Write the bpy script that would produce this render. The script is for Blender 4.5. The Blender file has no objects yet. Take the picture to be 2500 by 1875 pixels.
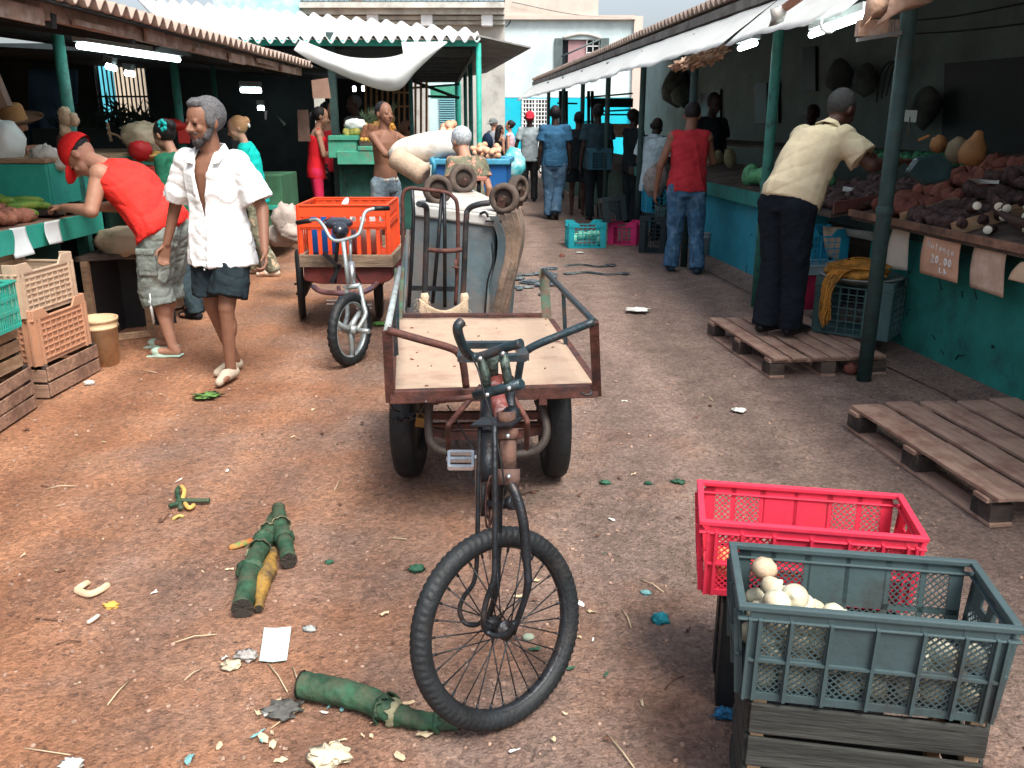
import bpy, math, random
from mathutils import Vector, Matrix, noise
V = Vector
R_ = math.radians
random.seed(7)
sc = bpy.context.scene
col = sc.collection

# ---------------------------------------------------------------- camera
PITCH = R_(16.95); F = 2100.0; CH = 1.6
cd = bpy.data.cameras.new('camera'); cam = bpy.data.objects.new('camera', cd); col.objects.link(cam)
cd.sensor_width = 36.0; cd.lens = F/2500*36.0; cd.clip_start = 0.05; cd.clip_end = 500
cam.location = (0, 0, CH); cam.rotation_euler = (R_(90)-PITCH, 0, 0)
sc.camera = cam
# ---------------------------------------------------------------- sky, sun, exposure
w = bpy.data.worlds.new('World'); sc.world = w; w.use_nodes = True
nt = w.node_tree; bg = nt.nodes['Background']
sky = nt.nodes.new('ShaderNodeTexSky'); sky.sky_type = 'NISHITA'; sky.sun_disc = False
SUN_EL, SUN_AZ = 57.0, 148.0          # azimuth: 180 = behind the camera, 270 = from the left
sky.sun_elevation = R_(SUN_EL); sky.sun_rotation = R_(SUN_AZ)
sky.air_density = 1.0; sky.dust_density = 4.5; sky.ozone_density = 2.0
hsv = nt.nodes.new('ShaderNodeHueSaturation'); hsv.inputs['Saturation'].default_value = .55
nt.links.new(sky.outputs[0], hsv.inputs['Color']); nt.links.new(hsv.outputs[0], bg.inputs[0]); bg.inputs[1].default_value = 0.12
sl = bpy.data.lights.new('sun', 'SUN'); sl.energy = 2.35; sl.angle = R_(26); sl.color = (1.0, .95, .88)
so = bpy.data.objects.new('sun', sl); col.objects.link(so)
sd = V((math.sin(R_(SUN_AZ))*math.cos(R_(SUN_EL)), math.cos(R_(SUN_AZ))*math.cos(R_(SUN_EL)), math.sin(R_(SUN_EL))))
so.rotation_euler = sd.to_track_quat('Z', 'Y').to_euler()
vs = sc.view_settings
sc.display_settings.display_device = 'sRGB'
vs.view_transform = 'Standard'; vs.look = 'None'; vs.gamma = 1; vs.exposure = 1.08
sc.cycles.max_bounces = 5; sc.cycles.diffuse_bounces = 3

# ---------------------------------------------------------------- points of the place read off the survey of the photo
_up = V((0, math.sin(PITCH), math.cos(PITCH))); _fw = V((0, math.cos(PITCH), -math.sin(PITCH)))
def ray(u, v): return _fw + V((1, 0, 0))*((u-1250)/F) + _up*((937.5-v)/F)
def PY(u, v, y):
    d = ray(u, v); return V((0, 0, CH)) + d*(y/d.y)
def PZ(u, v, z=0.0):
    d = ray(u, v); return V((0, 0, CH)) + d*((z-CH)/d.z)

# ---------------------------------------------------------------- materials
MATS = {}
def M(name, c, rough=.75, var=.18, scale=6, bump=.15, bscale=60, metal=0, dirt=None, da=.45, grain=None, emit=0, spec=.3, dscale=3.0, sharp=.1, alpha=1, trans=0):
    if name in MATS: return MATS[name]
    m = bpy.data.materials.new(name); m.use_nodes = True; n = m.node_tree.nodes; L = m.node_tree.links
    b = n['Principled BSDF']; b.inputs['Roughness'].default_value = rough; b.inputs['Metallic'].default_value = metal
    b.inputs['Specular IOR Level'].default_value = spec
    tc = n.new('ShaderNodeTexCoord'); mp = n.new('ShaderNodeMapping'); L.new(tc.outputs['Object'], mp.inputs[0])
    if grain: mp.inputs['Scale'].default_value = grain
    nz = n.new('ShaderNodeTexNoise'); nz.inputs['Scale'].default_value = scale; nz.inputs['Detail'].default_value = 6; nz.inputs['Roughness'].default_value = .65
    L.new(mp.outputs[0], nz.inputs['Vector'])
    cr = n.new('ShaderNodeValToRGB'); e = cr.color_ramp.elements
    e[0].position = .3; e[1].position = .7
    e[0].color = (*[x*(1-var) for x in c], 1); e[1].color = (*[min(1, x*(1+var)) for x in c], 1)
    L.new(nz.outputs['Fac'], cr.inputs[0]); out = cr.outputs[0]
    if dirt:
        n2 = n.new('ShaderNodeTexNoise'); n2.inputs['Scale'].default_value = dscale; n2.inputs['Detail'].default_value = 8; n2.inputs['Roughness'].default_value = .7
        L.new(tc.outputs['Object'], n2.inputs['Vector'])
        r2 = n.new('ShaderNodeValToRGB'); r2.color_ramp.elements[0].position = 1-da-sharp; r2.color_ramp.elements[1].position = 1-da+sharp
        L.new(n2.outputs['Fac'], r2.inputs[0])
        mx = n.new('ShaderNodeMixRGB'); L.new(r2.outputs[0], mx.inputs[0]); L.new(out, mx.inputs[1]); mx.inputs[2].default_value = (*dirt, 1); out = mx.outputs[0]
    L.new(out, b.inputs['Base Color'])
    if bump:
        nb = n.new('ShaderNodeTexNoise'); nb.inputs['Scale'].default_value = bscale; nb.inputs['Detail'].default_value = 5
        L.new(mp.outputs[0], nb.inputs['Vector'])
        bp = n.new('ShaderNodeBump'); bp.inputs['Strength'].default_value = bump; bp.inputs['Distance'].default_value = .01
        L.new(nb.outputs['Fac'], bp.inputs['Height']); L.new(bp.outputs[0], b.inputs['Normal'])
    if emit:
        b.inputs['Emission Color'].default_value = (.85, 1, 1, 1); b.inputs['Emission Strength'].default_value = emit
    if alpha < 1: b.inputs['Alpha'].default_value = alpha
    if trans: b.inputs['Transmission Weight'].default_value = trans
    MATS[name] = m; return m

WG = (1, 12, 12)
wood = M('wood_pale', (.38, .25, .15), .85, .35, 2.5, .5, 6, grain=(1.5, 1.5, 14), dirt=(.16, .09, .055), da=.36)
wood_y = M('wood_along_y', (.31, .19, .13), .9, .35, 2.2, .5, 5, grain=(14, 1.5, 14), dirt=(.12, .065, .05), da=.40)
wood_x = M('wood_along_x', (.40, .26, .16), .85, .35, 2.2, .5, 5, grain=(1.5, 14, 14), dirt=(.17, .1, .06), da=.38)
wood_dk = M('wood_dark', (.10, .075, .06), .9, .4, 2.2, .6, 6, grain=(1.5, 14, 14), dirt=(.03, .025, .025), da=.45)
wood_bl = M('weathered_grey_wood', (.13, .125, .11), .9, .4, 2.2, .6, 6, grain=(1.5, 14, 14), dirt=(.04, .035, .03), da=.42)
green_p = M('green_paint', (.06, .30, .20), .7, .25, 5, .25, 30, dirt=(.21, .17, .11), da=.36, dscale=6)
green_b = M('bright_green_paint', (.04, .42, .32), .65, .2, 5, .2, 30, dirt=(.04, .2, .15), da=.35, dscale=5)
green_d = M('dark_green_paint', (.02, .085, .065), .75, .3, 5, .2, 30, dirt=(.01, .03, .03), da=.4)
teal_post = M('teal_post_paint', (.035, .17, .135), .6, .3, 12, .2, 60, dirt=(.015, .03, .03), da=.38, dscale=10)
teal_br = M('bright_teal_paint', (.03, .36, .28), .6, .25, 12, .2, 60, dirt=(.03, .15, .12), da=.34, dscale=10)
post_dk = M('dark_post_paint', (.032, .065, .062), .65, .3, 10, .2, 50, dirt=(.06, .04, .03), da=.35, dscale=8)
rust = M('rusty_iron', (.11, .045, .035), .7, .45, 18, .35, 90, metal=.2, dirt=(.045, .03, .03), da=.45, dscale=14)
rust_lt = M('pale_rust', (.105, .062, .05), .8, .35, 14, .4, 70, dirt=(.15, .075, .05), da=.42, dscale=9)
iron = M('blackened_iron', (.018, .022, .027), .42, .5, 25, .3, 90, metal=.45, dirt=(.06, .042, .034), da=.38, dscale=16, spec=.5)
iron_bl = M('blue_painted_iron', (.022, .045, .056), .4, .45, 20, .3, 80, metal=.35, dirt=(.07, .05, .045), da=.42, dscale=14, spec=.5)
redpaint = M('chipped_red_paint', (.20, .05, .042), .5, .3, 12, .3, 60, dirt=(.5, .48, .45), da=.36, dscale=9)
chrome = M('dull_chrome', (.55, .58, .60), .28, .2, 20, .1, 80, metal=.85, dirt=(.2, .18, .16), da=.36, dscale=12)
rubber = M('tyre_rubber', (.010, .013, .015), .6, .4, 15, .3, 90, dirt=(.034, .03, .028), da=.36, dscale=9, spec=.4)
rubber_b = M('dusty_rubber', (.10, .075, .06), .8, .35, 14, .3, 80, dirt=(.05, .04, .035), da=.42, dscale=9)
black = M('black_plastic', (.012, .014, .016), .5, .3, 12, .1)
white_pl = M('white_plastic', (.75, .78, .76), .5, .08, 6, .25, 12)
sack_m = M('sackcloth', (.60, .46, .32), .95, .18, 9, .8, 180, dirt=(.3, .2, .13), da=.36, dscale=8)
sack_w = M('white_sack_weave', (.74, .70, .62), .9, .1, 9, .6, 160, dirt=(.36, .27, .2), da=.36, dscale=3)
paper_m = M('price_card_paper', (.74, .80, .80), .9, .06, 6, .3, 20)
card_m = M('cardboard', (.46, .29, .20), .9, .15, 9, .3, 60, dirt=(.58, .5, .42), da=.42, dscale=9)
awn_m = M('white_awning_cloth', (.88, .90, .88), .9, .03, 3, .35, 9, dirt=(.62, .54, .44), da=.27, dscale=1.6)
def translucent(m, f=.5):
    n = m.node_tree.nodes; L = m.node_tree.links; b = n['Principled BSDF']; out = n['Material Output']
    t = n.new('ShaderNodeBsdfTranslucent'); mx = n.new('ShaderNodeMixShader'); mx.inputs[0].default_value = f
    src = b.inputs['Base Color'].links[0].from_socket; L.new(src, t.inputs['Color'])
    L.new(b.outputs[0], mx.inputs[1]); L.new(t.outputs[0], mx.inputs[2]); L.new(mx.outputs[0], out.inputs['Surface'])
translucent(awn_m, .5)
zinc = M('corrugated_fibre_cement', (.66, .68, .66), .85, .12, 3, .3, 40, dirt=(.33, .30, .27), da=.36, dscale=2.2)
zinc_b = M('brown_roof_sheet', (.44, .34, .28), .85, .2, 4, .3, 40, dirt=(.14, .1, .08), da=.4, dscale=4)
roof_dk = M('shade_dark_roof_underside', (.035, .04, .042), .9, .3, 4, .2, 40)  # underside colour kept dark to stand in for shade
dark_in = M('dim_interior_wall', (.030, .040, .042), .95, .35, 2, .2, 30)  # interior shade put into the wall colour
wall_gr = M('grimy_grey_plaster', (.22, .30, .29), .95, .15, 2, .35, 20, dirt=(.18, .23, .22), da=.40, dscale=1.2)
tube_m = M('lit_tube', (.9, 1, 1), .5, 0, 6, 0, emit=9)
glow_m = M('lit_lamp', (.9, 1, 1), .5, 0, 6, 0, emit=5)

# ---------------------------------------------------------------- mesh builder
WM = {}      # world matrices of our objects
class MB:
    def __init__(s): s.v = []; s.f = []; s.mi = []; s.sm = []
    def add(s, vs, fs, mi=0, sm=False):
        o = len(s.v); s.v += [V(p) for p in vs]
        for f in fs: s.f.append([i+o for i in f]); s.mi.append(mi); s.sm.append(sm)
        return s
    def box(s, c, d, R=None, mi=0):
        c = V(c); x, y, z = d[0]/2, d[1]/2, d[2]/2
        ps = [V((a*x, b*y, e*z)) for a in (-1, 1) for b in (-1, 1) for e in (-1, 1)]
        if R is not None: ps = [R @ p for p in ps]
        return s.add([c+p for p in ps], [(0,1,3,2),(4,6,7,5),(0,4,5,1),(2,3,7,6),(0,2,6,4),(1,5,7,3)], mi)
    def bar(s, a, b, w_, t, up=(0, 0, 1), mi=0, ext=0):
        a = V(a); b = V(b); d = (b-a).normalized(); L = (b-a).length
        sx = d.cross(V(up))
        if sx.length < 1e-4: sx = d.cross(V((0, 1, 0)))
        sx.normalize(); uz = sx.cross(d).normalized()
        R = Matrix((d, sx, uz)).transposed()
        return s.box((a+b)/2, (L+2*ext, w_, t), R, mi)
    def tube(s, pts, r, seg=8, mi=0, caps=True, closed=False, flat=1.0):
        pts = [V(p) for p in pts]; n = len(pts); rs = r if isinstance(r, (list, tuple)) else [r]*n
        t0 = (pts[1]-pts[0]).normalized(); nrm = t0.orthogonal().normalized(); o = len(s.v); prev = t0
        vs_ = []
        for i in range(n):
            if closed: t = (pts[(i+1) % n]-pts[i-1]).normalized()
            elif i == 0: t = t0
            elif i == n-1: t = (pts[i]-pts[i-1]).normalized()
            else: t = ((pts[i+1]-pts[i]).normalized()+(pts[i]-pts[i-1]).normalized()).normalized()
            q = prev.rotation_difference(t); nrm = (q @ nrm); nrm = (nrm - t*nrm.dot(t)).normalized(); prev = t
            bn = t.cross(nrm)
            for k in range(seg):
                a = 2*math.pi*k/seg; vs_.append(pts[i]+(nrm*math.cos(a)+bn*math.sin(a)*flat)*rs[i])
        fs = []
        m = n if closed else n-1
        for i in range(m):
            j = (i+1) % n
            for k in range(seg):
                k2 = (k+1) % seg; fs.append((i*seg+k, i*seg+k2, j*seg+k2, j*seg+k))
        s.add(vs_, fs, mi, True)
        if caps and not closed:
            for f in ([o+k for k in range(seg)][::-1], [o+(n-1)*seg+k for k in range(seg)]):
                s.f.append(f); s.mi.append(mi); s.sm.append(False)
        return s
    def ell(s, c, r, R=None, seg=16, rings=10, mi=0, nz=0, nsc=8, seed=0):
        c = V(c); vs_ = []; r = r if isinstance(r, (tuple, list)) else (r, r, r)
        def P(th, ph):
            d = V((math.sin(th)*math.cos(ph), math.sin(th)*math.sin(ph), math.cos(th)))
            k = 1 + (nz*noise.noise(d*nsc*.3+V((seed*3.1, seed*1.7, 0))) if nz else 0)
            p = V((d.x*r[0]*k, d.y*r[1]*k, d.z*r[2]*k)); return c+(R @ p if R is not None else p)
        vs_.append(P(0, 0))
        for i in range(1, rings):
            for k in range(seg): vs_.append(P(math.pi*i/rings, 2*math.pi*k/seg))
        vs_.append(P(math.pi, 0)); fs = []
        for k in range(seg): fs.append((0, 1+k, 1+(k+1) % seg))
        for i in range(rings-2):
            for k in range(seg):
                a = 1+i*seg; fs.append((a+k, a+seg+k, a+seg+(k+1) % seg, a+(k+1) % seg))
        a = 1+(rings-2)*seg
        for k in range(seg): fs.append((a+k, len(vs_)-1, a+(k+1) % seg))
        return s.add(vs_, fs, mi, True)
    def lathe(s, prof, c=(0, 0, 0), R=None, seg=24, mi=0, sm=True, closed=False, sq=None):
        c = V(c); vs_ = []; n = len(prof)
        for (r, z) in prof:
            for k in range(seg):
                a = 2*math.pi*k/seg; p = V((r*math.cos(a), r*math.sin(a)*(sq or 1), z)); vs_.append(c+(R @ p if R is not None else p))
        fs = []
        for i in range(n if closed else n-1):
            j = (i+1) % n
            for k in range(seg): fs.append((i*seg+k, i*seg+(k+1) % seg, j*seg+(k+1) % seg, j*seg+k))
        return s.add(vs_, fs, mi, sm)
    def grid(s, fn, nu, nv, mi=0, sm=True, thick=0):
        vs_ = [fn(i/nu, j/nv) for j in range(nv+1) for i in range(nu+1)]
        fs = [(j*(nu+1)+i, j*(nu+1)+i+1, (j+1)*(nu+1)+i+1, (j+1)*(nu+1)+i) for j in range(nv) for i in range(nu)]
        return s.add(vs_, fs, mi, sm)
    def poly(s, pts, th, n=None, mi=0):
        pts = [V(p) for p in pts]
        nn = V(n) if n is not None else (pts[1]-pts[0]).cross(pts[2]-pts[1]).normalized()
        k = len(pts); q = [p+nn*th for p in pts]
        fs = [list(range(k))[::-1], [k+i for i in range(k)]] + [(i, (i+1) % k, k+(i+1) % k, k+i) for i in range(k)]
        return s.add(pts+q, fs, mi)
    def mesh(s, name, inv=None):
        me = bpy.data.meshes.new(name)
        me.from_pydata([tuple(inv @ p) if inv is not None else tuple(p) for p in s.v], [], s.f)
        me.polygons.foreach_set('material_index', s.mi); me.polygons.foreach_set('use_smooth', s.sm); me.update()
        return me
    def build(s, name, mat, parent=None, world=True, bevel=0, loc=None, solid=0):
        inv = None; W = Matrix.Identity(4)
        if parent is not None:
            W = WM.get(parent.name, Matrix.Identity(4))
            if world: inv = W.inverted()
        elif loc is not None:
            W = Matrix.Translation(V(loc)); 
            if world: inv = W.inverted()
        me = s.mesh(name, inv); o = bpy.data.objects.new(name, me); col.objects.link(o)
        for m in (mat if isinstance(mat, (list, tuple)) else [mat]): me.materials.append(m)
        if parent is not None: o.parent = parent
        elif loc is not None: o.location = loc
        if solid:
            md = o.modifiers.new('solid', 'SOLIDIFY'); md.thickness = solid; md.offset = 0
        if bevel:
            md = o.modifiers.new('bevel', 'BEVEL'); md.width = bevel; md.segments = 2; md.limit_method = 'ANGLE'
        WM[o.name] = W
        return o

def tag(o, label=None, cat=None, group=None, kind=None):
    if label: o['label'] = label
    if cat: o['category'] = cat
    if group: o['group'] = group
    if kind: o['kind'] = kind
    return o
def thing(name, label, cat, loc=(0, 0, 0), rz=0, group=None):
    o = bpy.data.objects.new(name, None); col.objects.link(o); o.empty_display_size = .1
    o.location = loc; o.rotation_euler = (0, 0, rz); tag(o, label, cat, group)
    WM[o.name] = Matrix.Translation(V(loc)) @ Matrix.Rotation(rz, 4, 'Z')
    return o
def copy_tree(o, parent=None):
    c = o.copy(); col.objects.link(c)
    if parent is not None: c.parent = parent
    for ch in [x for x in o.children]: copy_tree(ch, c)
    return c
def place(o, loc, rz=0, label=None, group=None, rot=None, scale=None):
    o.location = loc; o.rotation_euler = rot if rot is not None else (0, 0, rz)
    if label: o['label'] = label
    if group: o['group'] = group
    if scale: o.scale = scale
    return o
def arc(pts, n=6):
    "smooth Catmull-Rom curve through points"
    pts = [V(p) for p in pts]; out = []
    P = [pts[0]*2-pts[1]]+pts+[pts[-1]*2-pts[-2]]
    for i in range(1, len(P)-2):
        for k in range(n):
            t = k/n; a, b, c_, d = P[i-1], P[i], P[i+1], P[i+2]
            out.append(.5*((2*b)+(c_-a)*t+(2*a-5*b+4*c_-d)*t*t+(3*b-a-3*c_+d)*t*t*t))
    out.append(pts[-1]); return out
def rotz(a): return Matrix.Rotation(a, 3, 'Z')
def frame(z, x=None):
    z = V(z).normalized(); x = V(x) if x is not None else z.orthogonal()
    x = (x-z*x.dot(z)).normalized(); return Matrix((x, z.cross(x), z)).transposed()
# ================================================================ ground
def ground_mat():
    m = bpy.data.materials.new('packed_earth_and_asphalt'); m.use_nodes = True; n = m.node_tree.nodes; L = m.node_tree.links
    b = n['Principled BSDF']; b.inputs['Roughness'].default_value = .88; b.inputs['Specular IOR Level'].default_value = .25
    tc = n.new('ShaderNodeTexCoord')
    def nz(s, d=8, r=.65):
        q = n.new('ShaderNodeTexNoise'); q.inputs['Scale'].default_value = s; q.inputs['Detail'].default_value = d; q.inputs['Roughness'].default_value = r
        L.new(tc.outputs['Object'], q.inputs['Vector']); return q.outputs['Fac']
    def ramp(src, a, b_, c0=(0, 0, 0), c1=(1, 1, 1)):
        q = n.new('ShaderNodeValToRGB'); q.color_ramp.elements[0].position = a; q.color_ramp.elements[1].position = b_
        q.color_ramp.elements[0].color = (*c0, 1); q.color_ramp.elements[1].color = (*c1, 1); L.new(src, q.inputs[0]); return q.outputs[0]
    def mix(f, a, b_, mode='MIX'):
        q = n.new('ShaderNodeMixRGB'); q.blend_type = mode
        for i, x in enumerate((f, a, b_)):
            if isinstance(x, tuple): q.inputs[i].default_value = (*x, 1)
            elif isinstance(x, float): q.inputs[i].default_value = x
            else: L.new(x, q.inputs[i])
        return q.outputs[0]
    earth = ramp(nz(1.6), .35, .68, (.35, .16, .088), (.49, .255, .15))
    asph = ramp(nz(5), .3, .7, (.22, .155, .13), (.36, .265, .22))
    # earth-asphalt mix, painted redder for left light leak, greyer for shade right and far
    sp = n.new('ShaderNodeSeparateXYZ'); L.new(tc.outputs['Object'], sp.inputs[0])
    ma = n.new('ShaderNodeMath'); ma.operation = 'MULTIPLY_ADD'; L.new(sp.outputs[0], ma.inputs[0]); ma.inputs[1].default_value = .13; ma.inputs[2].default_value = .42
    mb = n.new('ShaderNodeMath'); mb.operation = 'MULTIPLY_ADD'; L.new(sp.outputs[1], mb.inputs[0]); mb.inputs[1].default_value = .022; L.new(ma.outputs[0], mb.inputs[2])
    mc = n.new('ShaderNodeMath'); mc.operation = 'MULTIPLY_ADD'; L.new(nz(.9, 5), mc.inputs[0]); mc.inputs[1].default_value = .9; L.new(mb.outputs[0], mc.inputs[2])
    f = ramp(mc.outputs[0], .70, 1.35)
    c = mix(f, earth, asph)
    # stones set in the surface
    vo = n.new('ShaderNodeTexVoronoi'); vo.inputs['Scale'].default_value = 62; L.new(tc.outputs['Object'], vo.inputs['Vector'])
    st = ramp(vo.outputs['Color'], .1, .95, (.58, .58, .58), (1.30, 1.28, 1.25))
    c = mix(.75, c, st, 'MULTIPLY')
    c = mix(ramp(nz(19, 8, .85), .555, .64), c, (.10, .06, .048))
    # damp dark spots
    c = mix(ramp(nz(1.3, 8, .75), .57, .74, (0, 0, 0), (.7, .7, .7)), c, (.11, .085, .08))
    # pale scuffs
    c = mix(ramp(nz(46, 4, .7), .70, .78), c, (.46, .36, .30))
    # worn tyre tracks and trodden bands running down the lane
    wv = n.new('ShaderNodeTexWave'); wv.inputs['Scale'].default_value = .55; wv.inputs['Distortion'].default_value = 6; wv.inputs['Detail'].default_value = 4; wv.inputs['Detail Scale'].default_value = .8; L.new(tc.outputs['Object'], wv.inputs['Vector'])
    c = mix(1.0, c, ramp(wv.outputs['Fac'], .2, .95, (.84, .83, .83), (1.08, 1.07, 1.05)), 'MULTIPLY')
    L.new(c, b.inputs['Base Color'])
    v2 = n.new('ShaderNodeTexVoronoi'); v2.inputs['Scale'].default_value = 60; v2.feature = 'DISTANCE_TO_EDGE'; L.new(tc.outputs['Object'], v2.inputs['Vector'])
    b1 = n.new('ShaderNodeBump'); b1.inputs['Strength'].default_value = .8; b1.inputs['Distance'].default_value = .02
    L.new(v2.outputs['Distance'], b1.inputs['Height'])
    b2 = n.new('ShaderNodeBump'); b2.inputs['Strength'].default_value = .95; b2.inputs['Distance'].default_value = .02
    L.new(nz(28, 9, .75), b2.inputs['Height']); L.new(b1.outputs[0], b2.inputs['Normal']); L.new(b2.outputs[0], b.inputs['Normal'])
    return m
gm = ground_mat()
def gz(x, y): return .010*noise.noise(V((x*1.1, y*1.1, 0)))+.004*noise.noise(V((x*5, y*5, 3)))
def axis(lo, hi, flo, fhi, step):
    a = []; x = flo
    while x < fhi: a.append(x); x += step
    a.append(fhi); x = step
    L_ = [flo]; d = step
    while L_[-1] > lo: d *= 1.5; L_.append(L_[-1]-d)
    H_ = [fhi]; d = step
    while H_[-1] < hi: d *= 1.5; H_.append(H_[-1]+d)
    return sorted(set(L_[1:]+a+H_[1:]))
xs = axis(-120, 120, -4.5, 4, .07); ys = axis(-60, 160, .8, 12, .07)
mb = MB(); nx = len(xs)
mb.add([V((x, y, gz(x, y) if -6 < x < 6 and 0 < y < 14 else 0)) for y in ys for x in xs],
       [(j*nx+i, j*nx+i+1, (j+1)*nx+i+1, (j+1)*nx+i) for j in range(len(ys)-1) for i in range(nx-1)], 0, True)
tag(mb.build('ground', gm), kind='structure')

# loose grit and crumbs
mb = MB()
grit_m = M('grit', (.30, .2, .15), .9, .6, 40, 0)
for i in range(2600):
    y = 1.2+8*random.random()**1.6; x = random.uniform(-1, 1)*(.6+.62*y)
    r = random.uniform(.002, .0055)*(1+.12*y); a = random.random()*3
    mb.box((x, y, gz(x, y)+r*.3), (r*2, r*1.4, r*1.1), rotz(a) @ Matrix.Rotation(random.random(), 3, 'X'))
tag(mb.build('grit', grit_m), 'loose grit and crumbs trodden over the lane', kind='stuff')

# damp puddle and its two dark trickles
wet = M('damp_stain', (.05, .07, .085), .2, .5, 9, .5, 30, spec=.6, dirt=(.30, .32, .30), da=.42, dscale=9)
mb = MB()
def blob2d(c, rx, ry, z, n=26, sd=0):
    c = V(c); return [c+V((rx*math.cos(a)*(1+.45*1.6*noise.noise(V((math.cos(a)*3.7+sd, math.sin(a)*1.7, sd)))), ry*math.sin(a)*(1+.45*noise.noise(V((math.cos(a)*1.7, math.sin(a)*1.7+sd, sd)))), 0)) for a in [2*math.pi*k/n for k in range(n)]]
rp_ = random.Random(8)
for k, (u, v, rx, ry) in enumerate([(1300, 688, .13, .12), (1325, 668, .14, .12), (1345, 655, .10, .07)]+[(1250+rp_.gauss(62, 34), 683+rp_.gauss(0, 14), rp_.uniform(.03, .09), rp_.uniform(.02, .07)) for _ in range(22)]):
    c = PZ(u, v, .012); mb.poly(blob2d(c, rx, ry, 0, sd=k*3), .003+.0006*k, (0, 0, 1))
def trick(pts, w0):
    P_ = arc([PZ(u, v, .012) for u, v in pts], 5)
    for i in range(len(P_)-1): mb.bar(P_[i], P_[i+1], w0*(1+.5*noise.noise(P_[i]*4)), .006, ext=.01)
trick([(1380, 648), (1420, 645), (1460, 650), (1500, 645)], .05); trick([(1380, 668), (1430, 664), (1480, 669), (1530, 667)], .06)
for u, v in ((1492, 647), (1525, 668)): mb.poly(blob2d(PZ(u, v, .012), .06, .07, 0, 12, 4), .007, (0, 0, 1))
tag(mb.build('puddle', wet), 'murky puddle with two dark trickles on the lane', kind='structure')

# ================================================================ far buildings across the lane's end
bwall = M('pale_blue_plaster', (.72, .84, .84), .9, .08, 1.5, .3, 12, dirt=(.50, .62, .62), da=.5, dscale=.6)
blue = M('turquoise_paint', (.01, .52, .68), .8, .08, 2, .15, 20, dirt=(.05, .42, .52), da=.4, dscale=.8)
ochre = M('salmon_plaster', (.62, .52, .45), .9, .15, 2, .3, 20, dirt=(.5, .45, .38), da=.4, dscale=1)
stone = M('weathered_cornice', (.52, .52, .47), .9, .2, 3, .4, 30, dirt=(.30, .29, .27), da=.46, dscale=1.5)
redw = M('faded_red_paint', (.34, .10, .10), .85, .25, 2, .2, 20, dirt=(.5, .48, .45), da=.36, dscale=1.3)
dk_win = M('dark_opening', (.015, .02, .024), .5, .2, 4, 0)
shut_m = M('dark_shutter', (.10, .13, .13), .7, .3, 5, .3, 30)
pinkb = M('pinkish_board', (.42, .25, .26), .8, .15, 5, .3, 30)
white_t = M('white_trim', (.78, .80, .80), .7, .06, 5, .1)
FY = 30.0
def FP(u, v, y=FY): return PY(u, v, y)
b = thing('building', 'pale blue building with turquoise ground floor closing the lane', 'building', (2, FY, 0))
x0, x1 = FP(1180, 100).x, FP(1548, 100).x
ztop = FP(1400, 44).z
xw = [FP(1375, 0).x, FP(1470, 0).x]; zw = [FP(0, 168).z, FP(0, 96).z]        # upper window
xl = [FP(1277, 0).x, FP(1340, 0).x]; zl = [FP(0, 312).z, FP(0, 243).z]       # ground floor window
xR = 9.0
def wall_with(mbb, X, Z, holes, y, th):
    xs_ = sorted(set([X[0], X[1]]+[h[k] for h in holes for k in (0, 1)])); zs_ = sorted(set([Z[0], Z[1]]+[h[k] for h in holes for k in (2, 3)]))
    for i in range(len(xs_)-1):
        for j in range(len(zs_)-1):
            cx, cz = (xs_[i]+xs_[i+1])/2, (zs_[j]+zs_[j+1])/2
            if any(h[0] < cx < h[1] and h[2] < cz < h[3] for h in holes): continue
            mbb.box((cx, y+th/2, cz), (xs_[i+1]-xs_[i], th, zs_[j+1]-zs_[j]))
zb = FP(0, 238).z
mb = MB(); wall_with(mb, (x0, x1), (zb, ztop), [(xw[0], xw[1], *zw)], FY, .35); mb.build('wall', bwall, b)
mb = MB(); wall_with(mb, (FP(1229, 0).x, xR), (0, zb), [(xl[0], xl[1], *zl)], FY+.01, .33); mb.build('ground_floor_wall', blue, b)
mb = MB(); wall_with(mb, (x0, FP(1229, 0).x-.002), (0, zb), [], FY+.005, .33); mb.build('side_pier', bwall, b)
mb = MB(); mb.box(((FP(1274,0).x+FP(1345,0).x)/2, FY-.01, zl[0]/2-.03), (FP(1345,0).x-FP(1274,0).x, .04, zl[0]-.06)); mb.build('plinth_panel', bwall, b)
mb = MB(); mb.box(((x0+x1)/2, FY-.06, ztop), (x1-x0, .3, .12)); mb.box(((x0+x1)/2-.6, FY+.05, ztop+.55), (x1-x0-1.2, .3, 1.1)); mb.build('parapet', ochre, b)
mb = MB(); mb.box((FP(1560,0).x, FY+.02, ztop/2+.6), (.28, .3, ztop-1.1)); mb.build('corner_pilaster', ochre, b)
mb = MB()
q = (FP(1350, 0).x, FP(1480, 0).x)
fw = mb
fw.box(((xw[0]+xw[1])/2, FY+.3, (zw[0]+zw[1])/2), (xw[1]-xw[0], .04, zw[1]-zw[0])); wn = fw.build('window', dk_win, b)
mb = MB(); mb.box(((xw[0]+xw[1])/2-.12, FY+.12, (zw[0]+zw[1])/2), (.62, .03, zw[1]-zw[0]-.04)); mb.build('board', pinkb, wn)
mb = MB()
for k in range(5): mb.box(((xw[0]+xw[1])/2+.42, FY+.05, zw[0]+.1+k*.2), (.45, .03, .03))
for k in range(3): mb.box((xw[1]-.45+k*.2, FY+.05, (zw[0]+zw[1])/2), (.025, .03, zw[1]-zw[0]))
mb.build('grille', white_t, wn)
for s in (0, 1):
    mb = MB(); X = xw[s]+(.02 if s else -.02); mb.box((X+(.11 if s else -.11), FY-.05, (zw[0]+zw[1])/2), (.26, .05, zw[1]-zw[0]+.06)); mb.build('shutter', shut_m, wn)
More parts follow.
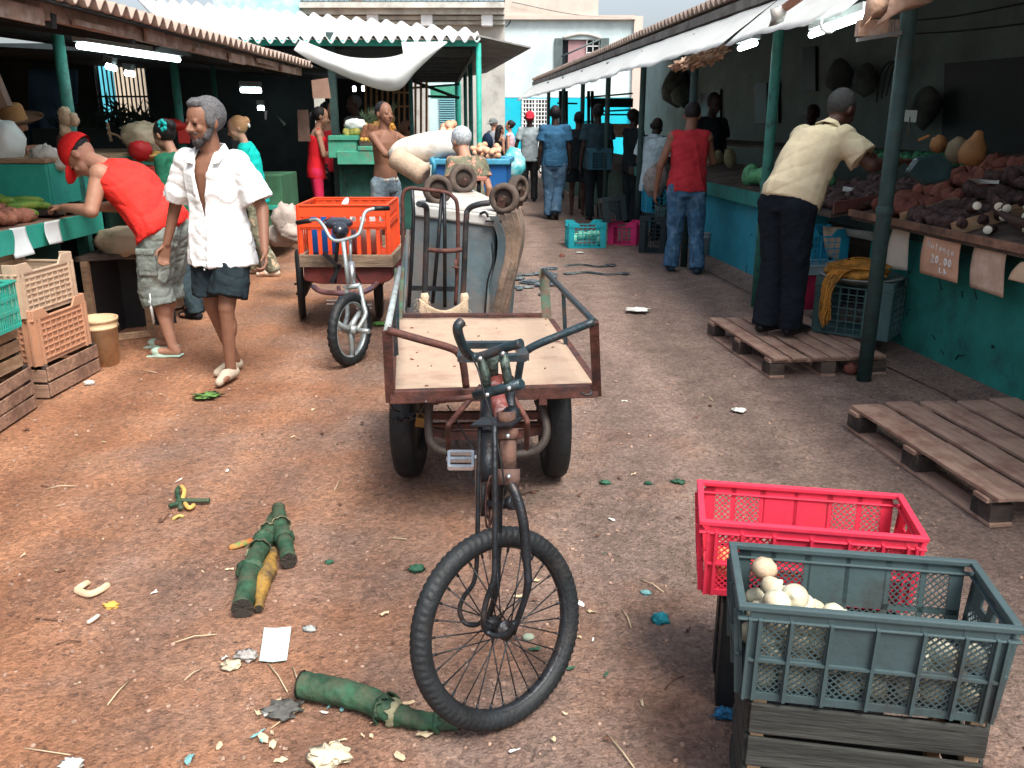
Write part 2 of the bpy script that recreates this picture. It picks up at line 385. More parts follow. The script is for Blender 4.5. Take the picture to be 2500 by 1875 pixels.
mb = MB(); mb.tube([V((xw[0]+(xw[1]-xw[0])*t, FY-.03, zw[1]+.03+.13*math.sin(math.pi*t))) for t in [k/10 for k in range(11)]], .05, 6); mb.build('arched_lintel', stone, wn)
mb = MB(); mb.box(((xl[0]+xl[1])/2, FY+.3, (zl[0]+zl[1])/2), (xl[1]-xl[0], .03, zl[1]-zl[0])); wn = mb.build('window', dk_win, b)
mb = MB()
for k in range(9): mb.box((xl[0]+(xl[1]-xl[0])*k/8, FY-.02, (zl[0]+zl[1])/2), (.035 if k % 4 else .07, .03, zl[1]-zl[0]+.06))
for k in range(8): mb.box(((xl[0]+xl[1])/2, FY-.035, zl[0]+(zl[1]-zl[0])*k/7), (xl[1]-xl[0]+.06, .03, .035))
mb.build('grille', white_t, wn)
mb = MB(); mb.tube(arc([FP(1180, 60), FP(1240, 62), FP(1250, 0)]), .02, 5); mb.tube(arc([FP(1250, 5, 29.8), FP(1400, 35, 29.8), FP(1545, 45, 29.8)]), .012, 5)
mb.tube([FP(1370, 138, 29.5), FP(1465, 96, 29.5)], .03, 5); mb.build('cable', shut_m, b)
# balcony building to the left
b = thing('balcony_house', 'old house with long stone cornice and balcony above the market roofs', 'building', (-6, 27, 0))
BY = 27.0
def BP(u, v): return PY(u, v, BY)
xa, xb_ = BP(700, 0).x, BP(1232, 0).x
mb = MB(); mb.box(((xa+xb_)/2, BY+.3, 2.2), (xb_-xa, .4, 4.4)); mb.build('wall', stone, b)
mb = MB()
for (z_, d, h_) in ((BP(0, 20).z, .9, .14), (BP(0, 33).z, .7, .14), (BP(0, 46).z, .45, .10), (BP(0, 56).z, .3, .1)):
    mb.box(((xa+xb_)/2, BY+.15-d/2, z_), (xb_-xa, d, h_))
mb.build('cornice', M('cornice_stone', (.58, .58, .52), .9, .2, 3, .4, 30, dirt=(.36, .34, .31), da=.42, dscale=2), b)
for u in (915, 1045, 1190):
    mb = MB(); c = BP(u, 50); mb.box((c.x, BY-.2, c.z), (.32, .55, .36)); mb.build('corbel', white_t, b)
mb = MB(); zc = BP(0, 14).z
for k in range(44):
    x = xa+(xb_-xa)*k/43; mb.tube([(x, BY-.55, zc), (x, BY-.55, zc+.8)], .014, 5)
mb.bar((xa, BY-.55, zc+.05), (xb_, BY-.55, zc+.05), .03, .03); mb.build('balcony_railing', shut_m, b)
mb = MB(); mb.box(((xa+xb_)/2, BY+.1, zc+.8), (xb_-xa, .05, 1.6)); mb.build('upper_wall', M('grey_blue_wall', (.24, .33, .38), .9, .4, 2, .2, 20), b)
for (u, v, c_) in ((870, 2, (.3, .12, .08)),):
    p = PY(u, v, BY-.25); mb = MB(); mb.lathe([(.0, -.2), (.12, -.2), (.17, .1), (.16, .1), (0, .08)], p, seg=12); tag(mb.build('flower_pot', M('pot', c_)), 'small clay pot on the balcony ledge', 'pot')
# turquoise house at the far left, behind the corrugated roof
b = thing('turquoise_house', 'turquoise house wall seen above the corrugated roof', 'building', (-9, 26.5, 0))
mb = MB(); mb.box(((PY(560, 0, 26).x+xa)/2+.0, 26.3, 2.6), (xa-PY(470, 0, 26).x, .3, 5.2)); mb.build('wall', M('sun_bleached_turquoise', (.36, .66, .68), .9, .2, 2, .3, 20, dirt=(.62, .7, .7), da=.45, dscale=1), b)
# red-striped wall, louvred blue door behind the middle stall
b = thing('red_wall', 'faded red and white plastered wall behind the teal posts', 'wall', (-1.6, 28.5, 0))
c0, c1 = PY(1120, 0, 28.5).x, PY(1183, 0, 28.5).x
zz = PY(0, 216, 28.5).z
mb = MB(); mb.box(((c0+c1)/2, 28.6, zz/2), (c1-c0, .2, zz)); mb.build('lower_wall', redw, b)
mb = MB(); mb.box(((c0+c1)/2, 28.6, (zz+2.9)/2+.001), (c1-c0, .18, 2.9-zz)); mb.build('upper_wall', bwall, b)
b = thing('louvred_door', 'pale blue door with louvred shutters at the back of the middle stall', 'door', (-3.6, 24, 0))
c0, c1 = PY(1040, 0, 24).x, PY(1120, 0, 24).x; z0, z1 = PY(0, 400, 24).z, PY(0, 225, 24).z
mb = MB(); mb.box(((c0+c1)/2, 24.1, 1.6), (c1-c0, .08, 3.2)); mb.build('frame', M('pale_blue_door', (.50, .68, .70), .7, .1), b)
mb = MB()
for k in range(22):
    mb.box(((PY(1066,0,24).x+PY(1106,0,24).x)/2, 24.02, PY(0, 330, 24).z+k*.057), (PY(1106,0,24).x-PY(1066,0,24).x, .05, .026), Matrix.Rotation(.6, 3, 'X'))
mb.build('louvres', M('louvre_teal', (.18, .38, .42), .6, .1), b)
# far left side wall and gated opening behind the left stall
b = thing('back_gate', 'barred gate before a turquoise wall at the back of the left stall', 'gate', (-9, 17, 0))
GY = 15.0
c0, c1 = PY(205, 0, GY).x, PY(335, 0, GY).x
mb = MB(); mb.box((PY(285,0,GY+2).x, GY+2, 1.9), (2.6, .1, 2.4)); mb.build('wall_beyond', M('bright_blue_wall', (.10, .50, .62), .8, .1, 2, .1), b)
mb = MB(); mb.box((PY(310,0,GY+1.9).x, GY+1.85, 1.75), (.75, .08, 1.9)); mb.build('wall_panel', M('cream_wall', (.66, .55, .42), .8, .1, 2, .1), b)
mb = MB()
for k in range(13): mb.tube([(c0+(c1-c0)*k/12, GY, .8), (c0+(c1-c0)*k/12, GY, 2.65)], .014, 5)
for z_ in (1.4, 2.0, 2.55): mb.bar((c0, GY, z_), (c1, GY, z_), .03, .03)
mb.build('bars', iron, b)

# ================================================================ corrugated sheet helper
def corr(name, mat, A, B, C, D, waves, amp, parent, nv=6, th=.012, ripple_end=True):
    """A-B is the edge the corrugation runs along (teeth), D-C the opposite edge"""
    A, B, C, D = map(V, (A, B, C, D)); n = (B-A).cross(D-A).normalized()
    mb = MB(); nu = waves*8
    def fn(i, j):
        p = A.lerp(B, i).lerp(D.lerp(C, i), j)
        sag = .015*noise.noise(V((i*5, j*3, 1)))
        return p+n*(amp*math.sin(i*waves*2*math.pi)+sag)
    mb.grid(fn, nu, nv)
    return mb.build(name, mat, parent, solid=th)
# ================================================================ left market hall
hall = thing('left_stall_roof', 'low roof of brown corrugated sheets and rusty fascia over the left stalls', 'roof', (-6, 8, 2.2))
EX0, EX1 = (-2.56, 2.6), (-2.46, 11.3)
corr('roof_sheet', zinc_b, (EX0[0], EX0[1], 2.30), (EX1[0], EX1[1], 2.27), (-7.5, 11.3, 2.95), (-7.5, 2.6, 2.95), 58, .035, hall, nv=10)
mb = MB(); mb.bar((EX0[0]-.16, EX0[1], 2.21), (EX1[0]-.16, EX1[1], 2.19), .04, .09)
for k in range(9):
    y = 3+k*.95; x = EX0[0]+(EX1[0]-EX0[0])*(y-2.6)/8.7
    mb.box((x-.115, y, 2.18+.02*math.sin(k*2)), (.022, .5+.2*math.sin(k), .06+.03*math.cos(k*3)))
mb.build('fascia', M('stained_fascia_board', (.30, .20, .15), .9, .4, 6, .4, 30, dirt=(.52, .43, .36), da=.4, dscale=5), hall)
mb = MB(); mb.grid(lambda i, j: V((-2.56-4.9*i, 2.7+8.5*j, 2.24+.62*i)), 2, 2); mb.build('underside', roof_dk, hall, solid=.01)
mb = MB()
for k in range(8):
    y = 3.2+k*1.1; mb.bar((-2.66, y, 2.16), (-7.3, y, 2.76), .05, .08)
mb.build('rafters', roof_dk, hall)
# teal posts
def post(x, y, z1, r, mat, label, z0=0, grp='painted steel posts of the market'):
    t = MB(); t.tube([(x, y, z0), (x, y, z1)], r, 14); t.lathe([(r*1.0, .0), (r*1.16, .01), (r*1.16, .05), (r, .06)], (x, y, z0+(z1-z0)*.42), seg=14)
    return tag(t.build('post', mat, loc=(x, y, 0)), label, 'post', grp)
post(-3.32, 6.75, 2.3, .043, teal_post, 'teal post behind the man in the red cap')
post(-3.36, 9.1, 2.35, .04, teal_post, 'teal post behind the head of the man in the white shirt')
post(-3.6, 11.0, 2.4, .028, teal_post, 'thin dark teal post right of the second left post')
# back wall of the hall with the gate opening
hw = thing('hall_back_wall', 'dark back wall of the left market hall', 'wall', (-6, 15.3, 0))
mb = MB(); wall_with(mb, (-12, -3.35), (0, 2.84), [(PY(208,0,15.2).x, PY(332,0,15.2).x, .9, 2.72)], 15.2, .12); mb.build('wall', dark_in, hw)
mb = MB(); mb.box((-9.6, 9, 1.8), (.1, 12.4, 3.6)); mb.box((-6.3, 2.2, 1.8), (5.8, .1, 3.6)); mb.build('side_and_added_walls', dark_in, hw)  # near cross wall is unseen, added to keep light out of the hall
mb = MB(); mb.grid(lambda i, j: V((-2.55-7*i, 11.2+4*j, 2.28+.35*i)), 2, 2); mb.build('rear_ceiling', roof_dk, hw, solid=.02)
tb = MB()
tb.grid(lambda i, j: PY(70+120*i, 170+210*j, 12+.25*math.sin(i*9)*j), 16, 8)
tag(tb.build('tarpaulin', M('dark_blue_tarp', (.03, .075, .12), .8, .3, 3, .4, 8), solid=.006), 'dusky blue tarpaulin hung at the back of the left hall', 'tarpaulin')
tb = MB(); tb.bar(PY(-70, 60, 6.2), PY(14, 262, 6.2), .07, .07); tag(tb.build('wooden_brace', M('pale_brace', (.26, .2, .16), .9, .3, 4, .3)), 'pale leaning timber at the far left under the roof', 'beam')
# strip lights
def tube_light(a, b, r, label, grp='strip lights under the market roofs', fixture=True):
    t = thing('strip_light', label, 'light', tuple((V(a)+V(b))/2), 0, grp)
    m = MB(); m.tube([a, b], r, 10); m.build('tube', tube_m, t)
    if fixture:
        m = MB(); m.bar(V(a)+V((0, 0, r*2.4)), V(b)+V((0, 0, r*2.4)), r*4, r*2); m.build('fixture', M('fixture_grey', (.25, .3, .3), .6, .1), t)
tube_light(PY(192, 112, 6.5), PY(436, 146, 8.15), .021, 'long lit strip light between the two left teal posts')
tube_light(PY(260, 161, 11), PY(282, 167, 11), .035, 'short lit lamp left of the pair under the far roof')
tube_light(PY(306, 178, 12), PY(327, 181, 12), .035, 'short lit lamp right of the pair under the far roof')
tube_light(PY(588, 220, 13), PY(637, 221, 13), .035, 'lit lamp deep in the dark hall right of the white shirted man')
tube_light(PY(630, 264, 14.5), PY(644, 264, 14.5), .035, 'tiny lit lamp lowest in the dark hall')
t = MB(); t.tube([PY(513, 146, 9.5), PY(600, 158, 11)], .02, 8); tag(t.build('unlit_strip_light', M('unlit_tube', (.12, .15, .15), .5, .1)), 'unlit strip light under the end of the left roof', 'light')
# counters
def counter(name, label, pts, z0, z1, depth, mat, top=None, apron=.0, body=None, dirx=-1):
    """box-like stall table: front edge from pts[0] to pts[1] (x,y), depth goes dirx in x"""
    t = thing(name, label, 'market stall', ((pts[0][0]+pts[1][0])/2, (pts[0][1]+pts[1][1])/2, 0))
    a, b_ = V((*pts[0], 0)), V((*pts[1], 0)); dx = V((dirx*depth, 0, 0)); 
    m = MB(); zt = z1-.03
    m.poly([a+V((0,0,zt)), b_+V((0,0,zt)), b_+dx+V((0,0,zt)), a+dx+V((0,0,zt))], .03, (0, 0, 1)); m.build('table_top', top or wood_y, t, bevel=.004)
    m = MB(); o = V((-dirx*.012, 0, 0))
    m.bar(a+o+V((0, 0, z1-.075)), b_+o+V((0, 0, z1-.075)), .024, .15); m.build('apron', mat, t, bevel=.003)
    m = MB(); o = dx*.25
    m.poly([a+o, b_+o, b_+o+V((0,0,zt-.01)), a+o+V((0,0,zt-.01))], .03, (dirx, 0, 0)); m.build('front_panel', body or mat, t)
    for q in (a+dx*.1, b_+dx*.1+V((0,-.05,0)), a+dx*.9, b_+dx*.9+V((0,-.05,0))):
        m = MB(); m.box(q+V((0, 0, zt/2)), (.06, .06, zt)); m.build('leg', body or mat, t)
    return t
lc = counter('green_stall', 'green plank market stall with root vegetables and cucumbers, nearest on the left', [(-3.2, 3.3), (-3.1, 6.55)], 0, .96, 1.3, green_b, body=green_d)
m = MB(); m.box((-3.98, 6.28, 1.17), (1.36, .03, .29)); m.box((-3.31, 6.75, 1.17), (.03, .9, .29)); m.build('display_board', green_b, lc, bevel=.003)
m = MB(); m.box((-4.0, 6.75, 1.335), (1.42, 1.0, .03)); m.build('shelf', wood, lc, bevel=.003)
m = MB(); m.box((-3.36, 6.28, .985), (.4, .5, .012)); 
for (c, d) in (((-3.16, 6.28, 1.0), (.02, .5, .04)), ((-3.36, 6.04, 1.0), (.4, .02, .04)), ((-3.36, 6.52, 1.0), (.4, .02, .06))): m.box(c, d)
m.build('tray', wood_dk, lc)
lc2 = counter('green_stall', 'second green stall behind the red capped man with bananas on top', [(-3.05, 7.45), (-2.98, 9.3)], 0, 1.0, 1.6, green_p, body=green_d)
m = MB(); m.box((-3.42, 8.35, 1.19), (.03, 1.75, .24)); m.build('display_board', green_p, lc2)
m = MB(); m.box((-3.85, 8.35, 1.32), (.85, 1.8, .03)); m.build('shelf', wood, lc2)
# narrow shelf between: slatted box seen behind the cap
m = MB(); m.box((-4.1, 6.9, 1.1), (.9, .04, .22)); m.box((-4.1, 6.95, 1.23), (.95, .12, .03)); tag(m.build('plank_divider', green_p), 'green plank divider behind the red cap', 'board')
sh = thing('green_stall', 'dim green stall behind the woman in the turquoise top', 'market stall', (-3.1, 11, 0))
m = MB(); m.box((-3.2, 10.9, .62), (.9, .8, .75)); m.build('box', M('dim_green_planks', (.05, .15, .08), .8, .3, 4, .2), sh, bevel=.01)
m = MB(); m.box((-3.2, 10.5, .62), (.95, .1, .05)); m.build('ledge', green_b, sh)
# ================================================================ middle fruit stall
ms = thing('middle_stall_roof', 'white corrugated roof on teal posts over the fruit stall', 'roof', (-2.5, 15, 2.7))
A_, B_ = PY(430, 98, 11.6), PY(1172, 94, 11.6)
corr('roof_sheet', zinc, A_, B_, PY(1166, 76, 15.5), PY(330, -5, 19), 25, .045, ms, nv=12)
m = MB(); m.bar(PY(560, 104, 11.75), PY(1170, 106, 11.75), .06, .07); m.build('front_beam', teal_br, ms)
m = MB()
U0, U1 = PY(430, 108, 11.8), PY(1160, 108, 11.8); D0, D1 = PY(430, 195, 21), PY(1118, 192, 21)
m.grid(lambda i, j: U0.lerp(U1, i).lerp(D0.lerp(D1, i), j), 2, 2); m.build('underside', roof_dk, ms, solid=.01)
m = MB()
for k in range(9):
    j = .08+k*.11; a = U0.lerp(D0, j); b_ = U1.lerp(D1, j); m.bar(a-V((0, 0, .05)), b_-V((0, 0, .05)), .06, .09)
m.build('rafters', M('rafter_grey', (.10, .12, .12), .8, .2), ms)
m = MB(); m.bar(U1-V((0,0,.06)), D1-V((0,0,.06)), .05, .08); m.build('side_beam', post_dk, ms)
zz_ = PY(0, 340, 11.8).z
for (u, y, r, mt, lb) in ((1170, 11.75, .035, teal_br, 'bright teal corner post of the fruit stall'), (1150, 14.5, .035, teal_post, 'teal post just left of the fruit stall corner post'),
                      (1137, 17.5, .035, teal_post, 'third teal post along the fruit stall side'), (1119, 21, .07, teal_br, 'teal post at the rear corner of the fruit stall')):
    p = PY(u, 300, y); post(p.x, y, PY(u, 106+(y-11.8)*9.4, y).z, r, mt, lb)
m = MB(); p = PY(815, 250, 11.9); m.box((p.x, 11.9, 1.35), (.09, .09, 2.7)); tag(m.build('post', post_dk, loc=(p.x, 11.9, 0)), 'dark square post beside the woman in red', 'post', 'painted steel posts of the market')
p = PY(1003, 250, 14); post(p.x, 14, 2.6, .025, teal_post, 'thin teal post behind the shirtless man')
# side overhang
m = MB(); m.poly([PY(1164, 88, 11.9), PY(1296, 118, 12.3), PY(1188, 178, 20), PY(1118, 192, 21)], .02); m.build('side_panel', M('grey_underside', (.30, .30, .28), .9, .15, 5, .3, 30, dirt=(.2, .2, .19)), ms)
# hanging white cloth
def curve(pts, t):
    n = len(pts)-1; i = min(int(t*n), n-1); f = t*n-i
    P = [pts[0]]+pts+[pts[-1]]; a, b_, c, d = P[i], P[i+1], P[i+2], P[i+3]
    return tuple(.5*((2*b_[k])+(c[k]-a[k])*f+(2*a[k]-5*b_[k]+4*c[k]-d[k])*f*f+(3*b_[k]-a[k]-3*c[k]+d[k])*f**3) for k in range(2))
TOP = [(733, 97), (770, 112), (830, 134), (880, 142), (940, 141), (985, 131), (1030, 113), (1092, 104)]
BOT = [(717, 122), (770, 155), (850, 190), (905, 212), (950, 222), (982, 214), (1015, 175), (1070, 122)]
def cl(i, j):
    a = curve(TOP, i); b_ = curve(BOT, i); u = a[0]+(b_[0]-a[0])*j; v = a[1]+(b_[1]-a[1])*j
    return PY(u, v, 11.35-.25*math.sin(j*2.6)*math.sin(i*3.1)+.02*math.sin(i*40)*(1-j))
m = MB(); m.grid(cl, 40, 12); tag(m.build('hanging_cloth', awn_m, solid=.004), 'white cloth sagging below the front beam of the fruit stall', 'cloth')
m = MB(); m.poly([PY(980, 103, 11.5), PY(1092, 101, 11.5), PY(1060, 118, 11.42), PY(985, 133, 11.42)], .01); tag(m.build('cloth_flap', awn_m), 'stained flap of cloth folded over the teal beam', 'cloth')
# fruit counter
fc = thing('fruit_stall', 'stepped green plank fruit stall with pineapples and mameys', 'market stall', (-2, 11.6, 0))
def bxy(u0, u1, v0, v1, y, d, mat, name, par, ext=0):
    a, b_ = PY(u0, v0, y), PY(u1, v1, y); mm = MB(); mm.box(((a.x+b_.x)/2, y+d/2, (a.z+b_.z)/2), (b_.x-a.x, d, a.z-b_.z)); return mm.build(name, mat, par, bevel=.008)
bxy(800, 873, 331, 343, 11.38, 1.5, green_p, 'top_box_rail', fc)
bxy(800, 871, 344, 386, 11.4, 1.4, green_p, 'top_box', fc)
bxy(873, 930, 357, 368, 11.36, 1.2, green_p, 'step_rail', fc)
bxy(876, 1020, 343, 356, 11.5, 1.1, wood_dk, 'fruit_crate', fc)
bxy(822, 1025, 369, 402, 11.37, 1.4, green_p, 'front_boards', fc)
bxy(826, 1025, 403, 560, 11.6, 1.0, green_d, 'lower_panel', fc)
m = MB(); m.tube([PY(836, 408, 11.5), PY(840, 430, 11.5), PY(883, 416, 11.5)], .008, 5); m.tube([PY(840, 430, 11.5), PY(848, 458, 11.5)], .008, 5); m.build('bracket', iron, fc)
ch_t = thing('stall_back_fence', 'orange barred fence behind the fruit stall vendors', 'fence', (-2, 16, 0))
m = MB()
for k in range(12): 
    u = 893+k*13.5; m.tube([PY(u, 345, 16), PY(u, 200, 16)], .022, 5)
for v in (226, 260): m.bar(PY(958, v, 15.98), PY(1005, v, 15.98), .03, .03)
m.build('bars', M('orange_bars', (.40, .22, .10), .7, .3), ch_t)
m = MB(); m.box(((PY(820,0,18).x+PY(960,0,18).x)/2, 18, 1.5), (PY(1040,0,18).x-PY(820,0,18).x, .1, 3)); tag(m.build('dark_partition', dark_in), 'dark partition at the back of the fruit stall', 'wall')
tube_light(PY(862, 217, 14), PY(868, 217, 14), .04, 'round lit lamp left of two above the fruit vendors', fixture=False)
tube_light(PY(884, 216, 14.5), PY(889, 216, 14.5), .04, 'round lit lamp right of two above the fruit vendors', fixture=False)
m = MB()
for (u0, v0, u1, v1, w_) in ((1003, 196, 1120, 240, .06), (1003, 215, 1122, 206, .04), (1045, 235, 1122, 238, .05)): m.bar(PY(u0, v0, 19), PY(u1, v1, 19), w_, w_)
tag(m.build('rear_frame_bars', post_dk), 'dark crossing bars under the rear of the fruit stall roof', 'frame')
m = MB(); m.box(((PY(1045,0,22).x+PY(1122,0,22).x)/2, 22, PY(0,225,22).z), (PY(1122,0,22).x-PY(1045,0,22).x, .05, .3)); tag(m.build('green_sign_board', green_p), 'green board above the louvred door', 'board')
# hanging scales / cardboard above the women in red
def sheet_obj(name, pts, y, mat, label, cat, th=.008, parent=None):
    mm = MB(); mm.poly([PY(u, v, y if not isinstance(y, (list, tuple)) else y[k]) for k, (u, v) in enumerate(pts)], th)
    return tag(mm.build(name, mat), label, cat)
sheet_obj('cardboard_sign', [(760, 196), (800, 190), (808, 240), (764, 240)], 11.0, M('brown_card', (.26, .16, .12), .9, .2), 'blank brown card hanging at the end of the left roof', 'sign')
sheet_obj('hanging_bag', [(726, 268), (752, 268), (758, 345), (728, 345)], 11.6, M('dull_bag', (.14, .09, .07), .9, .3), 'dull brown bag hanging left of the woman in red', 'bag')
sheet_obj('price_tag', [(645, 270), (652, 270), (650, 292), (647, 292)], 12.2, paper_m, 'tiny white tag hanging in the dark hall', 'tag')

# ================================================================ right market row
def rx(y, off=0): return 2.93-.097*(y-4.67)+off
DR = V((-.097, 1, 0)).normalized()
wb = M('blue_plaster_wall', (.03, .27, .36), .9, .22, 2.5, .5, 16, dirt=(.12, .20, .20), da=.34, dscale=2.2)
wt = M('teal_plaster_wall', (.02, .20, .17), .9, .25, 2.5, .5, 16, dirt=(.02, .08, .08), da=.40, dscale=3)
rs = thing('right_stall_wall', 'long low plastered wall painted teal and blue under the right stalls', 'wall', (2.5, 10, 0))
def lowwall(y0, y1, z1, mat, name, off=0, th=.12, z0=0):
    mm = MB(); a = V((rx(y0, off), y0, z0)); b_ = V((rx(y1, off), y1, z0)); mm.poly([a, b_, b_+V((0, 0, z1-z0)), a+V((0, 0, z1-z0))], th, (1, 0, 0)); return mm.build(name, mat, rs)
lowwall(1.6, 6.6, .86, wt, 'near_panel')
lowwall(7.6, 14.0, .82, wb, 'middle_panel')
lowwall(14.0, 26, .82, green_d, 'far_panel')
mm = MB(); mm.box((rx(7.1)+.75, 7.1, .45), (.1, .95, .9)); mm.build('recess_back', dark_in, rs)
mm = MB()
random.seed(3)
for k in range(26):   # cracks and chipped scars in the plaster
    y = random.uniform(3.6, 6.4) if k < 18 else random.uniform(7.8, 12); z = random.uniform(.1, .6)
    p = V((rx(y)-.004, y, z)); q = p+V((0, random.uniform(-.1, .1), random.uniform(-.08, .08)))
    mm.tube([p, (p+q)/2+V((0, .02, .015)), q], .004, 4)
mm.build('cracks', M('crack_dark', (.015, .05, .05), .9, .1), rs)
# shadow-free dusty skirt of dirt along the wall
mm = MB(); mm.grid(lambda i, j: V((rx(2+i*12, -.28*(1-j)+.06*noise.noise(V((i*14, 0, 0)))*(1-j)), 2+i*12, .012+.05*j*j)), 60, 4)
tag(mm.build('dirt_bank', gm), kind='structure')
# ledges
rc = thing('root_stall', 'stall table of tubers and cassava with cards hanging from its edge, nearest on the right', 'market stall', (2.9, 5.4, 0))
def slab(y0, y1, off0, off1, z, th, mat, name, par, zr=None):
    mm = MB(); zr = z if zr is None else zr
    mm.add([V((rx(y0, off0), y0, z)), V((rx(y1, off0), y1, z)), V((rx(y1, off1), y1, zr)), V((rx(y0, off1), y0, zr)),
            V((rx(y0, off0), y0, z-th)), V((rx(y1, off0), y1, z-th)), V((rx(y1, off1), y1, zr-th)), V((rx(y0, off1), y0, zr-th))],
           [(0, 3, 2, 1), (4, 5, 6, 7), (0, 1, 5, 4), (2, 3, 7, 6), (1, 2, 6, 5), (0, 4, 7, 3)])
    return mm.build(name, mat, par, bevel=.003)
slab(1.8, 6.55, -.20, .95, .93, .03, wood_dk, 'tray', rc, zr=1.27)
slab(1.8, 6.55, -.225, -.20, .975, .05, M('pale_tray_edge', (.22, .12, .08), .85, .5, 4, .3, 20, dirt=(.07, .045, .035), da=.45, dscale=7), 'tray_edge', rc)
slab(1.8, 6.55, .95, 2.2, 1.36, .03, wood_dk, 'upper_shelf', rc)
slab(1.8, 6.55, -.02, .02, .9, .09, green_d, 'rail', rc)
for y in (5.86, 5.27, 4.55, 3.9):
    mm = MB(); mm.bar((rx(y, -.2), y, .975), (rx(y, .8), y, 1.27), .012, .08); mm.build('divider', wood, rc)
rc2 = thing('root_stall', 'second tuber table beside the man in the yellow shirt', 'market stall', (2.8, 7.1, 0))
slab(6.62, 7.7, -.32, .9, .93, .03, wood_dk, 'tray', rc2, zr=1.15)
slab(6.62, 6.65, -.30, .5, 1.02, .10, M('red_brown_board', (.12, .05, .04), .8, .3), 'end_board', rc2, zr=1.15)
slab(6.62, 7.7, .9, 2.0, 1.34, .03, wood_dk, 'upper_shelf', rc2)
rc3 = thing('teal_stall', 'long teal edged counter running down the right side of the lane', 'market stall', (2.3, 10, 0))
tl = M('teal_ledge', (.025, .19, .165), .75, .2, 4, .2, 20, dirt=(.02, .1, .1), da=.4)
slab(7.72, 13.9, -.12, -.09, .93, .14, tl, 'ledge_front', rc3)
slab(7.72, 13.9, -.09, .9, .92, .03, wood_dk, 'table_top', rc3, zr=1.05)
slab(14, 25, -.12, .9, .92, .12, wood_dk, 'far_table_top', rc3)
slab(7.8, 24, 1.0, 2.0, 1.3, .03, wood_dk, 'upper_shelf', rc3)
# back wall, added end wall, roof
bw = thing('market_back_wall', 'tall grimy grey wall at the back of the right stalls', 'wall', (5.8, 10, 0))
mm = MB(); a = V((rx(1, 3.4), 1, 0)); b_ = V((rx(28, 3.4), 28, 0)); mm.poly([a, b_, b_+V((0, 0, 4.3)), a+V((0, 0, 4.3))], .2, (1, 0, 0)); mm.build('wall', wall_gr, bw)
mm = MB(); mm.box((5.2, 1.0, 2), (4.2, .1, 4)); mm.build('added_end_wall', dark_in, bw)  # unseen near wall, added to block light from the stalls
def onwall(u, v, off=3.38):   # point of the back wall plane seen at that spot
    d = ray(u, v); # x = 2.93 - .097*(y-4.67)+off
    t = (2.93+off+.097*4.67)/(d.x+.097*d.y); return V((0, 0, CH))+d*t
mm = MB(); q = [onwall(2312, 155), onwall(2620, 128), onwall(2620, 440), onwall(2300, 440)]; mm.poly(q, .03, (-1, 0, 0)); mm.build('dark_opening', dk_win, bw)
mm = MB(); mm.tube(arc([onwall(2210, 52), onwall(2330, 40), onwall(2500, 8), onwall(2700, -30)]), .012, 5); mm.tube(arc([onwall(2210, 84), onwall(2340, 76), onwall(2500, 58), onwall(2700, 30)]), .012, 5); mm.build('cable', iron, bw)
for k, (u0, v0, u1, v1, nm) in enumerate(((1964, 116, 1996, 222, 'tall dark board hung on the grey wall'), (1880, 200, 1905, 300, 'dark panel on the wall beside the second post'), (1715, 228, 1745, 285, 'dark framed panel on the grey wall'), (1846, 205, 1876, 300, 'dark cloth hanging on the grey wall'), (1752, 220, 1762, 290, 'narrow dark strip on the grey wall'))):
    mm = MB(); mm.poly([onwall(u0, v0), onwall(u1, v0-3), onwall(u1, v1), onwall(u0, v1+3)], .04, (-1, 0, 0)); tag(mm.build('wall_panel', black), nm, 'panel')
for (u, v, ru, rv, nm) in ((2262, 262, 20, 56, 'dark oval sack hung beside the first post'), (2050, 190, 16, 42, 'dark pointed bunch hanging on the grey wall'), (2110, 190, 14, 40, 'thin dark bunch hanging right of the pointed one'), (1655, 215, 12, 50, 'dark tapering bunch high on the grey wall'), (1672, 232, 10, 30, 'small dark bunch next to the tapering one')):
    c = onwall(u, v, 3.2); s_ = abs(onwall(u+ru, v, 3.2).x-c.x); mm = MB()
    zt = onwall(u, v-rv, 3.2).z-c.z; ry = abs((onwall(u+ru, v, 3.2)-c).length)
    mm.lathe([(.02, zt*1.02), (ry*.45, zt*.86), (ry*.8, zt*.45), (ry, 0), (ry*.85, -zt*.6), (.02, -zt)], c, seg=14)
    for v_ in mm.v: v_ += V((0, .12, .10))*noise.noise(v_*3)
    tag(mm.build('hanging_sack', M('dark_sack', (.12, .15, .14), .9, .4)), nm, 'sack')
mm = MB()
for k in range(5): mm.tube(arc([onwall(2140+k*12, 250-k*8, 3.25), onwall(2150+k*14, 180-k*4, 3.25), onwall(2175+k*9, 150+k*3, 3.25), onwall(2200+k*4, 165, 3.25)]), .01, 4)
tag(mm.build('hanging_twigs', M('twig', (.04, .04, .035), .9, .3)), 'bunch of dry twigs hanging on the grey wall', 'twigs')
rr = thing('right_stall_roof', 'corrugated roof running down the right side of the lane', 'roof', (4, 12, 2.7))
def ex(y, off=0): return 2.2-.097*(y-7.63)+off
E0, E1 = -2.5, 25.5  # near end runs on unseen behind the camera, added to shade the crates
corr('roof_sheet', zinc_b, (ex(E0, .10), E0, 2.84), (ex(E1, .10), E1, 2.72), (rx(E1, 3.6), E1, 3.55), (rx(E0, 3.6), E0, 3.6), 170, .04, rr, nv=6, th=.01)
mm = MB(); mm.add([V((ex(E0, .14), E0, 2.70)), V((ex(E1, .14), E1, 2.63)), V((rx(E1, 3.6), E1, 3.45)), V((rx(E0, 3.6), E0, 3.5))], [(0, 1, 2, 3)]); mm.build('underside', roof_dk, rr, solid=.02)
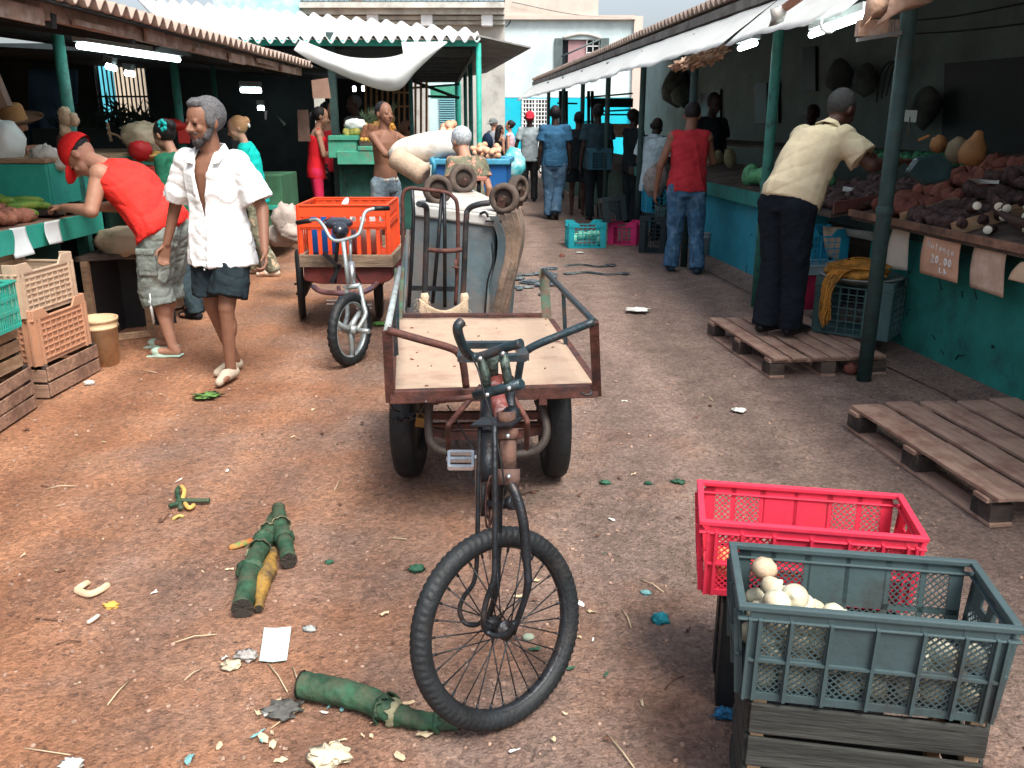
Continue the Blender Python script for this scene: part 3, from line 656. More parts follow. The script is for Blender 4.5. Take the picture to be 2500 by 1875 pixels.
mm = MB(); mm.bar((ex(E0, .12), E0, 2.69), (ex(E1, .12), E1, 2.62), .05, .09); mm.build('fascia', M('grey_fascia', (.20, .19, .17), .9, .3, 5, .3, 20, dirt=(.1, .08, .07)), rr)
# the white cloth tied along the eave
random.seed(11)
def awning(y0, y1, drop, n, label, ztop=2.60, fray=.03, mat=awn_m, out=.0, sd=0):
    mm = MB()
    def fn(i, j):
        y = y0+(y1-y0)*i; sag = noise.noise(V((y*1.2+sd, 0, 0)))*.03+noise.noise(V((y*5+sd, 2, 0)))*fray*.6
        z = ztop-.0025*(y-3) - j*(drop+sag)
        x = ex(y, .08-.44*j+.012*math.sin(y*3+j*2)*j+.015*noise.noise(V((y*2, j*3, sd))))
        return V((x, y, z))
    mm.grid(fn, n, 6); return tag(mm.build('awning_cloth', mat, solid=.004), label, 'awning', None)
awning(1.5, 5.5, .30, 50, 'short bright cloth edge above the first post on the right', sd=4, ztop=2.62)
awning(5.75, 7.9, .36, 60, 'bright white awning cloth between the first two right posts', sd=2)
awning(7.95, 12.2, .36, 90, 'broad white awning cloth above the middle right stalls', sd=9)
awning(12.22, 25.4, .38, 160, 'long white awning cloth narrowing to the far end of the lane', sd=5)
# brown ragged flaps
tan = M('tan_ragged_cloth', (.46, .30, .21), .9, .2, 7, .6, 40, dirt=(.62, .5, .4), da=.4, dscale=6)
def ragged(pts, y, label, mat=tan):
    mm = MB(); c = sum((PY(u, v, y) for u, v in pts), V())/len(pts); P_ = [PY(u, v, y+.05*math.sin(k*2.2)) for k, (u, v) in enumerate(pts)]
    o = len(P_); vs_ = P_+[c+V((0, -.04, 0))]; mm.add(vs_, [(k, (k+1) % o, o) for k in range(o)], 0, True); return tag(mm.build('ragged_cloth', mat, solid=.006), label, 'cloth')
ragged([(2120, -30), (2175, -30), (2172, 10), (2160, 42), (2140, 42), (2108, 60), (2100, 66), (2112, 25)], 5.15, 'tan rag hanging above the first post on the right')
ragged([(2180, -30), (2290, -30), (2275, 5), (2240, 18), (2200, 28), (2165, 48), (2130, 70), (2165, 30)], 5.05, 'pointed tan rag hanging beside the first right post')
mm = MB()
for (u, v, rr_, q) in ((1668, 156, .10, 1), (1705, 148, .13, 2), (1738, 138, .12, 3), (1755, 124, .09, 4), (1720, 132, .09, 6)): mm.ell(PY(u, v, 9.0), (rr_, rr_*.9, rr_*.45), Matrix.Rotation(-.3, 3, 'Y'), 26, 16, nz=1.1, nsc=15, seed=q)
tag(mm.build('cloth_bundle', M('brown_bundle', (.42, .26, .18), .85, .3, 6, .6, 30, dirt=(.62, .54, .46), da=.42, dscale=7)), 'crumpled brown bundle of cloth on the awning edge', 'cloth')
ragged([(1880, 22), (1912, 14), (1921, 30), (1912, 52), (1895, 60), (1876, 66), (1884, 45)], 6.3, 'grey flap of rolled cloth at the gap in the awning', M('grey_flap', (.45, .43, .40), .9, .2, 7, .5, 30))
mm = MB(); mm.bar(PY(1915, 20, 6.35), PY(1958, -10, 6.0), .04, .04); tag(mm.build('roof_batten', M('orange_batten', (.35, .15, .09), .8, .3)), 'short orange brown batten in the gap of the awning', 'beam')
for k, y in enumerate((5.32, 7.63, 9.9, 12.2, 14.5, 16.8, 19.1, 21.4)):
    names = ['mottled steel post beside the hanging cards, nearest on the right', 'steel post behind the trousers of the man in the yellow shirt', 'third steel post down the right row, beside the man in the red tank top', 'fourth steel post down the right row, past the man in the red tank top', 'fifth steel post down the right row', 'sixth steel post down the right row', 'seventh steel post down the right row', 'eighth and farthest steel post down the right row']
    x = ex(y, 0) if k else 2.27
    post(x, y, 2.50, .045 if k < 2 else .04, post_dk if k != 1 else teal_post, names[k])
# light fittings of the right row
t = thing('strip_light', 'twin strip light under the right awning with a round knob', 'light', (2.6, 6, 2.4), 0, 'strip lights under the market roofs')
a, b_ = PY(1980, 85, 6.3), PY(2112, 38, 5.75)
mm = MB(); mm.tube([a, b_], .022, 10); mm.build('tube', tube_m, t)
mm = MB(); mm.bar(a+V((0, 0, .055)), b_+V((0, 0, .055)), .05, .05); mm.build('fixture', M('fixture_white', (.6, .68, .68), .5, .1), t)
mm = MB(); p = PY(2020, 58, 6.05); mm.tube([p+V((.055*math.cos(k*.628), -.03, .055*math.sin(k*.628))) for k in range(10)], .012, 6, closed=True); mm.build('ring', white_pl, t)
tube_light(PY(1806, 118, 8.2), PY(1845, 105, 8.0), .025, 'short greenish lit lamp under the right awning')
lf = thing('lamp_box', 'cardboard patched light box hanging below the tan rags', 'light box', tuple(PY(2150, 65, 5.35)), 0)
mm = MB(); a = PY(2098, 48, 5.35); b_ = PY(2196, 88, 5.35); mm.box(((a.x+b_.x)/2, 5.37, (a.z+b_.z)/2), (b_.x-a.x, .06, a.z-b_.z)); mm.build('box', card_m, lf)
mm = MB(); mm.bar(PY(2092, 98, 5.3), PY(2200, 80, 5.3), .03, .02)
for u in (2172, 2180, 2188): mm.bar(PY(u, 48, 5.32), PY(u, 80, 5.32), .008, .008)
mm.build('wire_frame', chrome, lf)
# things beyond the wall's end: dark frames before the turquoise wall
fr = thing('dark_stand', 'dark frame of uprights and crossbars before the turquoise wall', 'frame', (2.2, 22, 0))
mm = MB()
for u in (1368, 1383, 1437, 1446): mm.tube([PY(u, 430, 22), PY(u, 222, 22)], .04, 6)
for (u0, v0, u1, v1) in ((1360, 252, 1410, 253), (1430, 238, 1545, 228), (1470, 272, 1545, 268), (1470, 280, 1545, 280), (1405, 300, 1450, 296)): mm.bar(PY(u0, v0, 22), PY(u1, v1, 22), .04, .04)
mm.build('bars', iron, fr)
mm = MB(); a, b_ = PY(1437, 240, 22.2), PY(1545, 262, 22.2); mm.box(((a.x+b_.x)/2, 22.2, (a.z+b_.z)/2), (b_.x-a.x, .04, a.z-b_.z)); mm.build('panel', dark_in, fr)
mm = MB(); a, b_ = PY(1492, 302, 19), PY(1540, 335, 19); mm.box(((a.x+b_.x)/2, 19, (a.z+b_.z)/2), (b_.x-a.x, .3, a.z-b_.z)); tag(mm.build('cardboard_box', card_m, bevel=.01), 'plain cardboard box beyond the dark silhouettes', 'box')
# ================================================================ people
def skinm(n, c): return M('skin_'+n, c, .55, .12, 14, .12, 60, spec=.35)
SK = dict(dark=skinm('dark', (.075, .035, .024)), deep=skinm('deep', (.035, .02, .016)), brown=skinm('brown', (.21, .10, .062)), tan=skinm('tan', (.40, .21, .14)), light=skinm('light', (.50, .29, .20)))
EYE = M('eye_dark', (.02, .012, .01), .3, .1, 9, 0); LIP = M('lips', (.16, .06, .05), .5, .1, 9, 0)
def cloth(n, c, var=.10, dirt=None, da=.3, b=.5): return M('cloth_'+n, c, .92, var, 9, b, 45, dirt=dirt, da=da, dscale=7, spec=.1)

TS = bpy.data.scenes.new('workbench')
def voxel(mb, size, smooth=3, wr=0, wsc=9, seed=0):
    me = mb.mesh('tmp'); o = bpy.data.objects.new('tmp', me); TS.collection.objects.link(o)
    md = o.modifiers.new('r', 'REMESH'); md.mode = 'VOXEL'; md.voxel_size = size; md.use_smooth_shade = True
    if smooth: s = o.modifiers.new('s', 'SMOOTH'); s.factor = .5; s.iterations = smooth
    vl = TS.view_layers[0]; vl.update(); dg = vl.depsgraph; m2 = bpy.data.meshes.new_from_object(o.evaluated_get(dg))
    bpy.data.objects.remove(o); bpy.data.meshes.remove(me)
    if wr:
        NN = [v.normal.copy() for v in m2.vertices]
        for v in m2.vertices:
            p = v.co; n = NN[v.index]
            q = V((p.x*1.5, p.y*1.5, p.z*.75+.35*p.x))*wsc*.55 + V((seed*7, 0, 0))
            w1 = noise.noise(q+V((0, 0, .9*noise.noise(q*.8)))); w2 = noise.noise(V((p.x*.8, p.y*.8, p.z*2.2-p.x*.9))*wsc*.7+V((0, seed, 3)))
            r1 = (1-min(1, abs(w1)*2.6))**2; r2 = (1-min(1, abs(w2)*3.0))**2
            v.co = p + n*(wr*(1.5*r1-.9*r2*.9+.8*noise.noise(q*.45)-.25))
    m2.polygons.foreach_set('use_smooth', [True]*len(m2.polygons)); m2.update()
    return m2

def cap(mb, a, b, ra, rb, n=12):
    a = V(a); b = V(b); d = (b-a); L = d.length
    if L < 1e-5: return mb.ell(a, ra)
    d.normalize(); R = frame(d); pr = []
    for k in range(4): t = math.pi/2*k/4; pr.append((max(ra*math.sin(t), .0005), -ra*math.cos(t)))
    pr.append((ra, 0)); pr.append((rb, L))
    for k in range(3, -1, -1): t = math.pi/2*k/4; pr.append((max(rb*math.sin(t), .0005), L+rb*math.cos(t)))
    o = len(mb.v); mb.lathe(pr, a, R, n)
    mb.f.append(list(range(o, o+n))[::-1]); mb.mi.append(0); mb.sm.append(True)
    e = len(mb.v)-n; mb.f.append(list(range(e, e+n))); mb.mi.append(0); mb.sm.append(True)
def frus(mb, a, b, ra, rb, n=14, sqa=1.0):
    a = V(a); b = V(b); d = (b-a); L = d.length; R = frame(d, V((1, 0, 0)))
    o = len(mb.v); mb.lathe([(ra, 0), (rb, L)], a, R, n, sq=sqa)
    mb.f.append(list(range(o, o+n))[::-1]); mb.mi.append(0); mb.sm.append(True)
    mb.f.append(list(range(o+n, o+2*n))); mb.mi.append(0); mb.sm.append(True)
def stack(mb, secs, n=20):
    "secs: (center, rx, ry, tilt) ellipses; tilt rotates about X"
    o = len(mb.v); vs_ = []
    for (c, rx_, ry_, T) in secs:
        for k in range(n):
            a = 2*math.pi*k/n; vs_.append(V(c)+T @ V((rx_*math.cos(a), ry_*math.sin(a), 0)))
    fs = [(i*n+k, i*n+(k+1) % n, (i+1)*n+(k+1) % n, (i+1)*n+k) for i in range(len(secs)-1) for k in range(n)]
    fs.append(list(range(n))[::-1]); fs.append([(len(secs)-1)*n+k for k in range(n)])
    mb.add(vs_, fs, 0, True)

def person(label, x, y, heading, H=1.75, z=0, lean=0, bend=0, twist=0, side=0, head=(0, 0), L=None, R=None, legs=None, skin='brown', top=None, bottom=None,
           hair=None, beard=None, shoes=None, cap_=None, vox=.011, w=1.0, fem=False, cat='person', group=None, curl=.5, extra=None, face=True, backpack=None, belly=0, hs=1.08, arm=1.0):
    """local frame: facing +Y, +X is the person's right hand side. heading: degrees, 0 = walking away from the camera, 180 = towards it.
       joints in metres for H=1.75 and scaled. L/R = (elbow, wrist[, palm normal])"""
    k = H/1.75
    root = thing('person', label, cat, (x, y, z), R_(heading), group)
    root.scale = (1, 1, 1)
    TW = Matrix.Rotation(R_(twist), 3, 'Z'); LN = Matrix.Rotation(R_(-lean), 3, 'X'); SD = Matrix.Rotation(R_(side), 3, 'Y')
    hipc = V((0, 0, .93))
    def T(p):         # torso point: progressive forward bend
        p = V(p); h = max(0, p.z-.93); q = V((p.x, p.y, 0)); 
        a = R_(-lean); b2 = R_(-bend)*min(1, h/.5)
        m = Matrix.Rotation(a+b2, 3, 'X')
        # integrate spine
        n = 8; sp = V((0, 0, 0))
        for i in range(n):
            hh = h*(i+.5)/n; aa = a+R_(-bend)*min(1, hh/.5); sp += Matrix.Rotation(aa, 3, 'X') @ V((0, 0, h/n))
        s = V((0, 0, min(0, p.z-.93)))
        tw = Matrix.Rotation(R_(twist)*min(1, h/.4), 3, 'Z')
        return (SD @ (hipc*0+sp+m @ (tw @ q)))+hipc+s
    def TR(zv):
        h = max(0, zv-.93); return SD @ Matrix.Rotation(R_(-lean)+R_(-bend)*min(1, h/.5), 3, 'X') @ Matrix.Rotation(R_(twist)*min(1, h/.4), 3, 'Z')
    sh = .175 if not fem else .15
    hipw = .095
    lg = legs or {}
    LEG = {}
    for s, nme in ((-1, 'L'), (1, 'R')):
        d = lg.get(nme, ((.1*s, .015, .49), (.1*s, -.02, .085)))
        LEG[nme] = (V((hipw*s, 0, .90)), V(d[0]), V(d[1]), V(d[2]) if len(d) > 2 else V((.02*s, 1, -.22)))
    ARM = {}
    for s, nme, a in ((-1, 'L', L), (1, 'R', R)):
        S = T((sh*s, 0, 1.405))
        if a is None:
            E = S+TR(1.3) @ V((.055*s, -.02, -.29)); W_ = E+V((.015*s, .07, -.25)); pn = V((-s, 0, 0))
            if abs(lean)+abs(bend) > 20: E = S+V((.05*s, .02, -.28)); W_ = E+V((0, .06, -.25))
        else:
            E, W_ = V(a[0]), V(a[1]); pn = V(a[2]) if len(a) > 2 else V((-s, 0, 0))
        ARM[nme] = (S, E, W_, pn)
    ff = .9 if fem else 1.0
    # ---- body
    b = MB()
    def sec(z_, rx_, ry_, yo=0): return (T((0, yo, z_)), rx_, ry_, TR(z_))
    stack(b, [sec(.82, .11*w, .085), sec(.90, .165*w, .115), sec(1.0, .155*w*ff, .11+belly*.5, belly*.5), sec(1.10, .14*w*ff, .10+belly, belly), sec(1.22, .155*w*ff, .112+belly*.4, belly*.3), sec(1.34, .17*w*ff, .11), sec(1.41, .15*ff, .085), sec(1.46, .075, .06)])
    for s, nme in ((-1, 'L'), (1, 'R')):
        h_, kn, an, toe = LEG[nme]
        cap(b, h_, kn, .083*w, .055); cap(b, kn, an, .052, .036); cm = kn.lerp(an, .32)+V((0, -.015, 0)); b.ell(cm, (.054, .056, .10), frame(kn-an), 12, 8)
        toe = toe.normalized(); hl = an+V((0, -.03, -.045)) - V((0,0,0)); side_ = toe.cross(V((0, 0, 1))).normalized()
        cap(b, an, hl, .036, .03); cap(b, hl, an+toe*.125+V((0, 0, -.02)), .03, .026); cap(b, an+toe*.09+side_*.015+V((0, 0, -.025)), an+toe*.17+side_*.012+V((0, 0, -.018)), .026, .018); cap(b, an+toe*.09-side_*.015+V((0, 0, -.025)), an+toe*.155-side_*.02+V((0, 0, -.018)), .024, .016)
    fr_ = max(.0088, vox*.75)
    for s, nme in ((-1, 'L'), (1, 'R')):
        S, E, W_, pn = ARM[nme]
        b.ell(S+TR(1.4) @ V((.004*s, 0, -.005)), .057*w if not fem else .048, None, 12, 8); cap(b, S, E, .05*arm*(.85 if fem else 1), .038*arm); cap(b, E, W_, .040*arm*(.85 if fem else 1), .026)
        cap(b, T((.09*s, 0, 1.41)), S, .06, .05)
        d = (W_-E).normalized(); pn = (pn-d*pn.dot(d)).normalized(); sd_ = d.cross(pn).normalized()  # across the palm
        # thumb on the forward/up side
        if sd_.dot(V((0, 1, .3))) < 0: sd_ = -sd_
        pc = W_+d*.05
        for q in (-.026, -.009, .009, .026): cap(b, W_+d*.012+sd_*q*.6, W_+d*.085+sd_*q*1.15, .014, .012)
        for i, q in enumerate((-.031, -.011, .011, .031)):
            Lf = (.030, .037, .041, .036)[i]; a0 = curl*.5; a1 = curl*1.5; a2 = curl*2.4
            p0 = W_+d*.088+sd_*q; p1 = p0+(d*math.cos(a0)+pn*math.sin(a0))*Lf; p2 = p1+(d*math.cos(a1)+pn*math.sin(a1))*Lf*.75; p3 = p2+(d*math.cos(a2)+pn*math.sin(a2))*Lf*.6
            cap(b, p0, p1, fr_*1.05, fr_, 8); cap(b, p1, p2, fr_, fr_*.92, 8); cap(b, p2, p3, fr_*.92, fr_*.8, 8)
        t0 = W_+d*.03+sd_*.026+pn*.008; t1 = t0+(d*.7+sd_*.62+pn*.3).normalized()*.042; t2 = t1+(d*.9+sd_*.15+pn*.5).normalized()*.034
        cap(b, t0, t1, fr_*1.35, fr_*1.15, 8); cap(b, t1, t2, fr_*1.15, fr_*.9, 8)
    # ---- head
    NB = T((0, -.005, 1.45)); HR = TR(1.5) @ Matrix.Rotation(R_(head[0]), 3, 'Z') @ Matrix.Rotation(R_(-head[1]), 3, 'X')
    if lean+bend > 25: HR = SD @ Matrix.Rotation(R_(-(lean+bend)*.55), 3, 'X') @ Matrix.Rotation(R_(head[0]), 3, 'Z') @ Matrix.Rotation(R_(-head[1]), 3, 'X')
    NT = NB+HR @ V((0, .01, .09)) if lean+bend <= 25 else NB+TR(1.45) @ V((0, 0, .05))+HR @ V((0, .02, .05))
    def Hd(x_, y_, z_): return NT+HR @ V((x_, y_, z_))
    hb0 = len(b.v)
    def hsc(mb_, st=0):
        for i_ in range(st, len(mb_.v)): mb_.v[i_] = NT+(mb_.v[i_]-NT)*hs
    cap(b, NB-TR(1.4) @ V((0, 0, .03)), NT+HR @ V((0, 0, .03)), .058 if not fem else .046, .052 if not fem else .042)
    b.ell(Hd(0, -.002, .115), (.074, .094, .094), HR, 20, 14)
    cap(b, Hd(0, .03, .07), Hd(0, .062, .012), .056, .030); b.ell(Hd(0, .04, .055), (.060, .055, .06), HR)
    if face:
        cap(b, Hd(-.032, .078, .108), Hd(.032, .078, .108), .013, .013, 8)           # brow
        cap(b, Hd(0, .088, .100), Hd(0, .110, .066), .008, .014, 8)                     # nose
        for s in (-1, 1):
            b.ell(Hd(.013*s, .100, .062), .009, None, 8, 6); b.ell(Hd(.040*s, .068, .065), (.02, .018, .02), HR, 10, 8)
            b.ell(Hd(.032*s, .081, .092), (.014, .010, .008), HR, 10, 6)
        cap(b, Hd(-.018, .088, .034), Hd(.018, .088, .034), .009, .009, 8); cap(b, Hd(-.014, .086, .022), Hd(.014, .086, .022), .009, .009, 8)
    for s in (-1, 1): b.ell(Hd(.076*s, -.008, .085), (.011, .019, .031), HR @ Matrix.Rotation(.25*s, 3, 'Z'), 10, 8)
    hsc(b, hb0)
    me = voxel(b, vox, 2)
    def scale(me_):
        for v in me_.vertices: v.co = v.co*k
        me_.update()
    # paint eyes and lips by place on the face
    for m_ in (SK[skin], EYE, LIP): me.materials.append(m_)
    if face:
        iv = HR.transposed()
        for p in me.polygons:
            q = (iv @ (p.center-NT))/hs
            if q.y > .07:
                if abs(abs(q.x)-.031) < .0125 and abs(q.z-.091) < .0065: p.material_index = 1
                elif abs(q.x) < .022 and abs(q.z-.029) < .010 and q.y > .09: p.material_index = 2
    def put(name, me_, mat, parent):
        o = bpy.data.objects.new(name, me_); col.objects.link(o); o.parent = parent; scale(me_)
        if mat is not None:
            for m_ in (mat if isinstance(mat, (list, tuple)) else [mat]): me_.materials.append(m_)
        WM[o.name] = WM[root.name]; return o
    body = put('body', me, None, root)
    # ---- clothes
    if top:
        ty, mt = top[0], top[1]; opt = top[2] if len(top) > 2 else {}
        t = MB(); e = opt.get('loose', .022); zh = opt.get('hem', .80); fl = opt.get('flare', .0)
        S_ = [sec(zh, (.172+fl)*w+e, .12+fl*.8+e+belly*.5, belly*.5), sec(zh+.08, .172*w+e+fl*.8, .122+e+fl*.5+belly*.6, belly*.6), sec(1.0, .160*w*ff+e+fl*.4, .115+e+fl*.3+belly*.9, belly*.8), sec(1.10, .150*w*ff+e+fl*.2, .108+e+belly, belly), sec(1.22, .160*w*ff+e, .115+e+belly*.4, belly*.3), sec(1.34, .172*w*ff+e, .112+e)]
        if ty == 'strap': S_ += [sec(1.38, .13*ff+e*.5, .10+e*.5)]
        else: S_ += [sec(1.40, .158*ff+e*.7, .090+e*.6), sec(1.445, .11+e*.3, .072+e*.4), sec(1.475, .064+e*.2, .055+e*.2)]
        stack(t, S_)
        for s, nme in ((-1, 'L'), (1, 'R')):
            S, E, W_, pn = ARM[nme]
            if ty in ('tee', 'shirt'):
                fr = opt.get('sleeve', .62); se = S.lerp(E, fr); cap(t, T((.08*s, 0, 1.41)), S, .062+e*.5, .056+e*.6); t.ell(S, .060*w+e*.7, None, 12, 8)
                frus(t, S, se, .056+e*.6, .056+e*1.3+opt.get('sflare', 0))
            elif ty == 'long':
                cap(t, T((.08*s, 0, 1.41)), S, .065+e*.4, .056+e*.5); cap(t, S, E, .055+e*.5, .045+e*.5); frus(t, E, E.lerp(W_, .93), .045+e*.5, .034+e*.4)
            elif ty == 'tank':
                cap(t, T((.07*s, 0, 1.41)), T((.150*s, 0, 1.41)), .060+e*.5, .052+e*.6)
            elif ty == 'strap':
                cap(t, T((.07*s, .05, 1.36)), T((.075*s, .0, 1.47)), .02, .018); cap(t, T((.07*s, -.05, 1.34)), T((.075*s, .0, 1.47)), .02, .018)
        if opt.get('collar'):
            for s in (-1, 1):
                cap(t, T((.055*s, -.045, 1.485)), T((.07*s, .02, 1.475)), .016, .016, 8); cap(t, T((.07*s, .02, 1.475)), T((.075*s, .085, 1.42)), .016, .012, 8)
            cap(t, T((-.055, -.045, 1.485)), T((.055, -.045, 1.485)), .016, .016, 8)
        m2 = voxel(t, max(vox, .010), 2, opt.get('wr', .006), opt.get('wsc', 9), seed=len(label))
        if opt.get('open'):       # unbuttoned front: cut a V and let the skin show
            import bmesh
            bm = bmesh.new(); bm.from_mesh(m2); z0_ = opt['open']; vw = opt.get('vw', .17); cx = opt.get('vx', 0); sp_ = opt.get('split', 0)
            def front(f): return f.calc_center_median().y > .015
            for (pz, sl_, sg) in ((z0_, vw, 1), (z0_, vw, -1), (sp_, -.10, 1), (sp_, -.10, -1)):
                fs = [f for f in bm.faces if front(f)]; g = fs+list({e for f in fs for e in f.edges})+list({v for f in fs for v in f.verts})
                c_ = V((cx if pz == z0_ else cx*.5, 0, pz)); n_ = V((1, 0, -sl_*sg)).normalized()
                bmesh.ops.bisect_plane(bm, geom=g, plane_co=c_, plane_no=n_, dist=1e-5)
            dl = []
            for f in bm.faces:
                q = f.calc_center_median()
                if q.y > .015 and ((q.z > z0_ and abs(q.x-cx) < (q.z-z0_)*vw) or (q.z < sp_ and abs(q.x-cx*.5) < (sp_-q.z)*.10)): dl.append(f)
            bmesh.ops.delete(bm, geom=dl, context='FACES'); bm.to_mesh(m2); bm.free()
        so_ = put('shirt', m2, mt, root)
        if opt.get('buttons'):
            t = MB()
            for kk in range(5):
                z_ = opt['open']-.03-.07*kk; c_ = T((opt.get('vx', 0)+.012, .115+e+.030, z_)); t.ell(c_, (.006, .003, .006), None, 8, 6)
            t2 = MB(); a_, b_ = T((-.12, .112+e+.012, 1.30)), T((-.04, .118+e+.016, 1.22))
            put('buttons', t.mesh('b'), MATS['white_plastic'], root)
        if opt.get('open'):
            mdd = so_.modifiers.new('s', 'SOLIDIFY'); mdd.thickness = .004; mdd.offset = -1
        if opt.get('collar'):
            t = MB()
            for s in (-1, 1):
                A0, A1, A2, A3, A4 = [T(p) for p in ((.058*s, -.055, 1.515), (.085*s, .035, 1.50), (.062*s, .112+e*.6, 1.395), (.112*s, .112+e*.6, 1.405), (.125*s, .02, 1.475))]
                t.add([A0, A1, A2, A3, A4, T((.075*s, -.07, 1.47))], [(0, 1, 4, 5), (1, 2, 3, 4)], 0, False)
            t.add([T((-.058, -.055, 1.515)), T((.058, -.055, 1.515)), T((.075, -.07, 1.47)), T((0, -.085, 1.47)), T((-.075, -.07, 1.47)), T((0, -.075, 1.52))], [(0, 5, 3, 4), (5, 1, 2, 3)])
            cm_ = t.mesh('collar'); co_ = put('collar', cm_, mt, root); mdd = co_.modifiers.new('s', 'SOLIDIFY'); mdd.thickness = .006
    if bottom:
        ty, mt = bottom[0], bottom[1]; opt = bottom[2] if len(bottom) > 2 else {}
        t = MB(); e = opt.get('loose', .018); zt = opt.get('waist', 1.0)
        stack(t, [sec(.80, .155*w+e*.7, .105+e*.7), sec(.88, .172*w+.008, .118+.008), sec(.94, .166*w+.006, .115+.006+belly*.4, belly*.3), sec(zt, .152*w*ff+.006, .106+.006+belly*.6, belly*.5)])
        if ty == 'skirt':
            stack(t, [((0, 0, .35), .26, .2, Matrix.Identity(3)), ((0, 0, .6), .23, .18, Matrix.Identity(3)), ((0, 0, .88), .18, .14, Matrix.Identity(3))])
        else:
            for s, nme in ((-1, 'L'), (1, 'R')):
                h_, kn, an, toe = LEG[nme]; hh = h_+V((0, 0, -.02))
                if ty == 'shorts': se = hh.lerp(kn, opt.get('len', .75)); cap(t, hh, hh.lerp(se, .3), .088*w+e, .088*w+e); frus(t, hh, se, .088*w+e, .082*w+e+opt.get('flare', .02))
                elif ty == 'capri': cap(t, hh, kn, .088*w+e, .066+e*1.6); frus(t, kn, kn.lerp(an, opt.get('len', .45)), .066+e*1.6, .075+e*1.6)
                elif ty == 'tight': cap(t, hh, kn, .084*w+.006, .056+.006); cap(t, kn, an, .053+.006, .04); t.ell(kn.lerp(an, .32)+V((0, -.015, 0)), (.059, .061, .10), frame(kn-an), 12, 8)
                else: cap(t, hh, kn, .086*w+e, .060+e*1.2); cap(t, kn, kn.lerp(an, .5), .060+e*1.2, .052+e); frus(t, kn.lerp(an, .4), an+V((0, -.01, -.03)), .056+e, .052+e*1.3)
        m2 = voxel(t, max(vox, .010), 2, 0 if ty == 'tight' else opt.get('wr', .006), opt.get('wsc', 11), seed=len(label)+5)
        bo = put('shorts' if ty in ('shorts', 'capri') else ('skirt' if ty == 'skirt' else 'trousers'), m2, mt, root)
        if opt.get('belt'):
            t = MB(); stack(t, [sec(zt-.045, .160*w*ff+.012, .113+.012+belly*.6, belly*.5), sec(zt-.008, .156*w*ff+.012, .111+.012+belly*.6, belly*.5)], 28)
            mm_ = t.mesh('belt'); put('belt', mm_, opt['belt'], root)
    if shoes:
        ty, mt = shoes[0], shoes[1]
        for s, nme in ((-1, 'L'), (1, 'R')):
            h_, kn, an, toe = LEG[nme]; toe = toe.normalized(); t = MB()
            hl = an+V((0, -.035, -.045)); side_ = toe.cross(V((0, 0, 1))).normalized()
            if ty == 'boot': cap(t, an+V((0, 0, .16)), an, .058, .05); cap(t, an, hl, .05, .042)
            cap(t, hl, an+toe*.08+V((0, 0, -.025)), .040, .042); cap(t, an+toe*.06+side_*.008+V((0, 0, -.026)), an+toe*.175+V((0, 0, -.018)), .040, .028)
            if ty == 'sandal':
                t = MB(); 
                o_ = len(t.v); c1 = hl+V((0, 0, -.028)); c2 = an+toe*.19+V((0, 0, -.045+.0))
                cap(t, hl+V((0, 0, -.022)), an+toe*.19+V((0, 0, -.04)), .030, .034)
                for v_ in t.v: v_.z = max(min(v_.z, an.z-.055), an.z-.078) if False else v_.z
                t2 = MB(); dirn = (c2-c1).normalized(); t2.bar(c1-dirn*.03, c2+dirn*.01, .085, .016); t2.ell(an+toe*.12+V((0, 0, -.022)), (.05, .045, .030), frame((0, 0, 1), toe), 14, 10)
                t = t2
            m2 = voxel(t, max(.008, min(vox, .010)), 2); put('shoe', m2, mt, root)
    # ---- hair, cap, beard
    if hair:
        ty, mt = hair[0], hair[1]; t = MB(); vx = max(.007, min(vox, .010))
        if ty == 'short': t.ell(Hd(0, -.022, .126), (.081, .092, .092) if not cap_ else (.076, .086, .07), HR, 20, 14)
        elif ty == 'curly':
            t.ell(Hd(0, -.030, .128), (.090, .094, .096), HR, 20, 14); t.ell(Hd(0, .025, .19), (.055, .05, .032), HR)
            for s in (-1, 1): t.ell(Hd(.068*s, .012, .105), (.022, .03, .045), HR)
        elif ty == 'bald': t.ell(Hd(0, -.045, .085), (.080, .062, .05), HR, 16, 10)
        elif ty in ('bun', 'pony', 'long'):
            t.ell(Hd(0, -.022, .120), (.084, .094, .095), HR, 20, 14)
            if ty == 'bun': t.ell(Hd(0, -.105, .13), (.045, .04, .045), HR)
            if ty == 'pony': cap(t, Hd(0, -.09, .12), Hd(0, -.14, .06), .028, .03); cap(t, Hd(0, -.14, .06), Hd(0, -.13, -.06), .03, .018)
            if ty == 'long': cap(t, Hd(0, -.06, .10), Hd(0, -.085, -.08), .075, .075); cap(t, Hd(0, -.085, -.08), Hd(0, -.09, -.30), .075, .04)
        hsc(t)
        m2 = voxel(t, vx, 1, .0026 if ty == 'curly' else .0015, 45 if ty == 'curly' else 30)
        iv = HR.transposed()
        import bmesh
        bm = bmesh.new(); bm.from_mesh(m2)
        dl = [f for f in bm.faces if (iv @ (f.calc_center_median()-NT)).y > .064*hs and (iv @ (f.calc_center_median()-NT)).z < .145*hs]
        bmesh.ops.delete(bm, geom=dl, context='FACES'); bm.to_mesh(m2); bm.free()
        put('hair', m2, mt, root)
    if beard:
        t = MB(); cap(t, Hd(0, .038, .035), Hd(0, .060, .004), .056, .036); 
        for s in (-1, 1): cap(t, Hd(.060*s, .0, .075), Hd(.048*s, .042, .022), .017, .022)
        cap(t, Hd(-.026, .086, .044), Hd(.026, .086, .044), .0085, .0085, 8)
        hsc(t); m2 = voxel(t, .006, 1, .002, 50); put('beard', m2, beard, root)
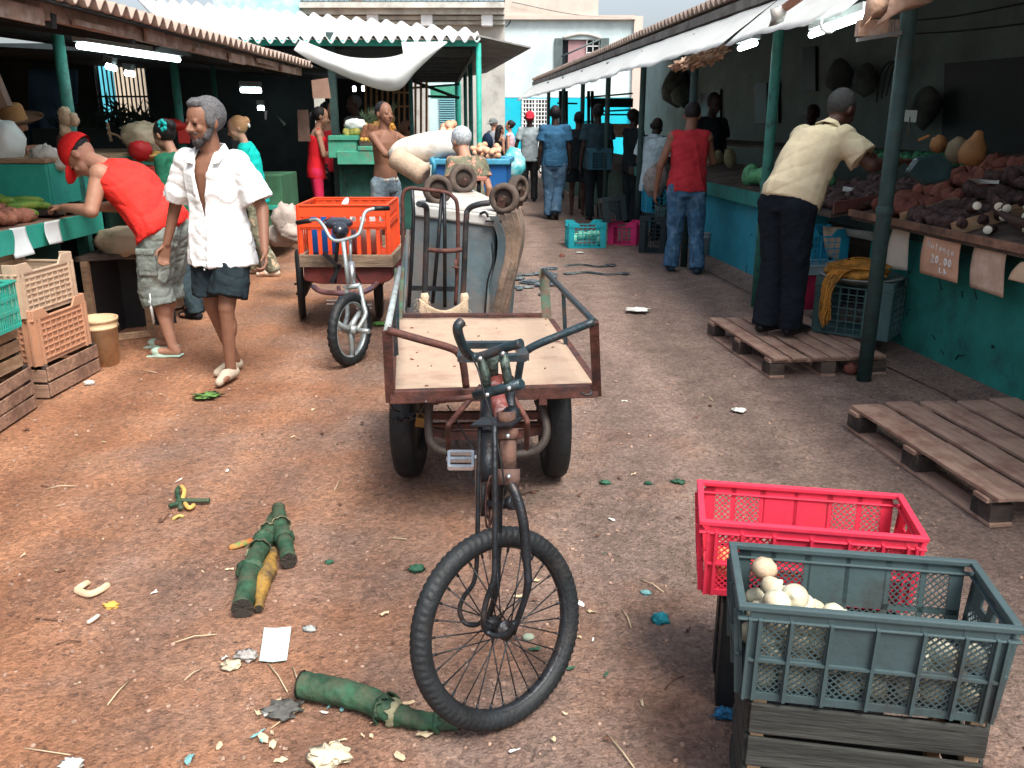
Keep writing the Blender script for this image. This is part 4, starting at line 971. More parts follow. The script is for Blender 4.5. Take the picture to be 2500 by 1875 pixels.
    if cap_:
        t = MB(); t.ell(Hd(0, -.012, .128), (.090, .110, .100), HR, 22, 14)
        sgn = cap_[1] if len(cap_) > 1 else 1
        t2 = [Hd(.0, .08*sgn, .125), Hd(.0, .165*sgn, .095)]
        R2 = HR @ Matrix.Rotation(-.25*sgn, 3, 'X')
        t.ell(Hd(0, .105*sgn, .112), (.066, .085, .013), R2, 18, 8)
        hsc(t); m2 = voxel(t, .007, 1); iv = HR.transposed()
        import bmesh
        bm = bmesh.new(); bm.from_mesh(m2)
        def inb(q): return q.y*sgn < .075*hs
        dl = [f for f in bm.faces if inb(iv @ (f.calc_center_median()-NT)) and (iv @ (f.calc_center_median()-NT)).z < .108*hs]
        bmesh.ops.delete(bm, geom=dl, context='FACES'); bm.to_mesh(m2); bm.free()
        o = put('cap', m2, cap_[0], root)
    if extra: extra(root, Hd, HR, T, TR, k, put, ARM, LEG)
    return root
# ================================================================ the people of the market
denim = cloth('denim', (.075, .15, .24), .35, (.22, .30, .36), .36); denim_l = cloth('light_denim', (.17, .23, .27), .3, (.34, .38, .38), .4)
black_h = M('black_hair', (.012, .011, .012), .6, .3, 40, .4, 120); grey_h = M('grey_hair', (.12, .12, .125), .9, .4, 60, .9, 160); white_h = M('silver_hair', (.40, .44, .46), .8, .4, 50, .8, 120)
grey_b = M('greying_beard', (.07, .065, .065), .9, .6, 60, .9, 160); blond_h = M('blond_hair', (.50, .29, .14), .55, .35, 30, .6, 90, grain=(1, 1, 6))
wshirt = cloth('white_shirt', (.80, .82, .82), .05, (.66, .68, .70), .3, .35)
# man in the open white shirt
person('bearded man walking in an open white short sleeved shirt and black shorts', -1.83, 5.42, 168, 1.70, lean=-1, hs=1.17, arm=1.05, head=(-24, 8), skin='brown', w=1.0,
       L=((-.30, -.03, 1.12), (-.36, .10, .87), (.55, .5, 0)), R=((.33, -.06, 1.13), (.40, -.02, .88), (-.6, .6, 0)),
       legs={'L': ((-.07, .12, .50), (-.045, .10, .10), (-.05, 1, -.25)), 'R': ((.09, .02, .49), (.05, -.12, .09), (.25, 1, -.25))},
       top=('shirt', wshirt, dict(loose=.028, hem=.76, flare=.036, sleeve=.84, sflare=.008, collar=True, open=1.06, vw=.15, vx=.015, split=.82, wr=.008, wsc=8, buttons=True)),
       bottom=('shorts', cloth('black_shorts', (.018, .028, .034), .3), dict(len=.82, flare=.025, loose=.022)),
       shoes=('shoe', cloth('beige_slipper', (.42, .35, .27), .15)), hair=('curly', grey_h), beard=grey_b, vox=.0065, curl=.75)
# man in the red cap leaning on the counter
def redcap_extra(root, Hd, HR, T, TR, k, put, ARM, LEG):
    t = MB()
    for s, nm in ((-1, 'L'), (1, 'R')):
        kn = LEG[nm][1]; h_ = LEG[nm][0]; c = h_.lerp(kn, .55)
        t = MB(); t.box(c+V((.112*s, 0, 0)), (.03, .13, .17)); t.box(c+V((.119*s, 0, .085)), (.035, .135, .04)); put('cargo_pocket', voxel(t, .008, 2, .003), MATS['cloth_grey_cargo'], root)
    t = MB(); kn, an = LEG['L'][1], LEG['L'][2]; p = kn.lerp(an, .3)+V((-.11, 0, 0)); t.tube([p+V((0, 0, .1)), p, p+V((.01, 0, -.10))], .006, 5); t.tube([p+V((.0, .012, .05)), p+V((.02, .012, -.12))], .004, 5)
    put('drawstring', t.mesh('d'), paper_m, root)
cargo = cloth('grey_cargo', (.19, .22, .20), .22, (.30, .33, .30), .42, .7)
person('man in a red cap and red sleeveless shirt leaning on the green counter', -2.42, 6.05, 82, 1.74, lean=30, bend=28, twist=0, head=(4, 30), skin='tan', w=1.30, hs=1.2, arm=1.25,
       L=((-.30, .34, 1.04), (-.18, .62, 1.05), (0, 0, -1)), R=((.25, .42, 1.02), (.10, .66, 1.02), (0, 0, -1)),
       legs={'L': ((-.12, .06, .50), (-.13, -.03, .085)), 'R': ((.12, .10, .50), (.10, .13, .085))},
       top=('tank', cloth('bright_red', (.80, .045, .035), .12, (.62, .03, .03), .4), dict(loose=.030, hem=.86, flare=.01, wr=.008, wsc=6)),
       bottom=('capri', cargo, dict(len=.30, loose=.026, wr=.009, wsc=11, waist=.98)),
       shoes=('sandal', M('mint_slipper', (.42, .58, .48), .6, .1, 9, .2)), hair=('short', black_h), cap_=(cloth('red_cap', (.78, .03, .03), .08), 1), vox=.0075, extra=redcap_extra, curl=.7, belly=.03)
# woman with turquoise flower, mostly behind the white shirt
def flower(root, Hd, HR, T, TR, k, put, ARM, LEG):
    t = MB(); c = Hd(-.05, -.085, .15)
    for i in range(6):
        a = i*1.05; t.ell(c+HR @ V((-.02, .035*math.cos(a), .035*math.sin(a))), (.014, .022, .022), HR, 8, 6)
    put('flower', t.mesh('f'), M('turquoise_petal', (.02, .55, .52), .6, .1), root)
person('woman with black hair and a turquoise flower half hidden behind the man in white', -2.72, 7.25, 65, 1.62, lean=6, head=(0, 18), skin='tan', fem=True,
       top=('long', cloth('dark_green_top', (.02, .12, .07), .2), dict(loose=.015)), bottom=('pants', cloth('dark_denim', (.035, .055, .065), .3), dict(loose=.014)),
       R=((.22, .12, 1.05), (.14, .36, 1.02), (0, 0, -1)), legs={'R': ((.1, .05, .5), (.14, .10, .085)), 'L': ((-.1, .02, .5), (-.1, -.1, .085))},
       shoes=('shoe', cloth('black_flats', (.02, .02, .025))), hair=('bun', black_h), vox=.010, extra=flower)
camo = M('camouflage_cloth', (.16, .16, .11), .9, .9, 7, .4, 40, dirt=(.48, .36, .24), da=.42, dscale=11, sharp=.01)
def clip(root, Hd, HR, T, TR, k, put, ARM, LEG):
    t = MB(); c = Hd(0, -.12, .09); t.ell(c, (.045, .02, .03), HR, 8, 6); put('hair_clip', t.mesh('c'), white_pl, root)
person('blonde woman in a turquoise top and camouflage trousers facing the stall', -2.72, 9.35, 95, 1.66, lean=8, head=(10, 12), skin='light', fem=True,
       top=('long', cloth('turquoise_top', (.01, .50, .44), .12), dict(loose=.016, sleeve=.5)), bottom=('pants', camo, dict(loose=.02)),
       R=((.22, .10, 1.08), (.16, .34, 1.05), (0, 0, -1)), L=((-.22, .10, 1.08), (-.14, .34, 1.05), (0, 0, -1)),
       legs={'L': ((-.1, .02, .5), (-.12, -.14, .085)), 'R': ((.1, .06, .5), (.1, .12, .085))},
       shoes=('shoe', cloth('cream_sneaker', (.62, .52, .42), .1)), hair=('bun', blond_h), vox=.011, extra=clip)
# two women in red at the fruit stall
red_d = cloth('crimson', (.55, .03, .05), .12)
person('slim woman in a bright red top and tight red trousers reaching to the fruit stall', -2.60, 11.75, -72, 1.66, z=.12, lean=6, head=(0, 8), skin='tan', fem=True,
       top=('strap', cloth('red_top', (.66, .02, .03), .1), dict(loose=.01, wr=.002)), bottom=('tight', cloth('rose_red_leggings', (.62, .03, .09), .12), dict(loose=.006)),
       L=((-.20, .12, 1.12), (-.12, .37, 1.16), (0, 0, -1)), R=((.20, .10, 1.12), (.10, .36, 1.13), (0, 0, -1)), shoes=('shoe', black), hair=('pony', black_h), vox=.011)
person('taller woman in a red top standing behind the slim woman in red', -2.58, 12.5, -120, 1.72, z=.14, lean=3, head=(0, 6), skin='tan', fem=True,
       top=('strap', red_d, dict(loose=.012, wr=.003)), bottom=('pants', cloth('dark_trousers', (.025, .03, .035), .2)), L=((-.2, .12, 1.13), (-.1, .34, 1.12)), hair=('bun', black_h), vox=.013)
# fruit vendors
person('vendor in a grey patterned shirt behind the white fruit bag', -2.32, 13.4, 150, 1.76, z=.2, head=(-30, 5), skin='dark', top=('tank', cloth('grey_print', (.24, .26, .30), .5), {}), bottom=('pants', black), hair=('short', grey_h), vox=.013)
person('vendor in a pink red cap and grey shirt bending behind the pineapples', -1.98, 13.8, 175, 1.66, z=.15, lean=14, head=(0, 15), skin='brown', top=('tee', cloth('pale_grey', (.40, .42, .42), .2), {}), bottom=('pants', black),
       cap_=(cloth('pink_cap', (.55, .05, .10), .1), 1), hair=('short', black_h), vox=.013)
# shirtless man carrying the sack
person('shirtless man in jeans and black boots holding a long white sack', -1.47, 10.25, 232, 1.80, lean=2, head=(-6, -2), skin='brown', w=.95,
       L=((-.20, .26, 1.30), (-.22, .55, 1.32), (0, 0, 1)), R=((.20, .22, 1.22), (.08, .50, 1.15), (0, 0, 1)),
       bottom=('shorts', denim_l, dict(len=1.15, loose=.026, flare=.008, waist=.96, belt=M('pale_belt', (.5, .48, .42), .7, .4, 30))), shoes=('boot', rubber), hair=('short', black_h), vox=.009, curl=.9)
pat = M('patterned_print', (.12, .12, .08), .9, .8, 9, .3, 40, dirt=(.45, .22, .16), da=.45, dscale=14, sharp=.02, grain=(1, 1, 1))
person('grey haired person in a dark patterned shirt bent by the blue cart', -.40, 8.6, 25, 1.54, hs=1.25, lean=16, head=(12, 14), skin='tan', top=('tee', pat, dict(loose=.02)), bottom=('skirt', M('red_cream_print', (.45, .30, .22), .9, .5, 9, .2, dirt=(.45, .06, .04), da=.42, dscale=9, sharp=.02)), hair=('curly', white_h), vox=.010, belly=.02)
# people at the rear of the fruit stall
person('man in a dark top behind the fruit stall with his arm raised', -2.28, 15.6, 120, 1.76, lean=3, skin='brown', top=('tee', cloth('blue_black', (.03, .05, .07), .2), {}), bottom=('pants', black), hair=('short', black_h), L=((-.3, .2, 1.4), (-.1, .45, 1.3)), vox=.015)
person('man in a white shirt facing left behind the shirtless man', -2.02, 15.4, 95, 1.70, lean=3, skin='tan', top=('tee', wshirt, {}), bottom=('pants', black), hair=('short', black_h), R=((.2, .25, 1.25), (.1, .5, 1.3)), vox=.015)
person('bald brown man beside the mesh bag of onions', -1.72, 14.6, 100, 1.62, skin='brown', top=('tee', cloth('dull_brown', (.16, .1, .07), .2), {}), bottom=('pants', black), hair=('bald', black_h), vox=.015)
# down the lane
def pack(root, Hd, HR, T, TR, k, put, ARM, LEG):
    t = MB(); t.ell(T((0, -.20, 1.2)), (.17, .12, .24), TR(1.2)); put('backpack', voxel(t, .015, 1), cloth('navy_pack', (.015, .03, .06), .2), root)
lane = 'shoppers far down the lane'
def far(u, vfoot, label, **k): 
    p = PZ(u, vfoot); person(label, p.x, p.y, k.pop('h', 0), k.pop('H', 1.7), **k)
far(1206, 470, 'man in a grey cap with a navy backpack', skin='tan', H=1.66, h=-50, top=('tee', cloth('grey_marl', (.35, .37, .42), .1), {}), bottom=('pants', black), cap_=(cloth('grey_cap', (.18, .2, .2), .1), -1), vox=.017, extra=pack)
far(1222, 474, 'woman with long black hair and a striped skirt', skin='tan', H=1.52, h=-60, fem=True, top=('strap', black, {}), bottom=('skirt', cloth('striped_skirt', (.28, .34, .33), .6), {}), hair=('long', black_h), vox=.017)
far(1245, 470, 'woman in a pink top with her hair in a bun', skin='light', H=1.62, h=75, fem=True, top=('tank', cloth('pale_pink', (.72, .50, .56), .1), dict(loose=.01)), bottom=('pants', denim), hair=('bun', black_h), R=((.2, .15, 1.1), (.1, .38, 1.15)), vox=.017)
far(1292, 492, 'man in a red cap and grey tee shirt walking away', skin='deep', H=1.78, top=('tee', cloth('grey_tee', (.30, .36, .38), .14), dict(loose=.018)), bottom=('pants', black), cap_=(cloth('far_red_cap', (.6, .03, .05), .1), -1), hair=('short', black_h), vox=.015, shoes=('shoe', black), L=((-.27, -.02, 1.12), (-.28, .06, .88)), R=((.27, -.02, 1.12), (.28, .06, .88)))
person('man in a navy tee shirt and blue jeans striding away down the lane', *PZ(1352, 535).xy, -4, 1.84, skin='deep', w=1.12, top=('tee', cloth('navy_tee', (.035, .11, .20), .18), dict(loose=.028, hem=.84)), bottom=('pants', denim, dict(loose=.026)),
       legs={'L': ((-.09, .06, .49), (-.08, .02, .09)), 'R': ((.07, .04, .50), (.03, -.16, .15), (.1, .55, -.75))}, shoes=('shoe', black), hair=('short', black_h), vox=.012, belly=.03)
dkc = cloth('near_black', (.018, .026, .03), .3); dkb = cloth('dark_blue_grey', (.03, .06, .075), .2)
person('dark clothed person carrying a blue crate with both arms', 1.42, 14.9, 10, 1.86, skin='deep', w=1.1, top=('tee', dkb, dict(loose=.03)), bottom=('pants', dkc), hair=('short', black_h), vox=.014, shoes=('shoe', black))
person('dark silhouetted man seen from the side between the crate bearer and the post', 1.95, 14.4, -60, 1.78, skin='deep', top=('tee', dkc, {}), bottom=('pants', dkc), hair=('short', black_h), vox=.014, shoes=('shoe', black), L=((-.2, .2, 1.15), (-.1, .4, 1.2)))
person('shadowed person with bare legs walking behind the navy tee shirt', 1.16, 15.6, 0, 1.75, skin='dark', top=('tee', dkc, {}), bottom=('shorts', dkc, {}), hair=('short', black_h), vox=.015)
person('man in a pale blue checked shirt and black trousers by the crates', 1.93, 12.2, -35, 1.66, skin='deep', lean=2, head=(0, 20), top=('shirt', cloth('pale_blue_check', (.44, .56, .60), .25), dict(loose=.034, hem=.72, flare=.015, wr=.006, collar=True)), bottom=('pants', dkc), hair=('bald', black_h), shoes=('shoe', black),
       L=((-.26, .06, 1.12), (-.14, .32, 1.06), (0, 0, -1)), R=((.24, .12, 1.12), (.1, .4, 1.12)), vox=.011)
person('man in a red sleeveless top and blue jeans seen from behind', 1.90, 9.55, -8, 1.80, skin='brown', w=1.06, head=(-10, 26), top=('tank', cloth('brick_red_tank', (.44, .035, .045), .16), dict(loose=.026, hem=.86, wr=.008, wsc=6)), bottom=('pants', cloth('blue_jeans', (.045, .11, .19), .5, (.14, .25, .36), .40), dict(loose=.026, wr=.008, wsc=9, belt=None)),
       L=((-.29, -.03, 1.12), (-.32, .05, .86), (1, .3, 0)), R=((.26, .10, 1.15), (.2, .32, 1.1)), legs={'L': ((-.10, .03, .49), (-.12, 0, .085), (-.2, 1, -.22)), 'R': ((.12, .02, .49), (.14, -.14, .085), (.3, 1, -.22))},
       shoes=('shoe', cloth('dark_sneaker', (.03, .05, .07), .2)), hair=('short', black_h), vox=.0095)
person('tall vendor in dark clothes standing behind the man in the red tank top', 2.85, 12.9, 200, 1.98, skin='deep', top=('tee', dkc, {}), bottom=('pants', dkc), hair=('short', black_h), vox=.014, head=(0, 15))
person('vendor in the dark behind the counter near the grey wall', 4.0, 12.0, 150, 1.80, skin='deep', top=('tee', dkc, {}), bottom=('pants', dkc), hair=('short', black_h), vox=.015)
# man in the yellow shirt
ylw = cloth('pale_yellow', (.66, .57, .38), .08, (.56, .46, .29), .3, .3)
person('man in a pale yellow shirt and dark trousers leaning over the tubers on a pallet', 1.88, 5.98, -58, 1.80, z=.15, lean=23, bend=30, head=(0, 0), skin='dark', w=1.12, belly=.035, arm=1.15,
       L=((-.16, .42, 1.18), (-.02, .68, 1.20), (0, 0, -1)), R=((.36, .34, 1.14), (.36, .62, 1.16), (0, 0, -1)),
       legs={'L': ((-.085, .02, .49), (-.08, -.03, .085)), 'R': ((.09, .03, .49), (.085, .05, .085))},
       top=('tee', ylw, dict(loose=.028, hem=.90, sleeve=.72, sflare=.012, wr=.007, wsc=6, collar=True)), bottom=('pants', cloth('midnight_trousers', (.010, .014, .020), .2), dict(loose=.026, wr=.005, belt=black)),
       shoes=('shoe', M('black_leather', (.012, .012, .014), .3, .1)), hair=('short', M('dark_grey_hair', (.05, .05, .05), .9, .4, 60, .9, 160)), vox=.0075)
# vendor with straw hat at the far left
straw = M('straw', (.48, .25, .10), .85, .3, 60, .8, 200, grain=(1, 1, 3)); brim_m = M('straw_brim', (.20, .12, .08), .9, .3, 60, .8, 200)
def hat(root, Hd, HR, T, TR, k, put, ARM, LEG):
    t = MB(); R2 = HR @ Matrix.Rotation(.06, 3, 'Y')
    t.lathe([(.001, .115), (.075, .112), (.088, .095), (.105, .0), (.112, -.01)], Hd(0, -.01, .165), R2, 24)
    put('hat_crown', t.mesh('h'), straw, root)
    t = MB(); t.lathe([(.10, .0), (.16, -.012), (.215, .0), (.232, .018), (.228, .010), (.16, -.022), (.098, -.01)], Hd(0, -.01, .160), R2, 32); put('hat_brim', t.mesh('b'), brim_m, root)
person('person in a wide brimmed straw hat resting chin on hand behind the left stall', -3.88, 7.0, 215, 1.62, hs=1.15, z=.06, lean=8, head=(-25, 6), skin='tan', top=('tank', cloth('peach_vest', (.42, .2, .13), .3), {}), bottom=('pants', dkc), hair=('short', black_h),
       L=((-.22, .30, 1.18), (-.05, .22, 1.36), (0, 1, 0)), vox=.009, extra=hat)
person('shadowed vendor seated in the dark behind the red cap', -3.95, 7.9, 190, 1.5, skin='brown', top=('tank', dkc, {}), bottom=('pants', dkc), hair=('short', black_h), vox=.015)
# ================================================================ front cargo tricycle
def P(u, v, y): return PY(u, v, y)
def spoked_wheel(par, c, R, r, axle, nsp=28, tyre=rubber, rimm=iron, name='wheel', tread=True, hubw=.05):
    """wheel part with tyre, rim, spokes, hub as its own pieces"""
    fr = frame(axle); c = V(c)
    wheel = MB(); wheel.lathe([(R-r*1.95, -.012), (R-r*1.7, -.017), (R-r*1.45, -.014), (R-r*1.6, 0), (R-r*1.45, .014), (R-r*1.7, .017), (R-r*1.95, .012), (R-r*2.1, 0)], c, fr, 64, closed=True)
    wo = wheel.build(name, rimm, par)
    t = MB(); n1, n2 = 320, 20; vs_ = []
    for i in range(n1):
        a = 2*math.pi*i/n1
        for k in range(n2):
            b = 2*math.pi*k/n2; rr = r
            out_ = math.cos(b)
            if tread and out_ > .15:
                zz = math.sin(a*80+4*abs(math.sin(b*2)))+.35; rr += (.0012 if zz > 0 else -.0014)
            rad = R-r+rr*math.cos(b); vs_.append(c+fr @ V((rad*math.cos(a), rad*math.sin(a), rr*math.sin(b)*.95)))
    t.add(vs_, [(i*n2+k, i*n2+(k+1) % n2, ((i+1) % n1)*n2+(k+1) % n2, ((i+1) % n1)*n2+k) for i in range(n1) for k in range(n2)], 0, True)
    t.build('tyre', tyre, wo)
    s = MB(); rin = R-r*1.95
    for i in range(nsp):
        a = 2*math.pi*i/nsp; sd = 1 if i % 2 else -1; tg = (.55 if (i//2) % 2 else -.55)
        p0 = fr @ V((.024*math.cos(a+tg), .024*math.sin(a+tg), sd*hubw*.5)); p1 = fr @ V((rin*math.cos(a), rin*math.sin(a), 0))
        s.tube([c+p0, c+p1], .0021, 5); d = (p1-p0).normalized(); s.tube([c+p1-d*.018, c+p1], .0038, 5)
    s.build('spokes', iron, wo)
    h = MB(); h.lathe([(.0, -hubw), (.010, -hubw), (.010, -hubw*.62), (.028, -hubw*.6), (.028, -hubw*.48), (.014, -hubw*.4), (.014, hubw*.4), (.028, hubw*.48), (.028, hubw*.6), (.010, hubw*.62), (.010, hubw), (0, hubw)], c, fr, 18)
    h.build('hub', iron, wo); return wo
def solid_wheel(par, c, R, r, axle, rimm=iron, name='wheel', w_=None):
    fr = frame(axle); c = V(c); w_ = w_ or r*.9
    m = MB(); m.lathe([(.03, -.03), (R*.35, -.02), (R-r*1.8, -.035), (R-r*1.7, 0), (R-r*1.8, .035), (R*.35, .02), (.03, .03)], c, fr, 32)
    for k in range(5):
        a = k*1.2566; m.bar(c, c+fr @ V((math.cos(a)*(R-r*1.6), math.sin(a)*(R-r*1.6), 0)), .03, .07)
    wo = m.build(name, rimm, par)
    t = MB(); n1, n2 = 60, 14; vs_ = []
    for i in range(n1):
        a = 2*math.pi*i/n1
        for k in range(n2):
            b = 2*math.pi*k/n2; q = abs(math.cos(b))**.5*(1 if math.cos(b) > 0 else -1); z_ = abs(math.sin(b))**.6*(1 if math.sin(b) > 0 else -1)
            gr = -.004 if (q > .5 and (i+k) % 2) else 0
            vs_.append(c+fr @ V(((R-r+r*q+gr)*math.cos(a), (R-r+r*q+gr)*math.sin(a), w_*z_)))
    t.add(vs_, [(i*n2+k, i*n2+(k+1) % n2, ((i+1) % n1)*n2+(k+1) % n2, ((i+1) % n1)*n2+k) for i in range(n1) for k in range(n2)], 0, True)
    t.build('tyre', rubber, wo); return wo
tri = thing('cargo_tricycle', 'rusty cargo tricycle with a bare pale plywood deck, parked nearest the camera', 'cargo tricycle', (0, 3.4, 0))
# front wheel, turned
axl = V((.587, -.774, .237)).normalized()
fwc = V((-.034, 2.06, .2745))
spoked_wheel(tri, fwc, .2765, .028, axl, 30, name='front_wheel', hubw=.055)
m = MB()
ha, hb = fwc+axl*.062, fwc-axl*.062
crn = P(1236, 1165, 2.10)
m.tube(arc([ha, P(1287, 1440, 2.00), P(1285, 1360, 2.02), P(1276, 1265, 2.04), P(1254, 1195, 2.07), P(1232, 1168, 2.10)]), [.009]*6+[.011]*6+[.0135]*19, 10)
m.tube(arc([hb, P(1210, 1445, 2.10), P(1214, 1340, 2.12), P(1216, 1240, 2.12), P(1220, 1180, 2.11), P(1230, 1165, 2.11)]), [.009]*6+[.011]*6+[.0130]*19, 10)
m.build('fork', iron, tri)
m = MB(); hd0, hd1 = P(1240, 1172, 2.10), P(1240, 1030, 2.155)
m.tube([P(1242, 1183, 2.095), P(1242, 1145, 2.11)], .030, 14); m.tube([P(1242, 1146, 2.11), P(1240, 1070, 2.14)], .022, 14); m.tube([P(1240, 1072, 2.14), P(1240, 1046, 2.15)], .027, 14)
m.tube([P(1237, 1034, 2.155), P(1235, 1006, 2.165)], .026, 6); m.build('head_tube', rust_lt, tri)
# long brace rods running to the hub
m = MB()
m.tube(arc([P(1207, 1034, 2.06), P(1208, 1150, 2.0), P(1208, 1330, 1.95), P(1206, 1410, 1.93), P(1188, 1465, 1.92), P(1180, 1510, 1.91), P(1186, 1540, 1.92), P(1210, 1552, 1.91), P(1240, 1545, 1.9), P(1256, 1518, 1.9)]), .0075, 8)
m.tube(arc([P(1172, 1040, 2.16), P(1168, 1150, 2.13), P(1166, 1290, 2.1), P(1160, 1410, 2.08), P(1132, 1458, 2.07), P(1122, 1490, 2.06), P(1134, 1520, 2.05), P(1160, 1526, 2.04), P(1185, 1512, 2.02)]), .0065, 8)
m.tube([P(1180, 1180, 2.2), P(1178, 1260, 2.18)], .006, 6)
m.build('brace_rod', iron, tri)
m = MB(); pl = [P(1160, 1024, 2.17), P(1210, 1018, 2.15), P(1262, 1026, 2.13), P(1262, 1033, 2.13), P(1210, 1030, 2.13), P(1160, 1034, 2.17)]
m.bar(P(1164, 1030, 2.18), P(1262, 1031, 2.13), .07, .006); m.build('head_plate', iron, tri)
# frame tubes
m = MB(); m.tube([P(1206, 922, 2.62), P(1213, 960, 2.45), P(1228, 1024, 2.2)], [.020, .021, .024], 14); m.tube([P(1188, 925, 2.66), P(1222, 925, 2.63)], .017, 10); m.build('top_tube', redpaint, tri)
m = MB(); m.tube([P(1245, 925, 2.62), P(1247, 1000, 2.4)], .015, 8); m.tube([P(1249, 1000, 2.2), P(1249, 1026, 2.18)], .024, 6)
m.tube([P(1192, 1000, 2.66), P(1188, 1110, 2.5), P(1190, 1180, 2.45)], .028, 10); m.tube([P(1190, 960, 2.7), P(1190, 1060, 2.55)], .024, 10)
m.tube([P(1228, 1035, 2.2), P(1215, 1150, 2.32), P(1205, 1235, 2.45)], .016, 8); m.tube([P(1238, 1170, 2.3), P(1215, 1240, 2.5)], .013, 8); m.build('down_tube', iron, tri)
m = MB()    # bottom bracket with its bolt
m.tube([P(1170, 1235, 2.42), P(1250, 1228, 2.36)], .016, 12); m.tube([P(1243, 1228, 2.36), P(1256, 1227, 2.35)], .022, 12); m.build('bottom_bracket', iron, tri)
m = MB(); ca, cb = P(1196, 1225, 2.42), V((-.30, 3.80, .30))
for dz_ in (.078, -.070): m.tube([ca+V((0, 0, dz_)), cb+V((0, 0, dz_*.5))], .004, 5)
m.build('chain', iron, tri)
m = MB(); m.tube(arc([P(1150, 868, 2.19), P(1168, 905, 2.14), P(1182, 960, 2.12), P(1200, 1020, 2.1), P(1222, 1120, 2.06), P(1232, 1190, 2.05)], 5), .0028, 6); m.build('brake_cable', black, tri)
for (u_, v_, y_) in ((1242, 1158, 2.075), (1240, 1060, 2.115), (1173, 872, 2.18), (1228, 860, 2.15), (1190, 960, 2.18), (1243, 944, 2.13)):
    m = MB(); pb_ = P(u_, v_, y_); m.lathe([(0, .012), (.006, .012), (.0065, -.012), (0, -.012)], pb_+V((0, -.012, 0)), frame((0, -1, .2)), 6); m.build('bolt', chrome, tri)
m = MB(); c = P(1196, 1225, 2.42); fr_x = frame(V((1, -.15, 0)))
m.lathe([(.075, -.002), (.082, -.002), (.082, .002), (.075, .002)], c, fr_x, 40, closed=True)
for k in range(5): m.bar(c, c+fr_x @ V((.076*math.cos(k*1.257), .076*math.sin(k*1.257), 0)), .004, .012)
m.build('chainring', rust, tri)
m = MB(); m.bar(P(1166, 1115, 2.30), P(1168, 1235, 2.42), .016, .012, up=(0, 1, 0)); cr_ = m.build('crank', chrome, tri)
m = MB(); 
for (v0, yy) in ((1105, 2.36), (1122, 2.30), (1141, 2.25)): m.bar(P(1096, v0, yy), P(1154, v0, yy), .020, .010)
for u in (1096, 1154): m.bar(P(u, 1105, 2.36), P(u, 1141, 2.25), .008, .014)
m.tube([P(1090, 1121, 2.31), P(1166, 1123, 2.31)], .007, 8); m.build('pedal', chrome, tri)
# handlebar: two bars joined by plates
m = MB(); hb1 = m.tube(arc([P(1127, 786, 2.12), P(1118, 796, 2.11), P(1119, 815, 2.12), P(1130, 845, 2.16), P(1143, 864, 2.2), P(1160, 872, 2.21), P(1185, 867, 2.2), P(1230, 850, 2.18), P(1273, 838, 2.15)], 6), .0130, 12)
m.build('handlebar', iron_bl, tri)
m = MB(); m.tube([P(1160, 966, 2.2), P(1274, 937, 2.13)], .0140, 12); m.tube([P(1270.5, 937.8, 2.132), P(1275, 936.8, 2.128)], .011, 12, mi=0); m.build('lower_bar', iron_bl, tri)
mot = M('mottled_green_iron', (.035, .05, .045), .5, .9, 40, .3, 80, metal=.3, dirt=(.16, .22, .18), da=.40, dscale=26)
m = MB(); m.tube([P(1173, 872, 2.2), P(1186, 920, 2.19), P(1190, 962, 2.2)], .0128, 10); m.tube([P(1228, 860, 2.17), P(1236, 905, 2.16), P(1243, 945, 2.15)], .0128, 10); m.build('riser', mot, tri)
m = MB(); m.tube([P(1203, 868, 2.55), P(1203, 925, 2.6)], .018, 12); m.build('seat_post', mot, tri)
m = MB()
q = [P(1132, 842, 2.9), P(1264, 841, 2.9), P(1280, 872, 2.62), P(1128, 874, 2.62)]
for a, b in zip(q, q[1:]+q[:1]): m.bar(a, b, .03, .022, ext=.006)
m.build('seat_frame', iron_bl, tri)
# deck
DY0, DY1, DZ = 3.09, 4.42, .62
def DP(u, v, z=DZ): return PZ(u, v, z)
fl, fr2, bl, br = V((-.435, DY0, DZ)), V((.315, DY0+.0, DZ)), V((-.535, DY1, DZ)), V((.20, DY1, DZ))
fl, fr2 = DP(965, 953), DP(1446, 938); bl, br = DP(972, 779), DP(1336, 779)
deckm = M('pale_plywood', (.43, .32, .235), .85, .16, 5, .45, 40, dirt=(.27, .17, .125), da=.40, dscale=5, sharp=.14)
m = MB(); m.grid(lambda i, j: fl.lerp(fr2, i).lerp(bl.lerp(br, i), j)+V((0, 0, .004*noise.noise(V((i*4, j*4, 1))))), 16, 20, sm=True); m.build('deck', deckm, tri, solid=.014)
m = MB()
for k in range(20):
    i, j = random.random(), random.random(); p = fl.lerp(fr2, i).lerp(bl.lerp(br, i), j)+V((0, 0, .010)); s = random.uniform(.003, .008)
    m.box(p, (s*2.4, s, .003), rotz(random.random()*3))
m.bar(fl.lerp(fr2, .83).lerp(bl.lerp(br, .83), .55)+V((0,0,.009)), fl.lerp(fr2, .98).lerp(bl.lerp(br, .98), .56)+V((0,0,.009)), .004, .003)
m.build('deck_debris', M('chip_brown', (.20, .09, .06), .9, .4), tri)
m = MB(); o = V((0, 0, -.02))
m.bar(fl+o+V((-.02, -.015, 0)), fr2+o+V((.02, -.015, 0)), .04, .05); m.bar(bl+o+V((0, .02, .015)), br+o+V((0, .02, .015)), .035, .06)
m.bar(fl+o+V((-.018, 0, 0)), bl+o+V((-.018, 0, 0)), .035, .045); m.bar(fr2+o+V((.018, 0, 0)), br+o+V((.018, 0, 0)), .035, .045); m.build('deck_frame', rust, tri, bevel=.003)
